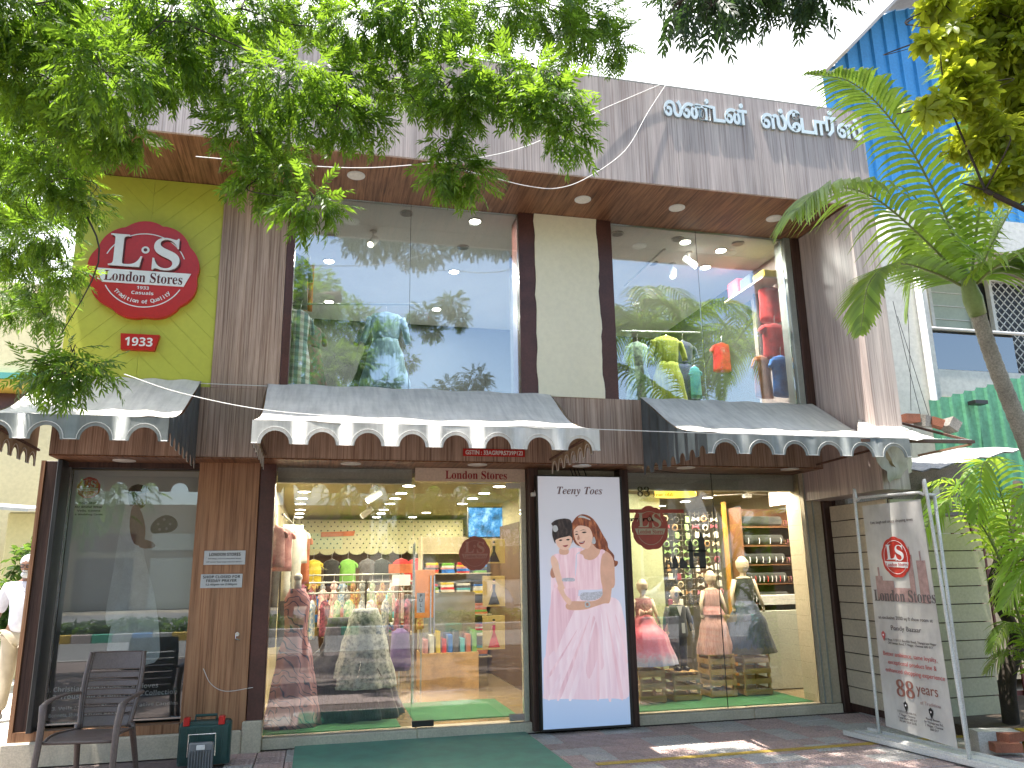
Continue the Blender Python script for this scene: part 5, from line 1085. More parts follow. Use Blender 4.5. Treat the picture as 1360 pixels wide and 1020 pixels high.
# cabinet / counters with stock, built from stacked garments
def stack(label, x, y, z0, w, d, n, mats, seed, grp=None):
    r_ = random.Random(seed); t = thing('garment_stack', label, 'folded clothes', (x,y,z0), grp); z = z0
    for k in range(n):
        h = r_.uniform(.022,.04); b = MB(); b.bbox(x-w/2+r_.uniform(-.01,.01), y-d/2, z+.001, x+w/2+r_.uniform(-.01,.01), y+d/2, z+h, .008); b.build('folded_garment', mats[r_.randrange(len(mats))], t); z += h
    return t
ALLC = [PINKC,IVC,YELC,REDC,BLUEC,GRYC,TEALC,ORC,GRNC,NAVY,IVC,PINKC]
def shelving(label, x0, x1, y, zs, depth=.35, mat=None):
    t = thing('shelf_unit', label, 'shelving', ((x0+x1)/2, y, .095)); mat = mat or paint('pale_shelf_laminate', (.55,.48,.33), .5, .05)
    for x in (x0, x1): MB().box(x-.012,y,.096,x+.012,y+depth,zs[-1]+.25).build('upright', mat, t)
    MB().box(x0,y+depth,.096,x1,y+depth+.01,zs[-1]+.25).build('back_panel', mat, t)
    for z in zs: MB().box(x0+.013,y,z-.015,x1-.013,y+depth-.002,z).build('shelf', mat, t)
    return t
zs = [.35,.65,.95,1.25,1.55,1.85]
shelving('tall shelves of folded clothes behind the glass door', 1.52, 2.60, 12.0, zs)
k = 0
for z in zs[:-1]:
    for x in (1.68,1.92,2.16,2.42):
        stack('folded clothes %s on the shelf %s behind the door' % (['at left','left of middle','right of middle','at right'][int((x-1.6)/.25)], ['lowest','second','third','fourth','fifth'][zs.index(z)]+' from the floor'), x, 12.17, z+.001, .2, .25, 5, ALLC, k); k += 1
# racks standing in the room
t = thing('display_table', 'low table heaped with bright clothes deep inside the shop', 'table', (.7,11.8,.095))
MB().bbox(.1,11.5,.72,1.35,12.2,.76).build('table_top', paint('table_laminate',(.5,.42,.28),.5), t)
for x in (.16,1.29):
    for y in (11.56,12.14): MB().box(x-.02,y-.02,.096,x+.02,y+.02,.719).build('leg', P_CHROME, t)
for k in range(10): stack('heap of folded clothes on the display table, %s' % (['front','back'][k%2]+' row '+['first','second','third','fourth','fifth'][k//2]+' from left'), .22+.24*(k//2), 11.65+.35*(k%2), .761, .2, .26, 4+k%3, ALLC, 50+k)
# screen and small framed photographs at the right inside
t = thing('television', 'wall television showing blue pictures inside the shop, top right behind the door', 'television', (2.55,11.4,2.05))
a = at(621,673,11.4); c = at(676,714,11.4); MB().bbox(a.x,11.4,c.z,c.x+.02,11.45,a.z,.01).build('tv_case', P_BLACK, t)
m, nt, bs = _new('screen_picture'); n_ = _noise(nt, _coords(nt,(1,1,1)), 5, 5); cc = _ramp(nt, n_, [(.35,(.01,.03,.06)),(.5,(.03,.16,.38)),(.62,(.25,.45,.6)),(.75,(.02,.05,.1))]); nt.links.new(cc, bs.inputs['Base Color']); nt.links.new(cc, bs.inputs['Emission Color']); bs.inputs['Emission Strength'].default_value = .8
MB().box(a.x+.015,11.396,c.z+.015,c.x+.005,11.3995,a.z-.015).build('screen', m, t)
YB = paint('mustard_photo_backing', (.50,.36,.14), .5, .08); KD = paint('dark_dress_print', (.03,.02,.025), .5)
for k, (py0, py1, dm, lb) in enumerate(((716,748,KD,'top'),(765,805,KD,'middle'),(818,862,REDC,'bottom'))):
    y = 10.1; a = at(641,py0,y); c = at(671,py1,y); t = thing('fashion_print', 'mustard card with a %s on the partition, %s of three' % ('model in red dress' if dm is REDC else 'model in black dress', lb), 'picture', ((a.x+c.x)/2,y,c.z))
    MB().bbox(a.x,y,c.z,c.x,y+.012,a.z,.003).build('card', YB, t); cx_ = (a.x+c.x)/2; h_ = a.z-c.z
    b = MB(); b.plate([(cx_-.02,y-.002,c.z+h_*.72),(cx_+.02,y-.002,c.z+h_*.72),(cx_+.015,y-.002,c.z+h_*.5),(cx_+.075,y-.002,c.z+h_*.06),(cx_-.075,y-.002,c.z+h_*.06),(cx_-.015,y-.002,c.z+h_*.5)], (0,-.002,0)); b.build('dress_print', dm, t)
    b = MB(); b.disc((cx_,y-.001,c.z+h_*.84), .018, 12, 'y', .002); b.bar((cx_-.02,y-.003,c.z+h_*.7),(cx_-.05,y-.003,c.z+h_*.5),.008,.002,(0,1,0)); b.build('skin_print', SKP, t)
    b = MB(); b.disc((cx_,y-.003,c.z+h_*.87), .02, 12, 'y', .002, .014); b.build('hair_print', HR, t)
t = thing('orange_poster', 'orange panel seen through the glass door beside the pull handle', 'poster', (1.28,9.6,.9)); a = at(549,757,9.6); c = at(577,820,9.6)
MB().bbox(a.x,9.6,c.z,c.x,9.62,a.z,.003).build('panel', paint('orange_panel',(.60,.20,.05),.5,.12), t); MB().box(a.x-.01,9.59,.105,a.x+.02,9.6,a.z+.3).build('post', P_CHROME, t)
t = thing('clothes_gondola', 'low gondola of colourful packs in the middle of the shop behind the door', 'rack', (1.9,10.8,.095))
MB().bbox(1.35,10.6,.096,2.1,11.1,.55).build('plinth_box', CRW, t); MB().box(1.35,10.84,.551,2.1,10.86,1.3).build('divider', P_CHROME, t)
for k in range(9): b = MB(); b.bbox(1.38+.08*k,10.62,.551,1.44+.08*k,10.82,.72+.05*(k%3),.006); solo(b, 'cloth_pack', ALLC[k], '%s pack standing on the gondola' % ['pink leftmost','ivory','yellow','red','blue middle','grey','turquoise','orange','green rightmost'][k], 'pack', (1.41+.08*k,10.72,.551))
t = thing('price_board', 'small orange and white boards above the racks near the shop entrance', 'sign', (.85,10.8,1.5)); 
MB().bbox(.93,10.8,1.56,1.25,10.82,1.68,.003).build('board', ORC, t); MB().bbox(.98,10.79,1.40,1.22,10.81,1.54,.003).build('board', P_WHITE, t); MB().box(1.08,10.82,.1,1.10,10.84,1.6).build('post', P_CHROME, t)
# planter-like hanging greenery near the top of the shop seen at px 560,690
# ---------------- ground floor: right window
MQ = paint('mannequin_skin', (.58,.47,.34), .45, .04, 3, .04, 0)
def crate(label, px, py0, pyt, y, w):
    b0 = at(px, py0, y); b0.z = .105; top = at(px, pyt, y).z; t = thing('wooden_crate', label, 'crate', b0, 'wooden crates under the child mannequins'); x0_, x1_ = b0.x-w/2, b0.x+w/2; d_ = .30; s_ = .028
    for x in (x0_, x1_-s_):
        for yy in (y, y+d_-s_): b = MB(); b.box(x,yy,.105,x+s_,yy+s_,top-.013); b.build('corner_post', CRW, t)
    n_ = max(3, int((top-.1)/.115)); g_ = (top-.105)/n_
    for k in range(n_):
        z = .105+.012+k*g_
        for side in range(4):
            b = MB()
            if side == 0: b.box(x0_+.001,y-.011,z,x1_-.001,y-.001,z+g_*.52)
            elif side == 1: b.box(x0_+.001,y+d_+.001,z,x1_-.001,y+d_+.011,z+g_*.52)
            elif side == 2: b.box(x0_-.011,y,z,x0_-.001,y+d_,z+g_*.52)
            else: b.box(x1_+.001,y,z,x1_+.011,y+d_,z+g_*.52)
            b.build('slat', CRW, t)
    for k in range(4): b = MB(); b.box(x0_+k*w/4+.003,y-.01,top-.012,x0_+(k+1)*w/4-.003,y+d_+.01,top); b.build('top_slat', CRW, t)
    return b0.x, y+d_/2, top
c1 = crate('wooden crate under the mannequin in the pink ombre gown', 868, 937, 884, 8.72, .30); c2 = crate('low wooden crate under the boy mannequin in a suit', 914, 935, 892, 8.75, .32); c3 = crate('wooden crate under the mannequin in the pale pink dress', 963, 932, 869, 8.85, .32); c4 = crate('tallest wooden crate, under the mannequin in the navy skirt', 1009, 931, 868, 8.85, .34)
def mannequin(label, base, h, dress, arms=((.05,.4),(.05,.4)), mirror=1, glasses=False, yaw=0):
    """Child mannequin: one body mesh (egg head, neck, trunk, arms, legs) with clothes as children."""
    x, y, z0 = base; t = thing('child_mannequin', label, 'mannequin', base, 'child mannequins in the right window'); H = h
    b = MB(); b.ring(shell_rings((x,y,z0), smooth_prof([(H*.995,.006,.006),(H*.985,H*.035,H*.04),(H*.93,H*.068,H*.078),(H*.88,H*.066,H*.075),(H*.84,H*.045,H*.052),(H*.82,H*.030,H*.032),(H*.79,H*.032,H*.032),(H*.765,H*.085,H*.05),(H*.72,H*.105,H*.062),(H*.62,H*.09,H*.065),(H*.53,H*.08,H*.06),(H*.47,H*.095,H*.07),(H*.42,H*.09,H*.07)]), n=24))
    for s in (-1, 1):
        sh = V3(x+s*H*.105, y, z0+H*.745); el = sh+V3(s*H*.05,-.01,-H*.15); wr = el+V3(s*H*.02,-H*.05,-H*.13)
        b.tube([sh, el, wr], [H*.030,H*.023,H*.017], 10)
        for f_ in range(4): b.tube([wr+V3((f_-1.5)*.008,0,0), wr+V3((f_-1.5)*.010,-.008,-H*.035), wr+V3((f_-1.5)*.009,-.002,-H*.055+.004*abs(f_-1.5))], .0045, 6)
        b.tube([wr+V3(-s*.008,-.004,0), wr+V3(-s*.02,-.015,-H*.03)], .005, 6)
        b.tube([V3(x+s*H*.045,y,z0+H*.44), V3(x+s*H*.045,y-.01,z0+H*.24), V3(x+s*H*.045,y+.005,z0+H*.05), V3(x+s*H*.045,y-.01,z0+.02)], [H*.05,H*.036,H*.022,H*.02], 10)
        b.tube([V3(x+s*H*.045,y+.02,z0+.022), V3(x+s*H*.05,y-.09,z0+.018)], [.024,.018], 8)
    b.build('body', MQ, t, True); return t
def ombre():
    m, nt, bs = _new('pink_blue_ombre_sequin'); sp = nt.nodes.new('ShaderNodeSeparateXYZ'); nt.links.new(_coords(nt), sp.inputs[0]); n_ = _noise(nt, _coords(nt), 28, 3); ad = nt.nodes.new('ShaderNodeMath'); ad.operation = 'MULTIPLY_ADD'; nt.links.new(n_, ad.inputs[0]); ad.inputs[1].default_value = .22; nt.links.new(sp.outputs[2], ad.inputs[2])
    nt.links.new(_ramp(nt, ad.outputs[0], [(.02,(.10,.30,.62)),(.16,(.50,.48,.66)),(.26,(.62,.22,.36)),(.45,(.58,.07,.14)),(.62,(.60,.14,.18))]), bs.inputs['Base Color']); bs.inputs['Roughness'].default_value = .4; bs.inputs['Sheen Weight'].default_value = .5
    nt.links.new(_bump(nt, _noise(nt, _coords(nt), 120, 2), .5, .004), bs.inputs['Normal']); return m
def dress_on(t, base, H, bod, skirt, wide, sh=.02, zl=.0, waist=.56, pl=12, top=.765):
    x, y, z0 = base; b = MB(); b.ring(shell_rings((x,y,z0), smooth_prof([(H*top,H*.10,H*.065),(H*.70,H*.117,H*.078),(H*.62,H*.104,H*.080),(H*waist,H*.096,H*.076)]), 0, 0, 30), caps=False); b.build('bodice', bod, t, True)
    b = MB(); b.ring(shell_rings((x,y,z0), smooth_prof([(H*waist+.01,H*.097,H*.078),(H*(waist-.06),H*.14,H*.11),(H*.3,wide*.75,wide*.6),(zl,wide,wide*.75)]), pl, .05, 54), caps=False); b.build('skirt', skirt, t, True)
H1 = at(860,768,8.87).z-c1[2]
t = mannequin('child mannequin in a pink to blue ombre gown with a bow, leftmost', c1, H1, 0); dress_on(t, c1, H1, C_('rose_lace', (.50,.26,.26), (.32,.12,.14), 40), ombre(), .37, pl=14)
b = MB(); p = V3(c1[0]-.01, c1[1]-.095, c1[2]+H1*.60)
for s in (-1, 1): b.ring([[p+V3(s*.012,0,.012*math.cos(2*PI*k/8))+V3(0,.006*math.sin(2*PI*k/8),0) for k in range(8)], [p+V3(s*.07,0,.045*math.cos(2*PI*k/8))+V3(0,.018*math.sin(2*PI*k/8),0) for k in range(8)], [p+V3(s*.085,0,.03*math.cos(2*PI*k/8)) for k in range(8)]])
b.ball(p, .018); b.build('bow', C_('peach_satin', (.70,.42,.34), None, 9, .5), t, True)
H2 = at(907,778,8.9).z-c2[2]
t = mannequin('small boy mannequin in a dark three piece suit and round sunglasses', c2, H2, 0); x, y, z = c2; SUIT = C_('charcoal_suiting', (.045,.05,.065), (.03,.032,.042), 30)
b = MB(); b.ring(shell_rings((x,y,z), smooth_prof([(H2*.775,H2*.075,H2*.055),(H2*.745,H2*.125,H2*.075),(H2*.62,H2*.115,H2*.085),(H2*.42,H2*.13,H2*.095),(H2*.39,H2*.125,H2*.09)]), n=28)); b.build('jacket', SUIT, t, True)
for s in (-1,1):
    b = MB(); b.tube([(x+s*H2*.115,y,z+H2*.74),(x+s*H2*.165,y-.01,z+H2*.58),(x+s*H2*.18,y-.03,z+H2*.46)], [H2*.042,H2*.036,H2*.03], 10); b.build('sleeve', SUIT, t, True)
    b = MB(); b.tube([(x+s*H2*.05,y,z+H2*.42),(x+s*H2*.055,y,z+H2*.2),(x+s*H2*.055,y,z+.045)], [H2*.062,H2*.05,H2*.045], 10); b.build('trouser_leg', SUIT, t, True)
    b = MB(); b.tube([(x+s*H2*.05,y+.03,z+.025),(x+s*H2*.055,y-.10,z+.022)], [.03,.024], 10); b.build('shoe', P_BLACK, t, True)
    b = MB(); b.disc((x+s*H2*.032,y-H2*.075,z+H2*.90), H2*.024, 14, 'y', .004); b.build('sunglass_lens', P_BLACK, t)
b = MB(); b.plate([(x-.035,y-H2*.083,z+H2*.76),(x+.035,y-H2*.083,z+H2*.76),(x,y-H2*.092,z+H2*.64)], (0,-.004,0)); b.build('shirt_front', P_WHITE, t)
b = MB(); b.box(x+.005,y-H2*.11,z+H2*.44,x+.045,y-H2*.105,z+H2*.56); b.build('price_tag', P_WHITE, t)
H3 = at(948,757,9.0).z-c3[2]
t = mannequin('child mannequin in a pale pink peplum dress', c3, H3, 0); PALEP = C_('pale_pink_satin', (.66,.40,.36), (.50,.27,.25), 8, .5, (8,8,.8)); dress_on(t, c3, H3, PALEP, PALEP, .23, pl=10, waist=.5)
b = MB(); b.ring(shell_rings((c3[0],c3[1],c3[2]), smooth_prof([(H3*.56,H3*.10,H3*.08),(H3*.50,H3*.14,H3*.11),(H3*.46,H3*.155,H3*.125)]), 9, .06, 40), caps=False); b.build('peplum', C_('rose_peplum', (.52,.26,.25), None, 20), t, True)
H4 = at(996,738,9.0).z-c4[2]
t = mannequin('tallest child mannequin in a black top and navy pleated skirt, rightmost', c4, H4, 0); dress_on(t, c4, H4, BLKC, C_('navy_pleat', (.035,.06,.12), (.015,.025,.055), 6, .6, stretch=(12,12,.7)), .33, pl=22, waist=.52)
b = MB(); b.ring(shell_rings((c4[0],c4[1],c4[2]), smooth_prof([(H4*.10,.30,.228),(.005,.345,.262)]), 22, .03, 60), caps=False); b.build('hem_band', BLKC, t, True)
MB().box(-.45,14.3,.10,2.6,14.34,1.96).build('slat_wall', paint('brown_slat_wall',(.13,.075,.04),.6,.15), bld); MB().box(2.58,10.25,.10,2.615,13.9,2.2).build('slat_wall', MATS['brown_slat_wall'], bld)
b = MB(); b.bbox(5.10,9.22,.105,6.24,9.30,1.03); b.build('low_partition', paint('white_partition',(.62,.64,.56),.5,.04), bld)
b = MB(); b.box(3.28,9.5,.105,4.27,9.55,2.5); b.build('frosted_partition', paint('pale_green_partition',(.40,.44,.27),.4,.06), bld)
b = MB(); b.box(3.30,9.50,.106,3.34,9.56,2.5); b.build('partition_post', P_CHROME, bld)
# grid rack of accessories
t = thing('wire_grid_rack', 'wire grid rack hung with small hair accessories in the right window', 'rack', (4.85,9.9,1.0))
b = MB()
for k in range(13): x = 4.42+k*.065; b.tube([(x,9.75,1.05),(x,9.75,2.3)], .0035, 4)
for k in range(18): z = 1.08+k*.07; b.tube([(4.40,9.75,z),(5.22,9.75,z)], .0035, 4)
b.build('grid', P_CHROME, t, kind='stuff')
ACC = [C_('acc_'+n_, c_) for n_, c_ in (('green',(.25,.42,.14)),('cream',(.65,.55,.36)),('pink',(.62,.22,.28)),('tan',(.42,.24,.10)),('white',(.7,.68,.6)),('maroon',(.25,.04,.06)),('black',(.02,.02,.02)))]
r_ = random.Random(8); k = 0
for zi in range(11):
    for xi in range(6):
        x = 4.45+xi*.14+r_.uniform(-.02,.02); z = 2.2-zi*.105+r_.uniform(-.01,.01); b = MB(); kk = r_.randrange(3); mi = 0 if zi in (2,3,4) and r_.random() < .5 else r_.randrange(7)
        if kk == 0: b.ring([[V3(x,9.735,z)+V3((.035+.010*math.cos(v))*math.cos(u),.010*math.sin(v),(.035+.010*math.cos(v))*math.sin(u)) for v in (0,2.1,4.2)] for u in [2*PI*i/10 for i in range(11)]], caps=False)
        elif kk == 1:
            for s in (-1,1): b.plate([(x,9.735,z),(x+s*.045,9.73,z+.03),(x+s*.05,9.735,z-.03)], (0,-.012,0))
            b.ball((x,9.725,z), .012, 6, 4)
        else: b.bbox(x-.03,9.715,z-.04,x+.03,9.735,z+.035,.006); b.tube([(x,9.73,z+.035),(x,9.745,z+.05)], .003, 4)
        b.build('hair_accessory', ACC[mi], t)
b = MB(); b.box(5.235,9.62,.11,5.275,9.68,2.42); solo(b, 'orange_post', paint('orange_varnished_post',(.50,.24,.04),.4,.1), 'orange wooden post between the wire grid and the jewellery shelves', 'post', (5.255,9.65,.11))
# jewellery shelf wall
t = shelving('dark jewellery shelves with black rolls and bangles in the right window', 5.33, 6.22, 9.36, [1.12,1.36,1.60,1.84,2.08], .3, paint('dark_shelf_wood',(.16,.07,.03),.5))
for o in list(t.children): pass
for j, z in enumerate([1.12,1.36,1.60,1.84,2.08]):
    b = MB(); b.tube([(5.38,9.43,z+.075),(5.93,9.43,z+.075)], .062, 14); tt = thing('jewellery_roll', 'black velvet roll of %s, %s from the bottom shelf' % (['silver chains','red and white bands','pearl strings','clips','plain display'][j], ['first','second','third','fourth','fifth'][j]), 'jewellery display', (5.65,9.43,z+.012), 'black jewellery rolls'); b.build('velvet_roll', BLKC, tt, True)
    if j < 4:
        n_ = [11,9,6,4][j]
        for q in range(n_):
            x = 5.42+.47*q/(n_-1); b = MB(); b.tube([(x,9.37,z+.095),(x+.004,9.364,z+.06),(x-.002,9.37,z+.02)], .0055, 5); b.build('chain', [P_SW,P_SW,REDC][(q+j) % 3] if j == 1 else P_SW, tt)
    for q in range(5):
        b = MB(); x = 5.96; zz = z+.03+q*.0; yy = 9.41+q*.02
        b.ring([[V3(x+q*.05,yy,z+.05)+V3(.006*math.sin(v),(.0)+.006*math.cos(v),0)+V3(0,.036*math.cos(u),.036*math.sin(u)) for v in (0,2.1,4.2)] for u in [2*PI*i/12 for i in range(13)]], caps=False)
        solo(b, 'bangle', [paint('gold_bangle',(.62,.42,.15),.3,.1,metal=.8), ACC[2]][q % 2], '%s bangle, %s from the front on the %s jewellery shelf' % (['gold','pink'][q%2], ['first','second','third','fourth','fifth'][q], ['bottom','second','middle','fourth','top'][j]), 'bangle', (x,yy,z+.01), 'bangles on the jewellery shelves')
# yellow lamp, ceiling fan blades, white box on the partition
t = thing('side_shelf', 'narrow side shelf of gold bangles against the right window wall', 'shelving', (6.2,8.9,1.03))
for j in range(7): MB().box(6.02,8.42,1.03+j*.2,6.255,9.34,1.045+j*.2).build('shelf', MATS['dark_shelf_wood'], t)
b = MB(); r_ = random.Random(4)
for j in range(7):
    for q in range(13): b.disc((6.03+r_.uniform(0,.03),8.46+q*.068,1.10+j*.2+r_.uniform(-.005,.01)), .034, 9, 'x', .03)
b.build('bangle_row', paint('gold_bangle',(.62,.42,.15),.3,.1,metal=.8), t, kind='stuff')
t = thing('yellow_lamp_drum', 'yellow drum lamp shade near the ceiling of the right window', 'lamp', (4.55,9.3,2.3)); p = at(897,654,9.3)
b = MB(); b.tube([p+V3(0,0,.07), p-V3(0,0,.05)], [.26,.26], 28); b.build('shade', emit('yellow_shade_glow',(.85,.55,.05),.9), t, True); b = MB(); b.tube([p+V3(0,0,.07), V3(p.x,p.y,2.55)], .01); b.build('cord', P_BLACK, t)
t = thing('ceiling_fan', 'white ceiling fan blade crossing above the jewellery shelves', 'fan', (5.35,9.3,2.4)); p = at(992,656,9.3)
b = MB(); b.tube([p, V3(p.x,p.y,2.55)], .012); b.disc(p, .06, 14, 'z', .05); b.build('motor', P_WHITE, t)
for k in range(3): a = R(20+120*k); b = MB(); d = V3(math.cos(a), math.sin(a), 0); b.bar(p+d*.06, p+d*.42, .09, .006); b.build('blade', P_WHITE, t)
b = MB(); b.bbox(5.48,9.26,1.10,6.05,9.34,1.22,.006); solo(b, 'white_box', P_WHITE, 'long white carton lying across the jewellery shelves beside the tall mannequin', 'box', (5.76,9.3,1.10))
# ================================================================== people, chair, street things
def skin_mesh(verts, edges, radii, sub=2, root=0):
    """Grow one continuous surface on a skeleton and bake it to a plain mesh."""
    me = bpy.data.meshes.new('skeleton'); me.from_pydata(verts, edges, []); o = bpy.data.objects.new('skeleton', me); col.objects.link(o)
    o.modifiers.new('skin', 'SKIN'); 
    if not me.skin_vertices: me.attributes  # layer is made by the modifier below
    sv = me.skin_vertices[0].data if me.skin_vertices else None
    if sv is None:
        bpy.context.view_layer.objects.active = o; o.select_set(True); bpy.ops.object.skin_root_mark(); sv = me.skin_vertices[0].data
    for k, r in enumerate(radii): sv[k].radius = (r, r) if not isinstance(r, tuple) else r; sv[k].use_root = (k == root)
    s = o.modifiers.new('sub', 'SUBSURF'); s.levels = sub; s.render_levels = sub
    dg = bpy.context.evaluated_depsgraph_get(); out = bpy.data.meshes.new_from_object(o.evaluated_get(dg)); bpy.data.objects.remove(o); bpy.data.meshes.remove(me)
    out.polygons.foreach_set('use_smooth', [True]*len(out.polygons)); return out
def skel(parts):
    """parts: chains of (point, radius); a chain may start with the name of an earlier point."""
    V_, E_, R_, names = [], [], [], {}
    for ch in parts:
        prev = None
        for it in ch:
            if isinstance(it, str): prev = names[it]; continue
            p, r = it[0], it[1]; V_.append(tuple(p)); R_.append(r); i = len(V_)-1
            if len(it) > 2: names[it[2]] = i
            if prev is not None: E_.append((prev, i))
            prev = i
    return V_, E_, R_
def head_mesh(c, s, yaw, pitch=0, beard=False):
    """Head with brow, eye sockets, nose, lips, chin and ears; s is its height."""
    V_, F__ = [], []; nu, nv = 36, 28; M = Matrix.Rotation(yaw, 3, 'Z') @ Matrix.Rotation(pitch, 3, 'X')
    for i in range(nv+1):
        th = PI*i/nv; z = -math.cos(th)
        for k in range(nu):
            ph = 2*PI*k/nu; x = math.sin(th)*math.sin(ph); y = -math.sin(th)*math.cos(ph)   # face looks to -Y
            w = .37*(1-.20*max(0,-z-.15)); d = .45*(1-.10*max(0,-z)); zz = z*.5
            X, Y_, Z_ = x*w, y*d, zz
            if y < 0:
                g_ = lambda cx_, cz_, sx, sz: math.exp(-((X-cx_)/sx)**2-((Z_-cz_)/sz)**2)
                Y_ -= .085*g_(0,-.06,.045,.075)+.04*g_(0,-.10,.065,.03)+.025*g_(0,-.235,.09,.03)+.035*g_(0,-.37,.10,.07)+.02*g_(0,.11,.20,.035)
                Y_ += .045*g_(.12,.03,.06,.04)+.045*g_(-.12,.03,.06,.04)+.012*g_(0,-.24,.07,.008)
            V_.append(tuple(Vector(c)+M @ Vector((X*s, Y_*s, Z_*s))))
    for i in range(nv):
        for k in range(nu): F__.append((i*nu+k, i*nu+(k+1)%nu, (i+1)*nu+(k+1)%nu, (i+1)*nu+k))
    mb = MB(); mb.add(V_, F__)
    for sg in (-1,1): mb.ball(Vector(c)+M @ Vector((sg*.375*s,.03*s,-.03*s)), (.035*s,.055*s,.11*s), 8, 6)
    return mb, M
def hand(b, wrist, fwd, up, side, L=.18, curl=.6):
    """Palm with four fingers and a thumb."""
    f, u, s = (Vector(v).normalized() for v in (fwd, up, side)); w = Vector(wrist)
    b.tube([w, w+f*L*.22, w+f*L*.46], [.024,.036,.034], 10)
    for k, (o_, ln) in enumerate(((-.030,.36),(-.010,.42),(.011,.40),(.031,.32))):
        p0 = w+f*L*.42+s*o_; p1 = p0+f*L*ln*.45-u*L*.05*curl; p2 = p1+(f*(1-curl*.7)-u*curl)*L*ln*.32; p3 = p2+(f*(1-curl*1.2)-u*curl*1.3)*L*ln*.25
        b.tube([p0,p1,p2,p3], [.0105,.0095,.0085,.006], 8)
    p0 = w+f*L*.15-s*.032; p1 = p0+(f*.5-s*.8)*L*.20; p2 = p1+(f*.9-s*.1-u*.3*curl)*L*.18; b.tube([p0,p1,p2], [.014,.011,.008], 8)
def add_mesh(me, name, mat, parent):
    me.name = name; me.materials.clear(); me.materials.append(mat); off = Vector((0,0,0)); p = parent
    while p is not None: off += p.location; p = p.parent
    me.transform(Matrix.Translation(-off)); return link(name, me, parent)
def join_body(me, mb):
    """Head, hands and trunk in one mesh."""
    o = len(me.vertices); V_ = [tuple(v.co) for v in me.vertices]; F__ = [tuple(p.vertices) for p in me.polygons]
    out = bpy.data.meshes.new('body'); out.from_pydata(V_+mb.v, [], F__+[tuple(i+o for i in f) for f in mb.f]); out.polygons.foreach_set('use_smooth', [True]*len(out.polygons)); bpy.data.meshes.remove(me); return out
SKB = paint('brown_skin', (.20,.10,.06), .5, .08, 12, .05, .1); WSH = C_('white_shirt_cotton', (.66,.65,.70), (.54,.53,.60), 7); KHA = C_('khaki_trouser', (.42,.35,.25), (.34,.28,.2), 6); WHR = paint('white_hair', (.62,.62,.62), .8, .15, 60, .3, .8)
# old man walking in from the left
fp = on_z(8,957,0); bx, by = fp.x, fp.y; Hh = on_y(32,739,by).z; k_ = Hh/1.70
t = thing('person', 'elderly man with white beard, white shirt and khaki trousers walking at the left edge', 'person', (bx,by,0)); cx_ = on_y(34,800,by).x
def Q(dx, dy, z): return (cx_+dx*k_, by+dy*k_, z*k_)
V_, E_, R_ = skel([[(Q(0,0,.95),.125,'pel'),(Q(0,-.01,1.08),.125),(Q(0,-.02,1.22),.14),(Q(0,-.01,1.36),.13,'chest'),(Q(0,0,1.44),.06),(Q(0,-.01,1.52),.052)],
  ['chest',(Q(.17,0,1.37),.065),(Q(.25,-.02,1.16),.048),(Q(.26,-.10,.92),.033)], ['chest',(Q(-.17,0,1.37),.065),(Q(-.26,.03,1.13),.048),(Q(-.30,-.02,.90),.033)],
  ['pel',(Q(.10,0,.86),.095),(Q(.11,-.10,.50),.062),(Q(.12,.06,.12),.042),(Q(.12,.05,.05),.04)], ['pel',(Q(-.10,0,.86),.095),(Q(-.11,.02,.48),.062),(Q(-.12,-.05,.10),.042),(Q(-.12,-.06,.05),.04)]])
me = skin_mesh(V_, E_, R_); hb, M = head_mesh(Q(.01,-.03,1.60), .235*k_, -.15, .12)
hand(hb, Q(.26,-.10,.92), (0,-.3,-1), (0,-1,0), (1,0,0)); hand(hb, Q(-.30,-.02,.90), (0,-.1,-1), (0,-1,0), (-1,0,0))
add_mesh(join_body(me, hb), 'body', SKB, t)
V_, E_, R_ = skel([[(Q(0,0,.86),.165,'pel'),(Q(0,-.01,1.05),.155),(Q(0,-.02,1.2),.162),(Q(0,-.01,1.36),.15,'chest'),(Q(0,0,1.43),.075)], ['chest',(Q(.18,0,1.36),.085),(Q(.24,-.01,1.2),.075),(Q(.255,-.03,1.1),.072)], ['chest',(Q(-.18,0,1.36),.085),(Q(-.24,.02,1.2),.075),(Q(-.265,.03,1.09),.072)]])
add_mesh(skin_mesh(V_, E_, R_), 'shirt', WSH, t)
V_, E_, R_ = skel([[(Q(0,0,.92),.14,'pel'),(Q(.09,0,.84),.115),(Q(.11,-.10,.50),.09),(Q(.12,.05,.10),.078)], ['pel',(Q(-.09,0,.84),.115),(Q(-.11,.02,.48),.09),(Q(-.12,-.05,.09),.078)]])
add_mesh(skin_mesh(V_, E_, R_), 'trousers', KHA, t)
hc = Vector(Q(.01,-.03,1.60)); s_ = .235*k_
b = MB(); b.ball(hc+M @ Vector((0,.05*s_,.16*s_)), (.43*s_,.46*s_,.38*s_), 16, 10); b.build('hair', WHR, t, True)
b = MB(); b.ball(hc+M @ Vector((0,-.26*s_,-.38*s_)), (.26*s_,.18*s_,.17*s_), 14, 8); b.ball(hc+M @ Vector((0,-.42*s_,-.20*s_)), (.13*s_,.05*s_,.035*s_), 10, 6); b.build('beard', WHR, t, True)
b = MB()
for sg in (-1,1): c = hc+M @ Vector((sg*.13*s_,-.47*s_,.03*s_)); b.ring([[c+M @ Vector((.10*s_*math.cos(u)+0,.006*math.sin(v),.07*s_*math.sin(u)+.006*math.cos(v))) for v in (0,2.1,4.2)] for u in [2*PI*i/12 for i in range(13)]], caps=False)
b.build('spectacles', P_BLACK, t)
for sx, sy in ((.12,.03),(-.12,-.08)): b = MB(); b.tube([Q(sx,sy+.06,.045),Q(sx,sy-.06,.05),Q(sx,sy-.19,.035)], [.045,.05,.035], 10); b.build('shoe', paint('grey_shoe',(.18,.18,.18),.6), t, True)
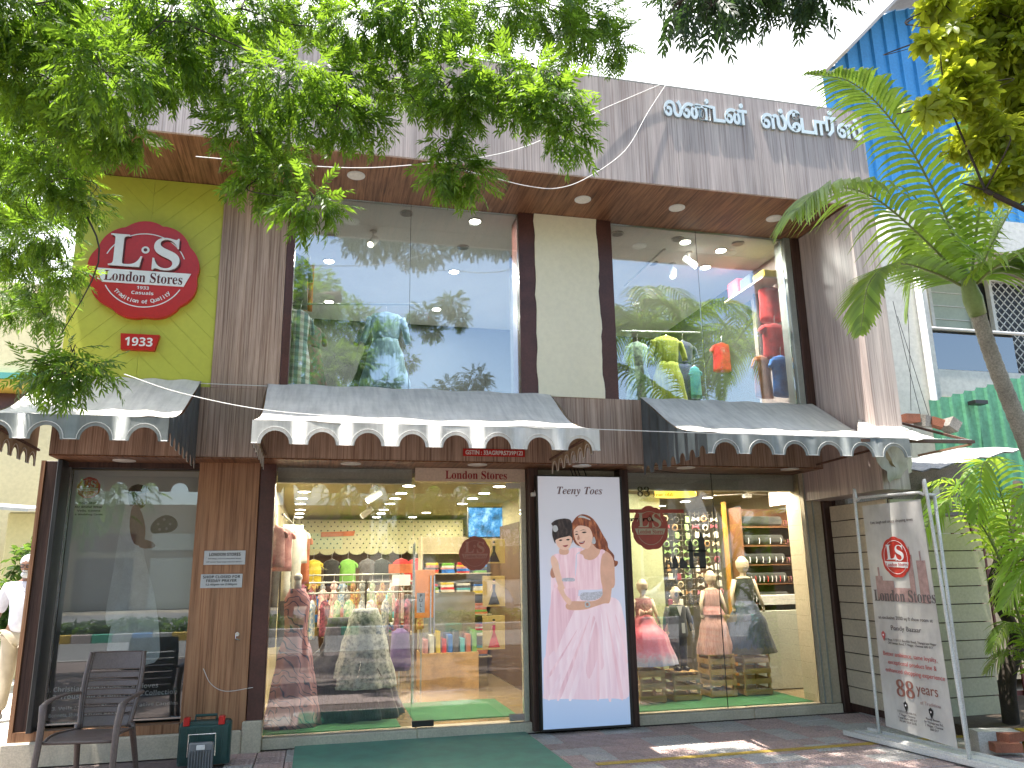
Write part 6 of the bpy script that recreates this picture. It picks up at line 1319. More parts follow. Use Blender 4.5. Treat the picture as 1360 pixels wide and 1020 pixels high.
bag = MB(); p = Vector(Q(.30,-.12,.80)); rg = []
for i in range(9): f_ = i/8; rg.append([p+V3((.03+.12*math.sin(PI*min(1,f_*.75)))*math.cos(a_)*(1+.12*math.sin(3*a_+i)),(.02+.07*math.sin(PI*min(1,f_*.75)))*math.sin(a_),-.50*f_) for a_ in [2*PI*k/16 for k in range(16)]])
bag.ring(rg); solo(bag, 'plastic_bag', paint('silver_grey_plastic', (.42,.41,.42), .25, .25, 6, .2, .8), 'crumpled silver grey plastic bag held by the old man', 'bag', p-V3(0,0,.5), smooth=True)
# photographer standing behind the camera, mirrored in the shop window
t = thing('person', 'photographer in straw hat, blue shirt and dark trousers raising a phone, mirrored in the glass', 'person', (.0,-.42,0))
def W(dx, dy, z): return (dx, -.42+dy, z)
V_, E_, R_ = skel([[(W(0,0,.95),.12,'pel'),(W(0,0,1.10),.12),(W(0,0,1.25),.135),(W(0,0,1.36),.13,'chest'),(W(0,0,1.44),.06),(W(0,.02,1.50),.052)],
  ['chest',(W(.18,0,1.38),.065),(W(.27,.12,1.24),.048),(W(.10,.30,1.46),.032)], ['chest',(W(-.18,0,1.38),.065),(W(-.27,.12,1.24),.048),(W(-.11,.30,1.46),.032)],
  ['pel',(W(.10,0,.86),.09),(W(.14,.02,.48),.06),(W(.17,0,.10),.04),(W(.17,0,.05),.04)], ['pel',(W(-.10,0,.86),.09),(W(-.14,.02,.48),.06),(W(-.17,0,.10),.04),(W(-.17,0,.05),.04)]])
me = skin_mesh(V_, E_, R_); hb, M = head_mesh(W(0,.05,1.60), .23, PI, 0)
hand(hb, W(.10,.30,1.46), (-.35,.2,1), (0,1,0), (1,0,0), .15, .9); hand(hb, W(-.11,.30,1.46), (.35,.2,1), (0,1,0), (-1,0,0), .15, .9)
add_mesh(join_body(me, hb), 'body', SKB, t)
BSH = C_('blue_check_shirt', (.05,.11,.24), (.03,.07,.16), 20)
V_, E_, R_ = skel([[(W(0,0,.90),.15,'pel'),(W(0,0,1.08),.15),(W(0,0,1.25),.158),(W(0,0,1.37),.145,'chest'),(W(0,0,1.44),.07)], ['chest',(W(.19,0,1.37),.085),(W(.28,.12,1.23),.07),(W(.19,.22,1.33),.062)], ['chest',(W(-.19,0,1.37),.085),(W(-.28,.12,1.23),.07),(W(-.19,.22,1.33),.062)]])
add_mesh(skin_mesh(V_, E_, R_), 'shirt', BSH, t)
V_, E_, R_ = skel([[(W(0,0,.93),.13,'pel'),(W(.10,0,.84),.11),(W(.14,.02,.48),.08),(W(.17,0,.10),.062)], ['pel',(W(-.10,0,.84),.11),(W(-.14,.02,.48),.08),(W(-.17,0,.10),.062)]])
add_mesh(skin_mesh(V_, E_, R_), 'trousers', C_('maroon_black_trouser', (.03,.012,.02), None, 8), t)
for s in (-1,1): b = MB(); b.tube([W(s*.17,-.07,.045),W(s*.17,.05,.045),W(s*.18,.17,.03)], [.045,.05,.035], 10); b.build('shoe', P_BLACK, t, True)
b = MB(); b.ring(shell_rings(W(0,.04,1.66), smooth_prof([(.16,.03,.04),(.14,.09,.10),(.05,.115,.125),(.0,.20,.21),(-.012,.225,.235),(.004,.12,.13)]), 5, .05, 30)); b.build('hat', paint('straw_hat', (.62,.52,.22), .8, .2, 30, .3, .6), t, True)
b = MB(); b.bbox(-.078,-.05,1.512,.078,-.042,1.586,.003); solo(b, 'phone', P_BLACK, 'black phone held up by the photographer, mirrored in the glass', 'phone', (0,-.046,1.512))
# ---- monobloc chair
CHP = paint('brown_moulded_plastic', (.13,.095,.082), .42, .12, 5, .25, .3); cz0 = .0
t = thing('plastic_chair', 'dark brown moulded plastic armchair with slatted back beside the left display window', 'chair', (-1.62,7.10,0)); CM = Matrix.Rotation(R(-9), 3, 'Z')
def cp(x, y, z): return V3(-1.62,7.10,0)+CM @ V3(x, y, z)   # front is -y
rows = []
for j in range(9):
    v = j/8; rows.append([cp((u-.5)*(.50-.06*v), -.25+.45*v, .425-.02*math.sin(PI*u)*math.sin(PI*v)-.035*v-.05*(1-v)**6) for u in [i/10 for i in range(11)]])
b = MB(); b.ring(rows, closed=False, caps=False); b.ring([[p-V3(0,0,.012) for p in r] for r in rows[::-1]], closed=False, caps=False)
b.tube(rows[0], .011, 6); b.tube([r[0] for r in rows], .011, 6); b.tube([r[-1] for r in rows], .011, 6); b.build('seat', CHP, t, True)
def back(u, h):  # u across -1..1, h height up the back 0..1
    return cp(u*(.205+.035*math.sin(PI*h*.8)), .19+.14*h+.03*(1-u*u)*1, .40+.56*h)
zsl = [0,.06,.17,.185,.285,.30,.40,.415,.515,.53,.63,.645,.745,.76,1.0]
for a_, c_ in ((.02,.155),(.19,.27),(.305,.385),(.42,.50),(.535,.615),(.65,.73),(.765,1.0)):
    rr = [[back(-.86+1.72*i/10, a_+(c_-a_)*q/3) for i in range(11)] for q in range(4)]; b = MB(); b.ring(rr, closed=False, caps=False); b.ring([[p+CM @ V3(0,.011,0) for p in r] for r in rr[::-1]], closed=False, caps=False)
    for e in (0,-1): b.tube(rr[e], .0055, 5)
    b.build('back_slat', CHP, t, True)
for s in (-1,1):
    b = MB(); b.ring([[back(s*(.84+.03*math.cos(q)), h/12)+CM @ V3(0,.010*math.sin(q),0)*1.2+V3(0,0,0) for q in [2*PI*k/8 for k in range(8)]] for h in range(13)]); b.tube([back(s*.93, h/12) for h in range(13)], .016, 8); b.build('back_post', CHP, t, True)
    b = MB(); L_ = smooth_line([cp(s*.23,.27,.66), cp(s*.285,.12,.665), cp(s*.295,-.12,.655), cp(s*.285,-.24,.63)], 4); b.ring([[p+CM @ V3(.026*math.cos(q),0,.011*math.sin(q)) for q in [2*PI*k/10 for k in range(10)]] for p in L_]); b.build('armrest', CHP, t, True)
    b = MB(); L_ = smooth_line([cp(s*.285,-.235,.635), cp(s*.27,-.27,.42), cp(s*.285,-.31,.005)], 4); b.ring([[p+CM @ V3((.030-.008*i/8)*math.cos(q),.020*math.sin(q),0) for q in [2*PI*k/10 for k in range(10)]] for i, p in enumerate(L_)]); b.build('leg', CHP, t, True)
    b = MB(); L_ = smooth_line([cp(s*.205,.20,.43), cp(s*.22,.27,.22), cp(s*.235,.33,.005)], 4); b.ring([[p+CM @ V3((.028-.008*i/8)*math.cos(q),.018*math.sin(q),0) for q in [2*PI*k/10 for k in range(10)]] for i, p in enumerate(L_)]); b.build('leg', CHP, t, True)
# ---- tool case and floodlight
TC = paint('dark_green_case', (.018,.065,.06), .45, .1, 6, .2, .3); t = thing('tool_case', 'dark green tool case with two red latches standing against the column base', 'case', (-.86,7.62,0)); TM_ = Matrix.Rotation(R(-4), 3, 'Z')
b = MB(); b.bbox(-1.07,7.56,.02,-.655,7.70,.36,.02); b.bbox(-1.06,7.545,.05,-.665,7.559,.33,.01); b.build('shell', TC, t)
for x in (-1.0,-.92,-.8,-.72): b = MB(); b.bbox(x-.008,7.537,.07,x+.008,7.544,.31,.003); b.build('rib', TC, t)
b = MB(); b.tube([(-.95,7.63,.35),(-.95,7.63,.40),(-.78,7.63,.40),(-.78,7.63,.35)], .012, 8); b.build('handle', TC, t)
for x in (-1.01,-.73): b = MB(); b.bbox(x-.025,7.53,.335,x+.025,7.60,.40,.006); b.build('latch', P_RED, t)
FG = paint('grey_cast_metal', (.22,.24,.26), .4, .12, 8, .15, .2, metal=.5); t = thing('floodlight', 'small grey finned work light with wire handle in front of the tool case', 'work light', (-.86,7.40,0))
b = MB(); b.bbox(-.955,7.36,.02,-.765,7.42,.23,.01); b.build('housing', FG, t)
for k in range(9): b = MB(); b.box(-.947+k*.0215,7.335,.03,-.939+k*.0215,7.359,.17); b.build('fin', FG, t)
b = MB(); b.tube([(-.965,7.39,.12),(-.965,7.39,.29),(-.755,7.39,.29),(-.755,7.39,.12)], .006, 6); b.build('bracket', P_CHROME, t); b = MB(); b.bbox(-.895,7.34,.18,-.83,7.359,.215,.003); b.build('terminal_box', P_WHITE, t)
# ================================================================== plank wall right of the shop
PLK = paint('beige_plank_paint', (.60,.51,.38), .6, .08, 2.5, .15, .2); PLK2 = paint('pale_olive_plank_paint', (.52,.50,.36), .6, .07, 2.5, .15, .2)
t = thing('plank_wall', 'low wall of horizontal beige planks turning a corner right of the shop', 'wall', (5.76,7.05,0)); hz = .178
for k in range(12):
    z = .10+k*hz; a, c = V3(5.76,8.07,0), V3(5.73,7.085,0); d = (c-a).normalized(); n = V3(-1,0,0)
    b = MB(); M = Matrix((d, n, V3(0,0,1))).transposed(); o = (a+c)/2+V3(-.012*random.uniform(.3,1),0,z+hz/2); b.obox(o, ((c-a).length, .022, hz-.011), M); b.build('plank', PLK, t)
    x1 = 6.72+.01*k if k < 9 else (6.80,6.62,6.30)[k-9]; b = MB(); b.box(5.735,7.05-.006*random.random(),z,x1,7.072,z+hz-.011); b.build('plank', PLK2, t)
MB().box(5.775,7.08,.02,5.80,8.09,2.24).build('backing', W_DRK, t); MB().box(5.80,7.08,.02,6.70,7.10,1.75).build('backing', W_DRK, t); MB().box(5.70,7.075,0,6.7,7.2,.06).build('footing', CONC, t)
MB().bar((5.5,8.15,2.33),(5.66,6.9,2.32),.04,.035).build('dark_rail', W_DRK, t)
# ================================================================== banner stand
BAN = fabric('grey_banner_vinyl', (.50,.48,.45), (.62,.60,.56), .5); BX = 5.135
t = thing('banner_stand', 'white pipe stand with worn grey banner reading 88 years by the plank wall', 'banner', (BX,6.35,0))
TLb, TRb, BRb, BLb = on_x(1145,672,BX), on_x(1222,663,BX), on_x(1272,994,BX), on_x(1177,964,BX)
def bw(u, v, k=0):
    p = (TLb*(1-u)+TRb*u)*(1-v)+(BLb*(1-u)+BRb*u)*v; return V3(p.x-.0015*k+.003*math.sin(v*4+u*2), p.y, p.z)
b = MB(); b.ring([[bw(i/10, j/24) for i in range(11)] for j in range(25)], closed=False, caps=False); b.ring([[bw(i/10, j/24)+V3(.003,0,0) for i in range(11)] for j in range(24,-1,-1)], closed=False, caps=False); b.build('banner_sheet', BAN, t, True)
BW_ = (TRb-TLb).length/.86
bR = Matrix.Rotation(R(-90), 3, 'Z')
def blet(s, u, v, wd, h, mt, nm='banner_line', k=3, tilt=0):
    wd *= BW_; p = bw(u, v, k); me = text_mesh(s, .1, width=wd, height=h, depth=.0005); me.materials.append(mt); me.transform(Matrix.Translation(p-Vector(t.location)) @ (Matrix.Rotation(tilt, 3, 'X') @ bR).to_4x4()); return link(nm, me, t)
P_BPINK = paint('faded_pink_print', (.42,.27,.25), .6, .2, 20, .3, 0); P_BRED = paint('faded_red_print', (.50,.10,.10), .6, .1, 10, .1, 0); P_GRP = paint('grey_print', (.12,.10,.10), .6, .1); P_BROWN = paint('brown_red_print', (.30,.12,.09), .6, .1)
TI = 0
blet('Live, laugh and create shopping times', .48, .085, .62, .035, P_GRP, tilt=TI)
# towers behind the name
b = MB()
for u0, v0, u1, v1 in ((.10,.33,.22,.44),(.22,.35,.40,.44),(.66,.235,.74,.44),(.80,.26,.94,.44),(.40,.38,.66,.44),(.15,.29,.18,.33),(.70,.20,.715,.235),(.86,.22,.88,.26)):
    b.plate([bw(u0,v0,2), bw(u1,v0,2), bw(u1,v1,2), bw(u0,v1,2)], (-.0005,0,0))
b.build('bridge_print', P_BPINK, t, kind='stuff')
def bshape(nm, cu, cv, ru, rv, mt, k, n=40, lob=0):
    b = MB(); b.plate([bw(cu+ru*(1+lob*abs(math.cos(4.5*2*PI*q/n)))*math.sin(2*PI*q/n), cv-rv*(1+lob*abs(math.cos(4.5*2*PI*q/n)))*math.cos(2*PI*q/n), k) for q in range(n)], (-.0006,0,0)); return b.build(nm, mt, t)
bshape('seal_disc', .49, .245, .225, .088, paint('banner_seal_red',(.55,.03,.02),.5,.08), 5, 54, .05)
p0 = bw(.49,.245,6); 
b = MB(); pts = [bw(.49+.19*math.sin(a), .245-.074*math.cos(a), 6) for a in [2*PI*q/40 for q in range(41)]]; b.tube(pts, .0022, 4); b.build('ring_line', P_SW, t)
blet(bold('L'), .42, .222, .135, .135, P_SW, 'monogram_letter', 7, TI); blet(bold('S'), .56, .226, .12, .14, P_SW, 'monogram_letter', 7, TI)
b = MB(); b.plate([bw(.30,.262,6.5), bw(.69,.268,6.5), bw(.67,.293,6.5), bw(.32,.287,6.5)], (-.0005,0,0)); b.build('ribbon', P_SW, t); blet(bold('London Stores'), .495, .2775, .31, .034, P_BRED, 'ribbon_lettering', 8, TI)
blet(bold('London Stores'), .53, .415, .86, .105, P_GRP, 'name_lettering', 4, TI)
blet('an exclusive 2000 sq ft show room at', .50, .515, .76, .040, P_GRP, tilt=TI); blet('Pondy Bazaar', .50, .56, .42, .055, P_GRP, tilt=TI)
blet('G5 Shop, 112/113 Bazullah Road, Thyagaraya Nagar\nOff Usman Road, T Nagar, Chennai 600 017', .53, .618, .72, .055, P_GRP, tilt=TI)
for u, v, mt in ((.13,.595,P_BRED),(.36,.885,P_TXT),(.72,.885,P_TXT)):
    b = MB(); b.plate([bw(u,v+.028,4), bw(u-.03,v+.004,4), bw(u-.03,v-.008,4), bw(u,v-.018,4), bw(u+.03,v-.008,4), bw(u+.03,v+.004,4)], (-.0006,0,0)); b.build('map_pin', mt, t); bshape('pin_hole', u, v, .010, .004, P_SW, 5, 10)
for k, s in enumerate(('Better ambience, same loyalty,', 'exceptional product line &', 'enhanced shopping experience')): blet(s, .50+.02*k, .675+.035*k, (.74,.66,.80)[k], .050, P_BRED, tilt=TI)
blet(bold('88'), .38, .815, .25, .145, P_BROWN, 'big_number', 4, TI); blet('years', .70, .812, .28, .085, P_BROWN, tilt=TI); blet('of Tradition', .72, .855, .26, .03, P_BPINK, tilt=TI)
blet('112/113 Bazullah Rd,\nT Nagar, Chennai\nTamil Nadu 600 017\nPh 044 2834 5678', .36, .935, .26, .10, P_GRP, tilt=TI); blet('Pondy Bazaar,\nSir Thyagaraya Rd,\nT Nagar, Chennai\n600 017', .73, .935, .24, .10, P_GRP, tilt=TI)
PIPE = paint('white_pipe', (.70,.69,.66), .4, .06, 8, .25)
b = MB(); lb = on_x(1168,978,BX+.01); lt = on_x(1136,672,BX); rt = on_x(1232,662,BX); rb = on_x(1288,1014,BX)
b.tube(smooth_line([lb, lt, lt+V3(0,-.03,.05)], 6)+smooth_line([lt+V3(0,-.09,.075), rt+V3(0,.09,.06)], 3)+smooth_line([rt+V3(0,.03,.035), rt, rb], 6), .014, 8); b.build('pipe_frame', PIPE, t, True)
b = MB(); b.tube([rt+V3(.09,.02,.03), rb+V3(.10,.10,.0)], .014, 8); b.tube([rt+V3(0,.02,.04), rt+V3(.09,.02,.03)], .014, 8); b.build('rear_strut', PIPE, t, True)
q0 = on_z(1150,992,.03); b = MB(); A = V3(5.02,7.02,0); B_ = V3(5.22,5.40,0); d = (B_-A).normalized(); M = Matrix((d, V3(-d.y,d.x,0), V3(0,0,1))).transposed()
b.obox((A+B_)/2+V3(0,0,.028), ((B_-A).length, .30, .022), M); b.build('foot_tray', PIPE, t); b = MB()
for s in (-1,1): b.obox((A+B_)/2+V3(0,0,.045)+V3(-d.y,d.x,0)*s*.147, ((B_-A).length, .012, .03), M)
b.build('tray_lip', PIPE, t, kind='stuff'); b = MB(); b.obox((A+B_)/2+V3(0,0,.045), ((B_-A).length*.98, .05, .012), M); b.build('tray_rib', PIPE, t)
# kerb with painted blocks and bricks at the right
YEL = paint('yellow_kerb_paint', (.62,.42,.04), .7, .12, 6, .35); WK = paint('white_kerb_paint', (.55,.54,.52), .75, .1, 6, .3); BRK = paint('red_clay_brick', (.32,.12,.07), .9, .2, 9, .35, .7)
t = thing('planter_kerb', 'painted concrete kerb with a yellow block round the palm bed at the right edge', 'kerb', (5.9,6.0,0))
for k in range(6):
    a = V3(5.50+k*.0+.36*k,6.05-.12*k,0); b = MB(); b.obox(a+V3(.17,0,.09), (.345,.16,.18), Matrix.Rotation(R(-18), 3, 'Z')); b.build('kerb_block', [WK,YEL,WK,YEL,WK,YEL][k], t)
MB().box(5.9,6.1,-.01,8.5,8.2,.10).build('soil_bed', paint('dark_soil', (.09,.065,.045), 1, .3, 5, .4, 1), t)
for k, (px, py, lb) in enumerate(((1343,978,'top brick of the little pile on the planter edge'),(1336,992,'lower brick of the little pile on the planter edge'))):
    p = on_y(px,py,5.95-.05*k); b = MB(); b.obox(p, (.22,.11,.07), Matrix.Rotation(R(12-30*k), 3, 'Z')); solo(b, 'brick', BRK, 'broken red clay brick, '+lb, 'brick', p-V3(0,0,.035))
# red grille gate behind the palms
t = thing('metal_gate', 'dark red barred gate behind the palms at the right edge', 'gate', (7.4,7.6,0)); GR = paint('dark_red_gate', (.14,.03,.025), .5, .2)
for k in range(14): MB().box(6.95+k*.13,7.6,.1,6.975+k*.13,7.62,2.1).build('bar', GR, t)
for z in (.15,.8,1.45,2.05): MB().box(6.9,7.621,z,8.8,7.64,z+.05).build('cross_rail', GR, t)
# ================================================================== neighbour on the right
P_NW = paint('neighbour_white', (.62,.62,.56), .8, .08, 1.2, .15, .2); P_NB = paint('neighbour_beige', (.58,.50,.34), .8, .08, 1.2, .18, .2); P_NG = glass('green_balcony_glass', (.62,.80,.74), .18, 1.0); P_FR = paint('pale_green_blind', (.38,.44,.34), .6, .1, 2, .1)
t = thing('neighbour_building', 'cream two storey neighbour with glass balcony and grille window right of the shop', 'building', (8.5,9.6,0))
a = on_y(1186,450,8.97); c = on_y(1240,450,8.97); MB().bbox(6.32,8.97,0,c.x,9.6,6.1).build('pier', P_NW, t)
MB().box(6.32,9.61,0,16,13,4.0).build('lower_wall', P_NB, t); y = 9.9
z0, z1 = on_y(1280,492,y).z, on_y(1280,372,y).z; xw0, xw1 = on_y(1226,430,y).x, on_y(1322,430,y).x
MB().box(c.x,10.4,4.0,16,13,on_y(1280,318,10.4).z).build('upper_wall', P_NB, t); MB().box(c.x+.003,9.5,on_y(1280,330,9.5).z,16,13,on_y(1280,297,9.5).z+.12).build('slab_edge', P_NW, t)
MB().box(c.x+.01,9.62,3.0,16,9.72,on_y(1280,492,9.62).z).build('balcony_parapet', P_NW, t)
MB().box(c.x+.02,9.66,on_y(1280,492,9.66).z+.003,on_y(1345,450,9.66).x,9.675,on_y(1280,440,9.66).z).build('balcony_glass', P_NG, t)
pz = on_y(1285,439,9.6).z; b = MB(); b.tube([(c.x-.1,9.6,pz),(12,9.6,pz)], .028, 8); b.build('handrail', PIPE, t, True)
wx0, wx1 = on_y(1238,400,10.3).x, on_y(1290,400,10.3).x; wz1 = on_y(1270,372,10.3).z
MB().box(wx0,10.36,4.02,wx1,10.39,wz1).build('window_blind', P_FR, t); MB().box(wx1,10.34,4.02,wx1+.35,10.38,wz1).build('dark_opening', P_BLACK, t)
for x in (wx0-.05,wx1-.02,wx1+.35): MB().box(x,10.3,4.0,x+.06,10.358 if x < wx1+.1 else 10.335,wz1+.05).build('window_frame', P_NW, t)
for k in range(9): zz = 4.1+k*(wz1-4.1)/9; MB().box(wx0+.02,10.345,zz,wx1-.03,10.357,zz+.015).build('blind_slat', P_NW, t)
gx0, gx1 = on_y(1330,450,10.2).x, on_y(1420,450,10.2).x; gz0, gz1 = on_y(1345,525,10.2).z, on_y(1345,375,10.2).z
MB().box(gx0,10.3,gz0,gx1,10.33,gz1).build('window_dark', P_BLACK, t); g = MB(); s_ = .155; H_ = gz1-gz0; W_ = gx1-gx0
for k in range(-int(H_/s_)-1, int(W_/s_)+2):
    for sg in (1,-1):
        q = clip([(k*s_,0),(k*s_+.02,0),(k*s_+.02+H_,H_),(k*s_+H_,H_)], 0, 0, W_, H_) if sg == 1 else clip([(k*s_+H_,0),(k*s_+H_+.02,0),(k*s_+.02,H_),(k*s_,H_)], 0, 0, W_, H_)
        if len(q) >= 3: g.plate([(gx0+u, 10.24+.012*(sg > 0), gz0+v) for u, v in q], (0,.01,0))
g.build('diamond_grille', P_NW, t, kind='stuff')
for x0_, x1_, zz0, zz1 in ((gx0-.06,gx0,gz0-.05,gz1+.05),(gx1,gx1+.06,gz0-.05,gz1+.05),(gx0,gx1,gz1,gz1+.05),(gx0,gx1,gz0-.05,gz0)): MB().box(x0_,10.22,zz0,x1_,10.30,zz1).build('grille_frame', P_NW, t)
b = MB(); p = on_y(1207,300,8.9); b.tube([(p.x,8.9,5.9),(p.x+.02,8.9,0)], .045, 10); b.build('drain_pipe', PIPE, t, True)
# blue corrugated gable beyond
BLU = paint('blue_corrugated_sheet', (.045,.26,.56), .45, .10, 1.5, .15, .1); t = thing('blue_shed', 'blue corrugated metal shed wall under a grey roof edge, beyond the shop at upper right', 'shed', (10.5,11,0)); y = 11.0
A_ = [(1098,97),(1178,14),(1260,4),(1420,-12),(1560,-40)]; P_ = [on_y(px,py,y) for px,py in A_]; x = P_[0].x-.05; w = .30
def topz(x):
    for a, c in zip(P_, P_[1:]):
        if a.x <= x <= c.x: return a.z+(c.z-a.z)*(x-a.x)/(c.x-a.x)
    return P_[0].z if x < P_[0].x else P_[-1].z
while x < P_[-1].x:
    za, zc, zm = topz(x), topz(x+w), topz(x+w*.8); b = MB(); z0_ = 4.6
    prof2 = [(x+.0015,y+.05,za),(x+w*.78,y+.05,zm),(x+w*.84,y,zm),(x+w*.94,y,zc),(x+w-.0015,y+.05,zc)]
    b.ring([[(q[0],q[1],z0_) for q in prof2],[(q[0],q[1],q[2]) for q in prof2]], closed=False, caps=False); b.ring([[(q[0],q[1]+.01,q[2]) for q in prof2],[(q[0],q[1]+.01,z0_) for q in prof2]], closed=False, caps=False); b.build('corrugated_sheet', BLU, t); x += w
b = MB(); EV = paint('grey_roof_edge', (.32,.31,.30), .8, .2)
for a, c in zip(P_, P_[1:]): b.bar(a+V3(0,-.25,.05), c+V3(0,-.25,.05), .75, .05)
b.build('roof_edge', EV, t, kind='stuff'); MB().box(P_[0].x,11.2,0,P_[-1].x,16,4.6).build('shed_base', P_NW, t); MB().box(P_[0].x+1.4,11.1,4.6,P_[-1].x,16,P_[0].z-.1).build('shed_back', BLU, t)
# green corrugated fence
GRN = paint('green_corrugated_sheet', (.12,.38,.22), .5, .12, 1.5, .25, .1); t = thing('green_fence', 'green corrugated sheet fence below the neighbour balcony', 'fence', (8.5,8.3,2.2)); y = 8.3
x = on_y(1240,560,y).x
while x < 11:
    f_ = (x-6.6); za = on_y(1243,556,y).z+f_*.26; zc = za+.04; w = .19; b = MB(); pr_ = [(x+.001,y+.03,za),(x+w*.6,y+.03,za),(x+w*.72,y,za),(x+w*.9,y,zc),(x+w-.001,y+.03,zc)]
    b.ring([[(q[0],q[1],2.3) for q in pr_], pr_], closed=False, caps=False); b.ring([[(q[0],q[1]+.006,q[2]) for q in pr_],[(q[0],q[1]+.006,2.3) for q in pr_]], closed=False, caps=False); b.build('corrugated_sheet', GRN, t); x += w
p = on_y(1300,535,8.2); b = MB(); b.bbox(p.x-.1,8.15,p.z-.02,p.x+.1,8.28,p.z+.03); solo(b, 'fence_lamp', P_BLACK, 'small black fitting on top of the green corrugated fence', 'lamp', (p.x,8.2,p.z-.02))
# junk roof by the torn awning
t = thing('lean_to_roof', 'sagging grey sheet roof with a rubble ledge beside the torn awning', 'roof', (6.8,7.7,0)); a, c = on_y(1212,628,7.3), on_y(1335,597,7.2)
rows = [[V3(a.x+(c.x+.15-a.x)*i/12, 7.15+j*.16, a.z+(c.z-a.z)*i/12+.03*j+.015*math.sin(i*2.1+j)) for i in range(13)] for j in range(6)]
b = MB(); b.ring(rows, closed=False, caps=False); b.ring([[p-V3(0,0,.012) for p in r] for r in rows[::-1]], closed=False, caps=False); b.build('roof_sheet', paint('pale_asbestos_sheet', (.46,.46,.45), .8, .15, 4, .3, .5), t, True)
b = MB(); b.bbox(5.85,7.9,2.05,7.6,8.6,2.75,.02); b.build('rubble_ledge', paint('grey_rubble_concrete', (.30,.28,.25), .95, .25, 5, .4, 1), t)
for k in range(4): b = MB(); px = 1208+k*18; p = on_y(px,556+3*k,8.1); b.obox(p, (.20,.14,.10+.04*(k%2)), Matrix.Rotation(.5*k, 3, 'Z') @ Matrix.Rotation(.2*k, 3, 'X')); solo(b, 'broken_brick', [BRK,MATS['grey_rubble_concrete']][k % 2], '%s chunk of broken masonry on the ledge above the torn awning' % ['leftmost red','second, grey','third, red','rightmost grey'][k], 'rubble', p-V3(0,0,.06))
b = MB(); p = on_y(1330,640,7.8); b.bbox(6.9,7.75,0,7.0,7.85,2.5); solo(b, 'fence_post', PIPE, 'pale post behind the areca palm at the far right', 'post', (6.95,7.8,0))
# ================================================================== left distance
P_YW = paint('pale_yellow_wall', (.66,.58,.34), .8, .06, 1, .1, .1); TEA = paint('teal_stripe_paint', (.10,.36,.30), .6, .1); OCH = paint('ochre_stripe_paint', (.62,.42,.08), .6, .1)
t = thing('yellow_building', 'pale yellow building with teal and ochre bands at the far left', 'building', (-9,17,0)); y = 17.0
z_t, z_o, z_d, z_b = on_y(30,497,y).z, on_y(30,505,y).z, on_y(30,516,y).z, on_y(30,548,y).z
MB().box(-16,y,z_t,-3.6,22,z_t+1.9).build('upper_wall', P_YW, t); MB().box(-16,y-.12,z_o,-3.6,22,z_t-.003).build('teal_band', TEA, t); MB().box(-16,y-.06,z_d,-3.6,22,z_o-.003).build('ochre_band', OCH, t); MB().box(-16,y+.5,z_b,-3.6,22,z_d-.003).build('shaded_recess', P_MAROON, t); MB().box(-16,y+.2,0,-3.6,22,z_b-.003).build('lower_wall', P_YW, t)
a = on_y(8,700,15); b = MB(); b.bbox(a.x,15,0,a.x+.55,15.5,on_y(20,676,15).z-.05,.03); b.build('porch_column', P_YW, t)
b = MB(); p = on_y(40,680,14.5); b.plate([(p.x-5,14.4,p.z+.35),(p.x,14.4,p.z),(p.x,15.6,p.z+.12),(p.x-5,15.6,p.z+.5)], (0,0,.05)); b.build('porch_roof', paint('grey_porch_sheet', (.42,.42,.42), .6, .1), t)
b = MB(); b.box(-7.2,16.9,0,-6.1,17.19,2.3); b.build('dark_doorway', P_BLACK, t)
g = MB(); g.box(-9,8.3,-.136,-2.72,40,-.010); structure(g, 'side_lane', paint('pale_concrete_lane', (.50,.47,.42), .9, .1, 1, .15, .4))
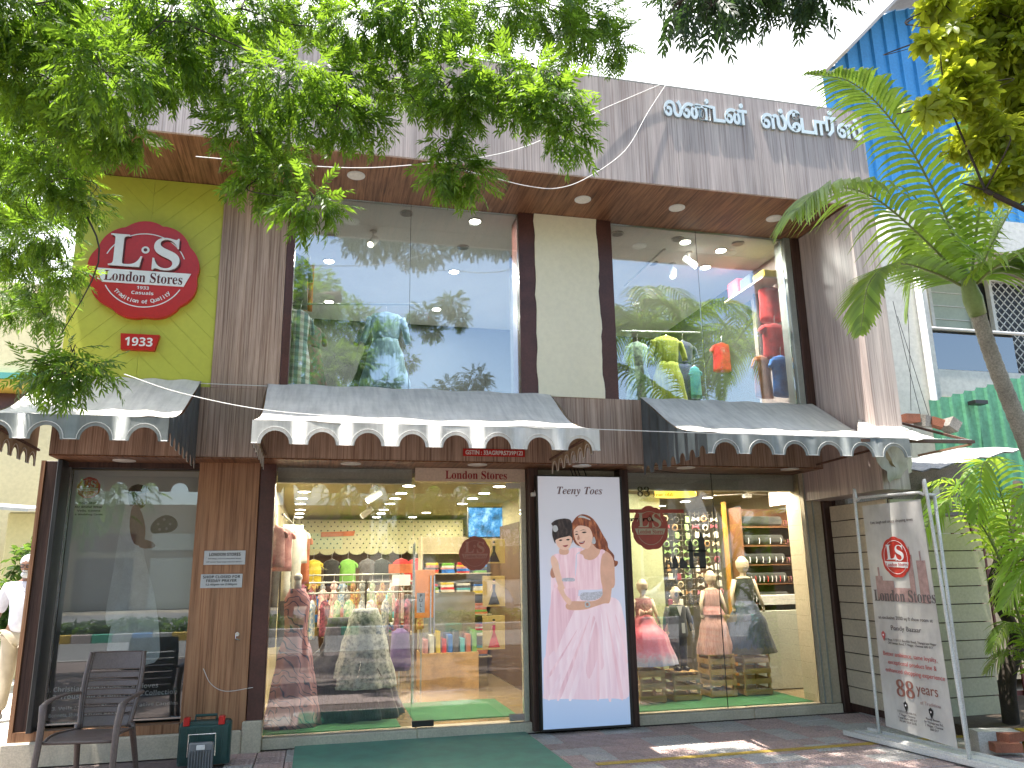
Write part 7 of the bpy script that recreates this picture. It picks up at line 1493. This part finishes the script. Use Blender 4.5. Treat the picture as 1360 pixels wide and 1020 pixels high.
# ================================================================== across the street
def car(label, x, y, rz, paint_mat, group='cars parked across the road'):
    t = thing('parked_car', label, 'car', (0,0,0), group); st = [(-2.0,.45,.62,.62,.70),(-1.9,.30,.78,.70,.80),(-1.45,.22,.86,.80,.84),(-.95,.20,.95,.82,.86),(-.30,.20,1.38,.64,.86),(.55,.20,1.46,.62,.87),(1.35,.20,1.40,.62,.86),(1.85,.25,1.05,.76,.84),(2.0,.40,.75,.72,.78)]
    b = MB(); rg = []
    for X_, zb_, zt_, wt, wb in st:
        zs_ = .88 if zt_ > .9 else zt_-.04; rg.append([V3(X_,-wb*.92,zb_), V3(X_,-wb,zb_+.12), V3(X_,-wb,zs_-.06), V3(X_,-wb*.97,zs_), V3(X_,-wt,zt_-.05), V3(X_,-wt*.88,zt_), V3(X_,wt*.88,zt_), V3(X_,wt,zt_-.05), V3(X_,wb*.97,zs_), V3(X_,wb,zs_-.06), V3(X_,wb,zb_+.12), V3(X_,wb*.92,zb_)])
    b.ring(rg); b.build('body', paint_mat, t, True); dark = paint('tinted_car_glass', (.02,.025,.03), .1, .05, coat=.5)
    for s in (-1,1):
        for X0, X1, zA, zB in ((-.62,.12,.93,1.33),(.17,1.05,.93,1.38)):
            b = MB(); ya, yb = s*.855, s*.66; b.plate([(X0-.1 if X0<0 else X0,ya,zA),(X1,ya,zA),(X1,yb+s*.01,zB),(X0+.25 if X0<0 else X0,yb+s*.01,zB-.02)], (0,s*.012,0)); b.build('side_window', dark, t)
    for X_ in (-1.28,1.28):
        for s in (-1,1): b = MB(); b.disc((X_,s*.90,.31), .31, 22, 'y', .2*s); w_ = b.build('wheel', P_BLACK, t); b = MB(); b.disc((X_,s*.905,.31), .19, 16, 'y', .01*s); b.build('rim', P_CHROME, w_)
    b = MB(); b.plate([(-1.0,-.76,.97),(-1.0,.76,.97),(-.36,.62,1.36),(-.36,-.62,1.36)], (-.02,0,.03)); b.build('windscreen', dark, t)
    for s in (-1,1): b = MB(); b.bbox(-1.99,s*.62-.13,.56,-1.90,s*.62+.13,.70,.02); b.build('headlight', P_CHROME, t); b = MB(); b.bbox(-.75,s*.93-.06,.92,-.65,s*.93+.06,1.02,.02); b.build('wing_mirror', paint_mat, t)
    t.location = (x,y,-.12); t.rotation_euler = (0,0,rz); return t
SILV = paint('silver_car_paint', (.50,.52,.55), .25, .04, 3, .04, 0, metal=.6, coat=.6); WHC = paint('white_car_paint', (.70,.70,.70), .25, .03, 3, .04, 0, coat=.6)
xx = on_y(560,800,28.5).x; c1_ = car('silver hatchback on the far side of the road, mirrored in the shop window', xx+1.2, -12.3, R(3), SILV)
c2_ = place_copy(c1_, (xx+9.5,-12.6,-.12), R(2), None, 'second silver hatchback farther right across the road, mirrored by the poster')
t = thing('white_arched_building', 'white building with two big arches across the road, mirrored in the right upstairs window', 'building', (14,-24,0))
for k, (cx_, r_o, r_i) in enumerate(((10.0,3.2,2.4),(16.5,4.6,3.5))):
    b = MB(); n_ = 24; fo, fi = [], []
    for q in range(n_+1): a = PI*q/n_; fo.append((cx_-r_o*math.cos(a),-24,3.5+r_o*math.sin(a))); fi.append((cx_-r_i*math.cos(a),-24,3.5+r_i*math.sin(a)))
    for q in range(n_): b.plate([fo[q],fo[q+1],fi[q+1],fi[q]], (0,-1.2,0))
    b.build('arch', P_WHITE, t)
MB().box(5,-27,-.1,24,-25.3,6.2).build('wall', P_WHITE, t)
for i in range(6):
    for j in range(2): MB().box(6+i*2.9,-25.29,1.2+j*2.6,7.6+i*2.9,-25.22,2.9+j*2.6).build('window', dark_g if False else paint('dark_window_glass',(.03,.035,.04),.15,.1), t)
t = thing('row_of_shops', 'beige row of shops with dark shutters across the road, mirrored in the display window', 'building', (-14,-31,0))
MB().box(-32,-36,-.1,3,-31,5.5).build('wall', paint('brown_render',(.26,.21,.15),.8,.1,1,.2), t)
for i in range(9): MB().box(-31+i*3.7,-30.99,-.1,-28.2+i*3.7,-30.9,2.6).build('shutter', [P_GREYF,P_MAROON,W_DRK][i%3], t); MB().box(-31+i*3.7,-30.99,3.0,-28.2+i*3.7,-30.85,3.9).build('sign_board', [TEA,P_MAROON,P_GREYF,P_NB][i%4], t)
t = thing('billboard', 'tall pale billboard on two posts across the road, mirrored in the shop door', 'billboard', (11,-19,0)); MB().bbox(9,-19.1,1.4,12.6,-19,3.6,.02).build('board', paint('rust_billboard',(.42,.16,.06),.6,.15,1,.1), t)
for x in (9.4,12.2): MB().box(x-.06,-19.22,-.13,x+.06,-19.11,3.4).build('post', P_GREYF, t)
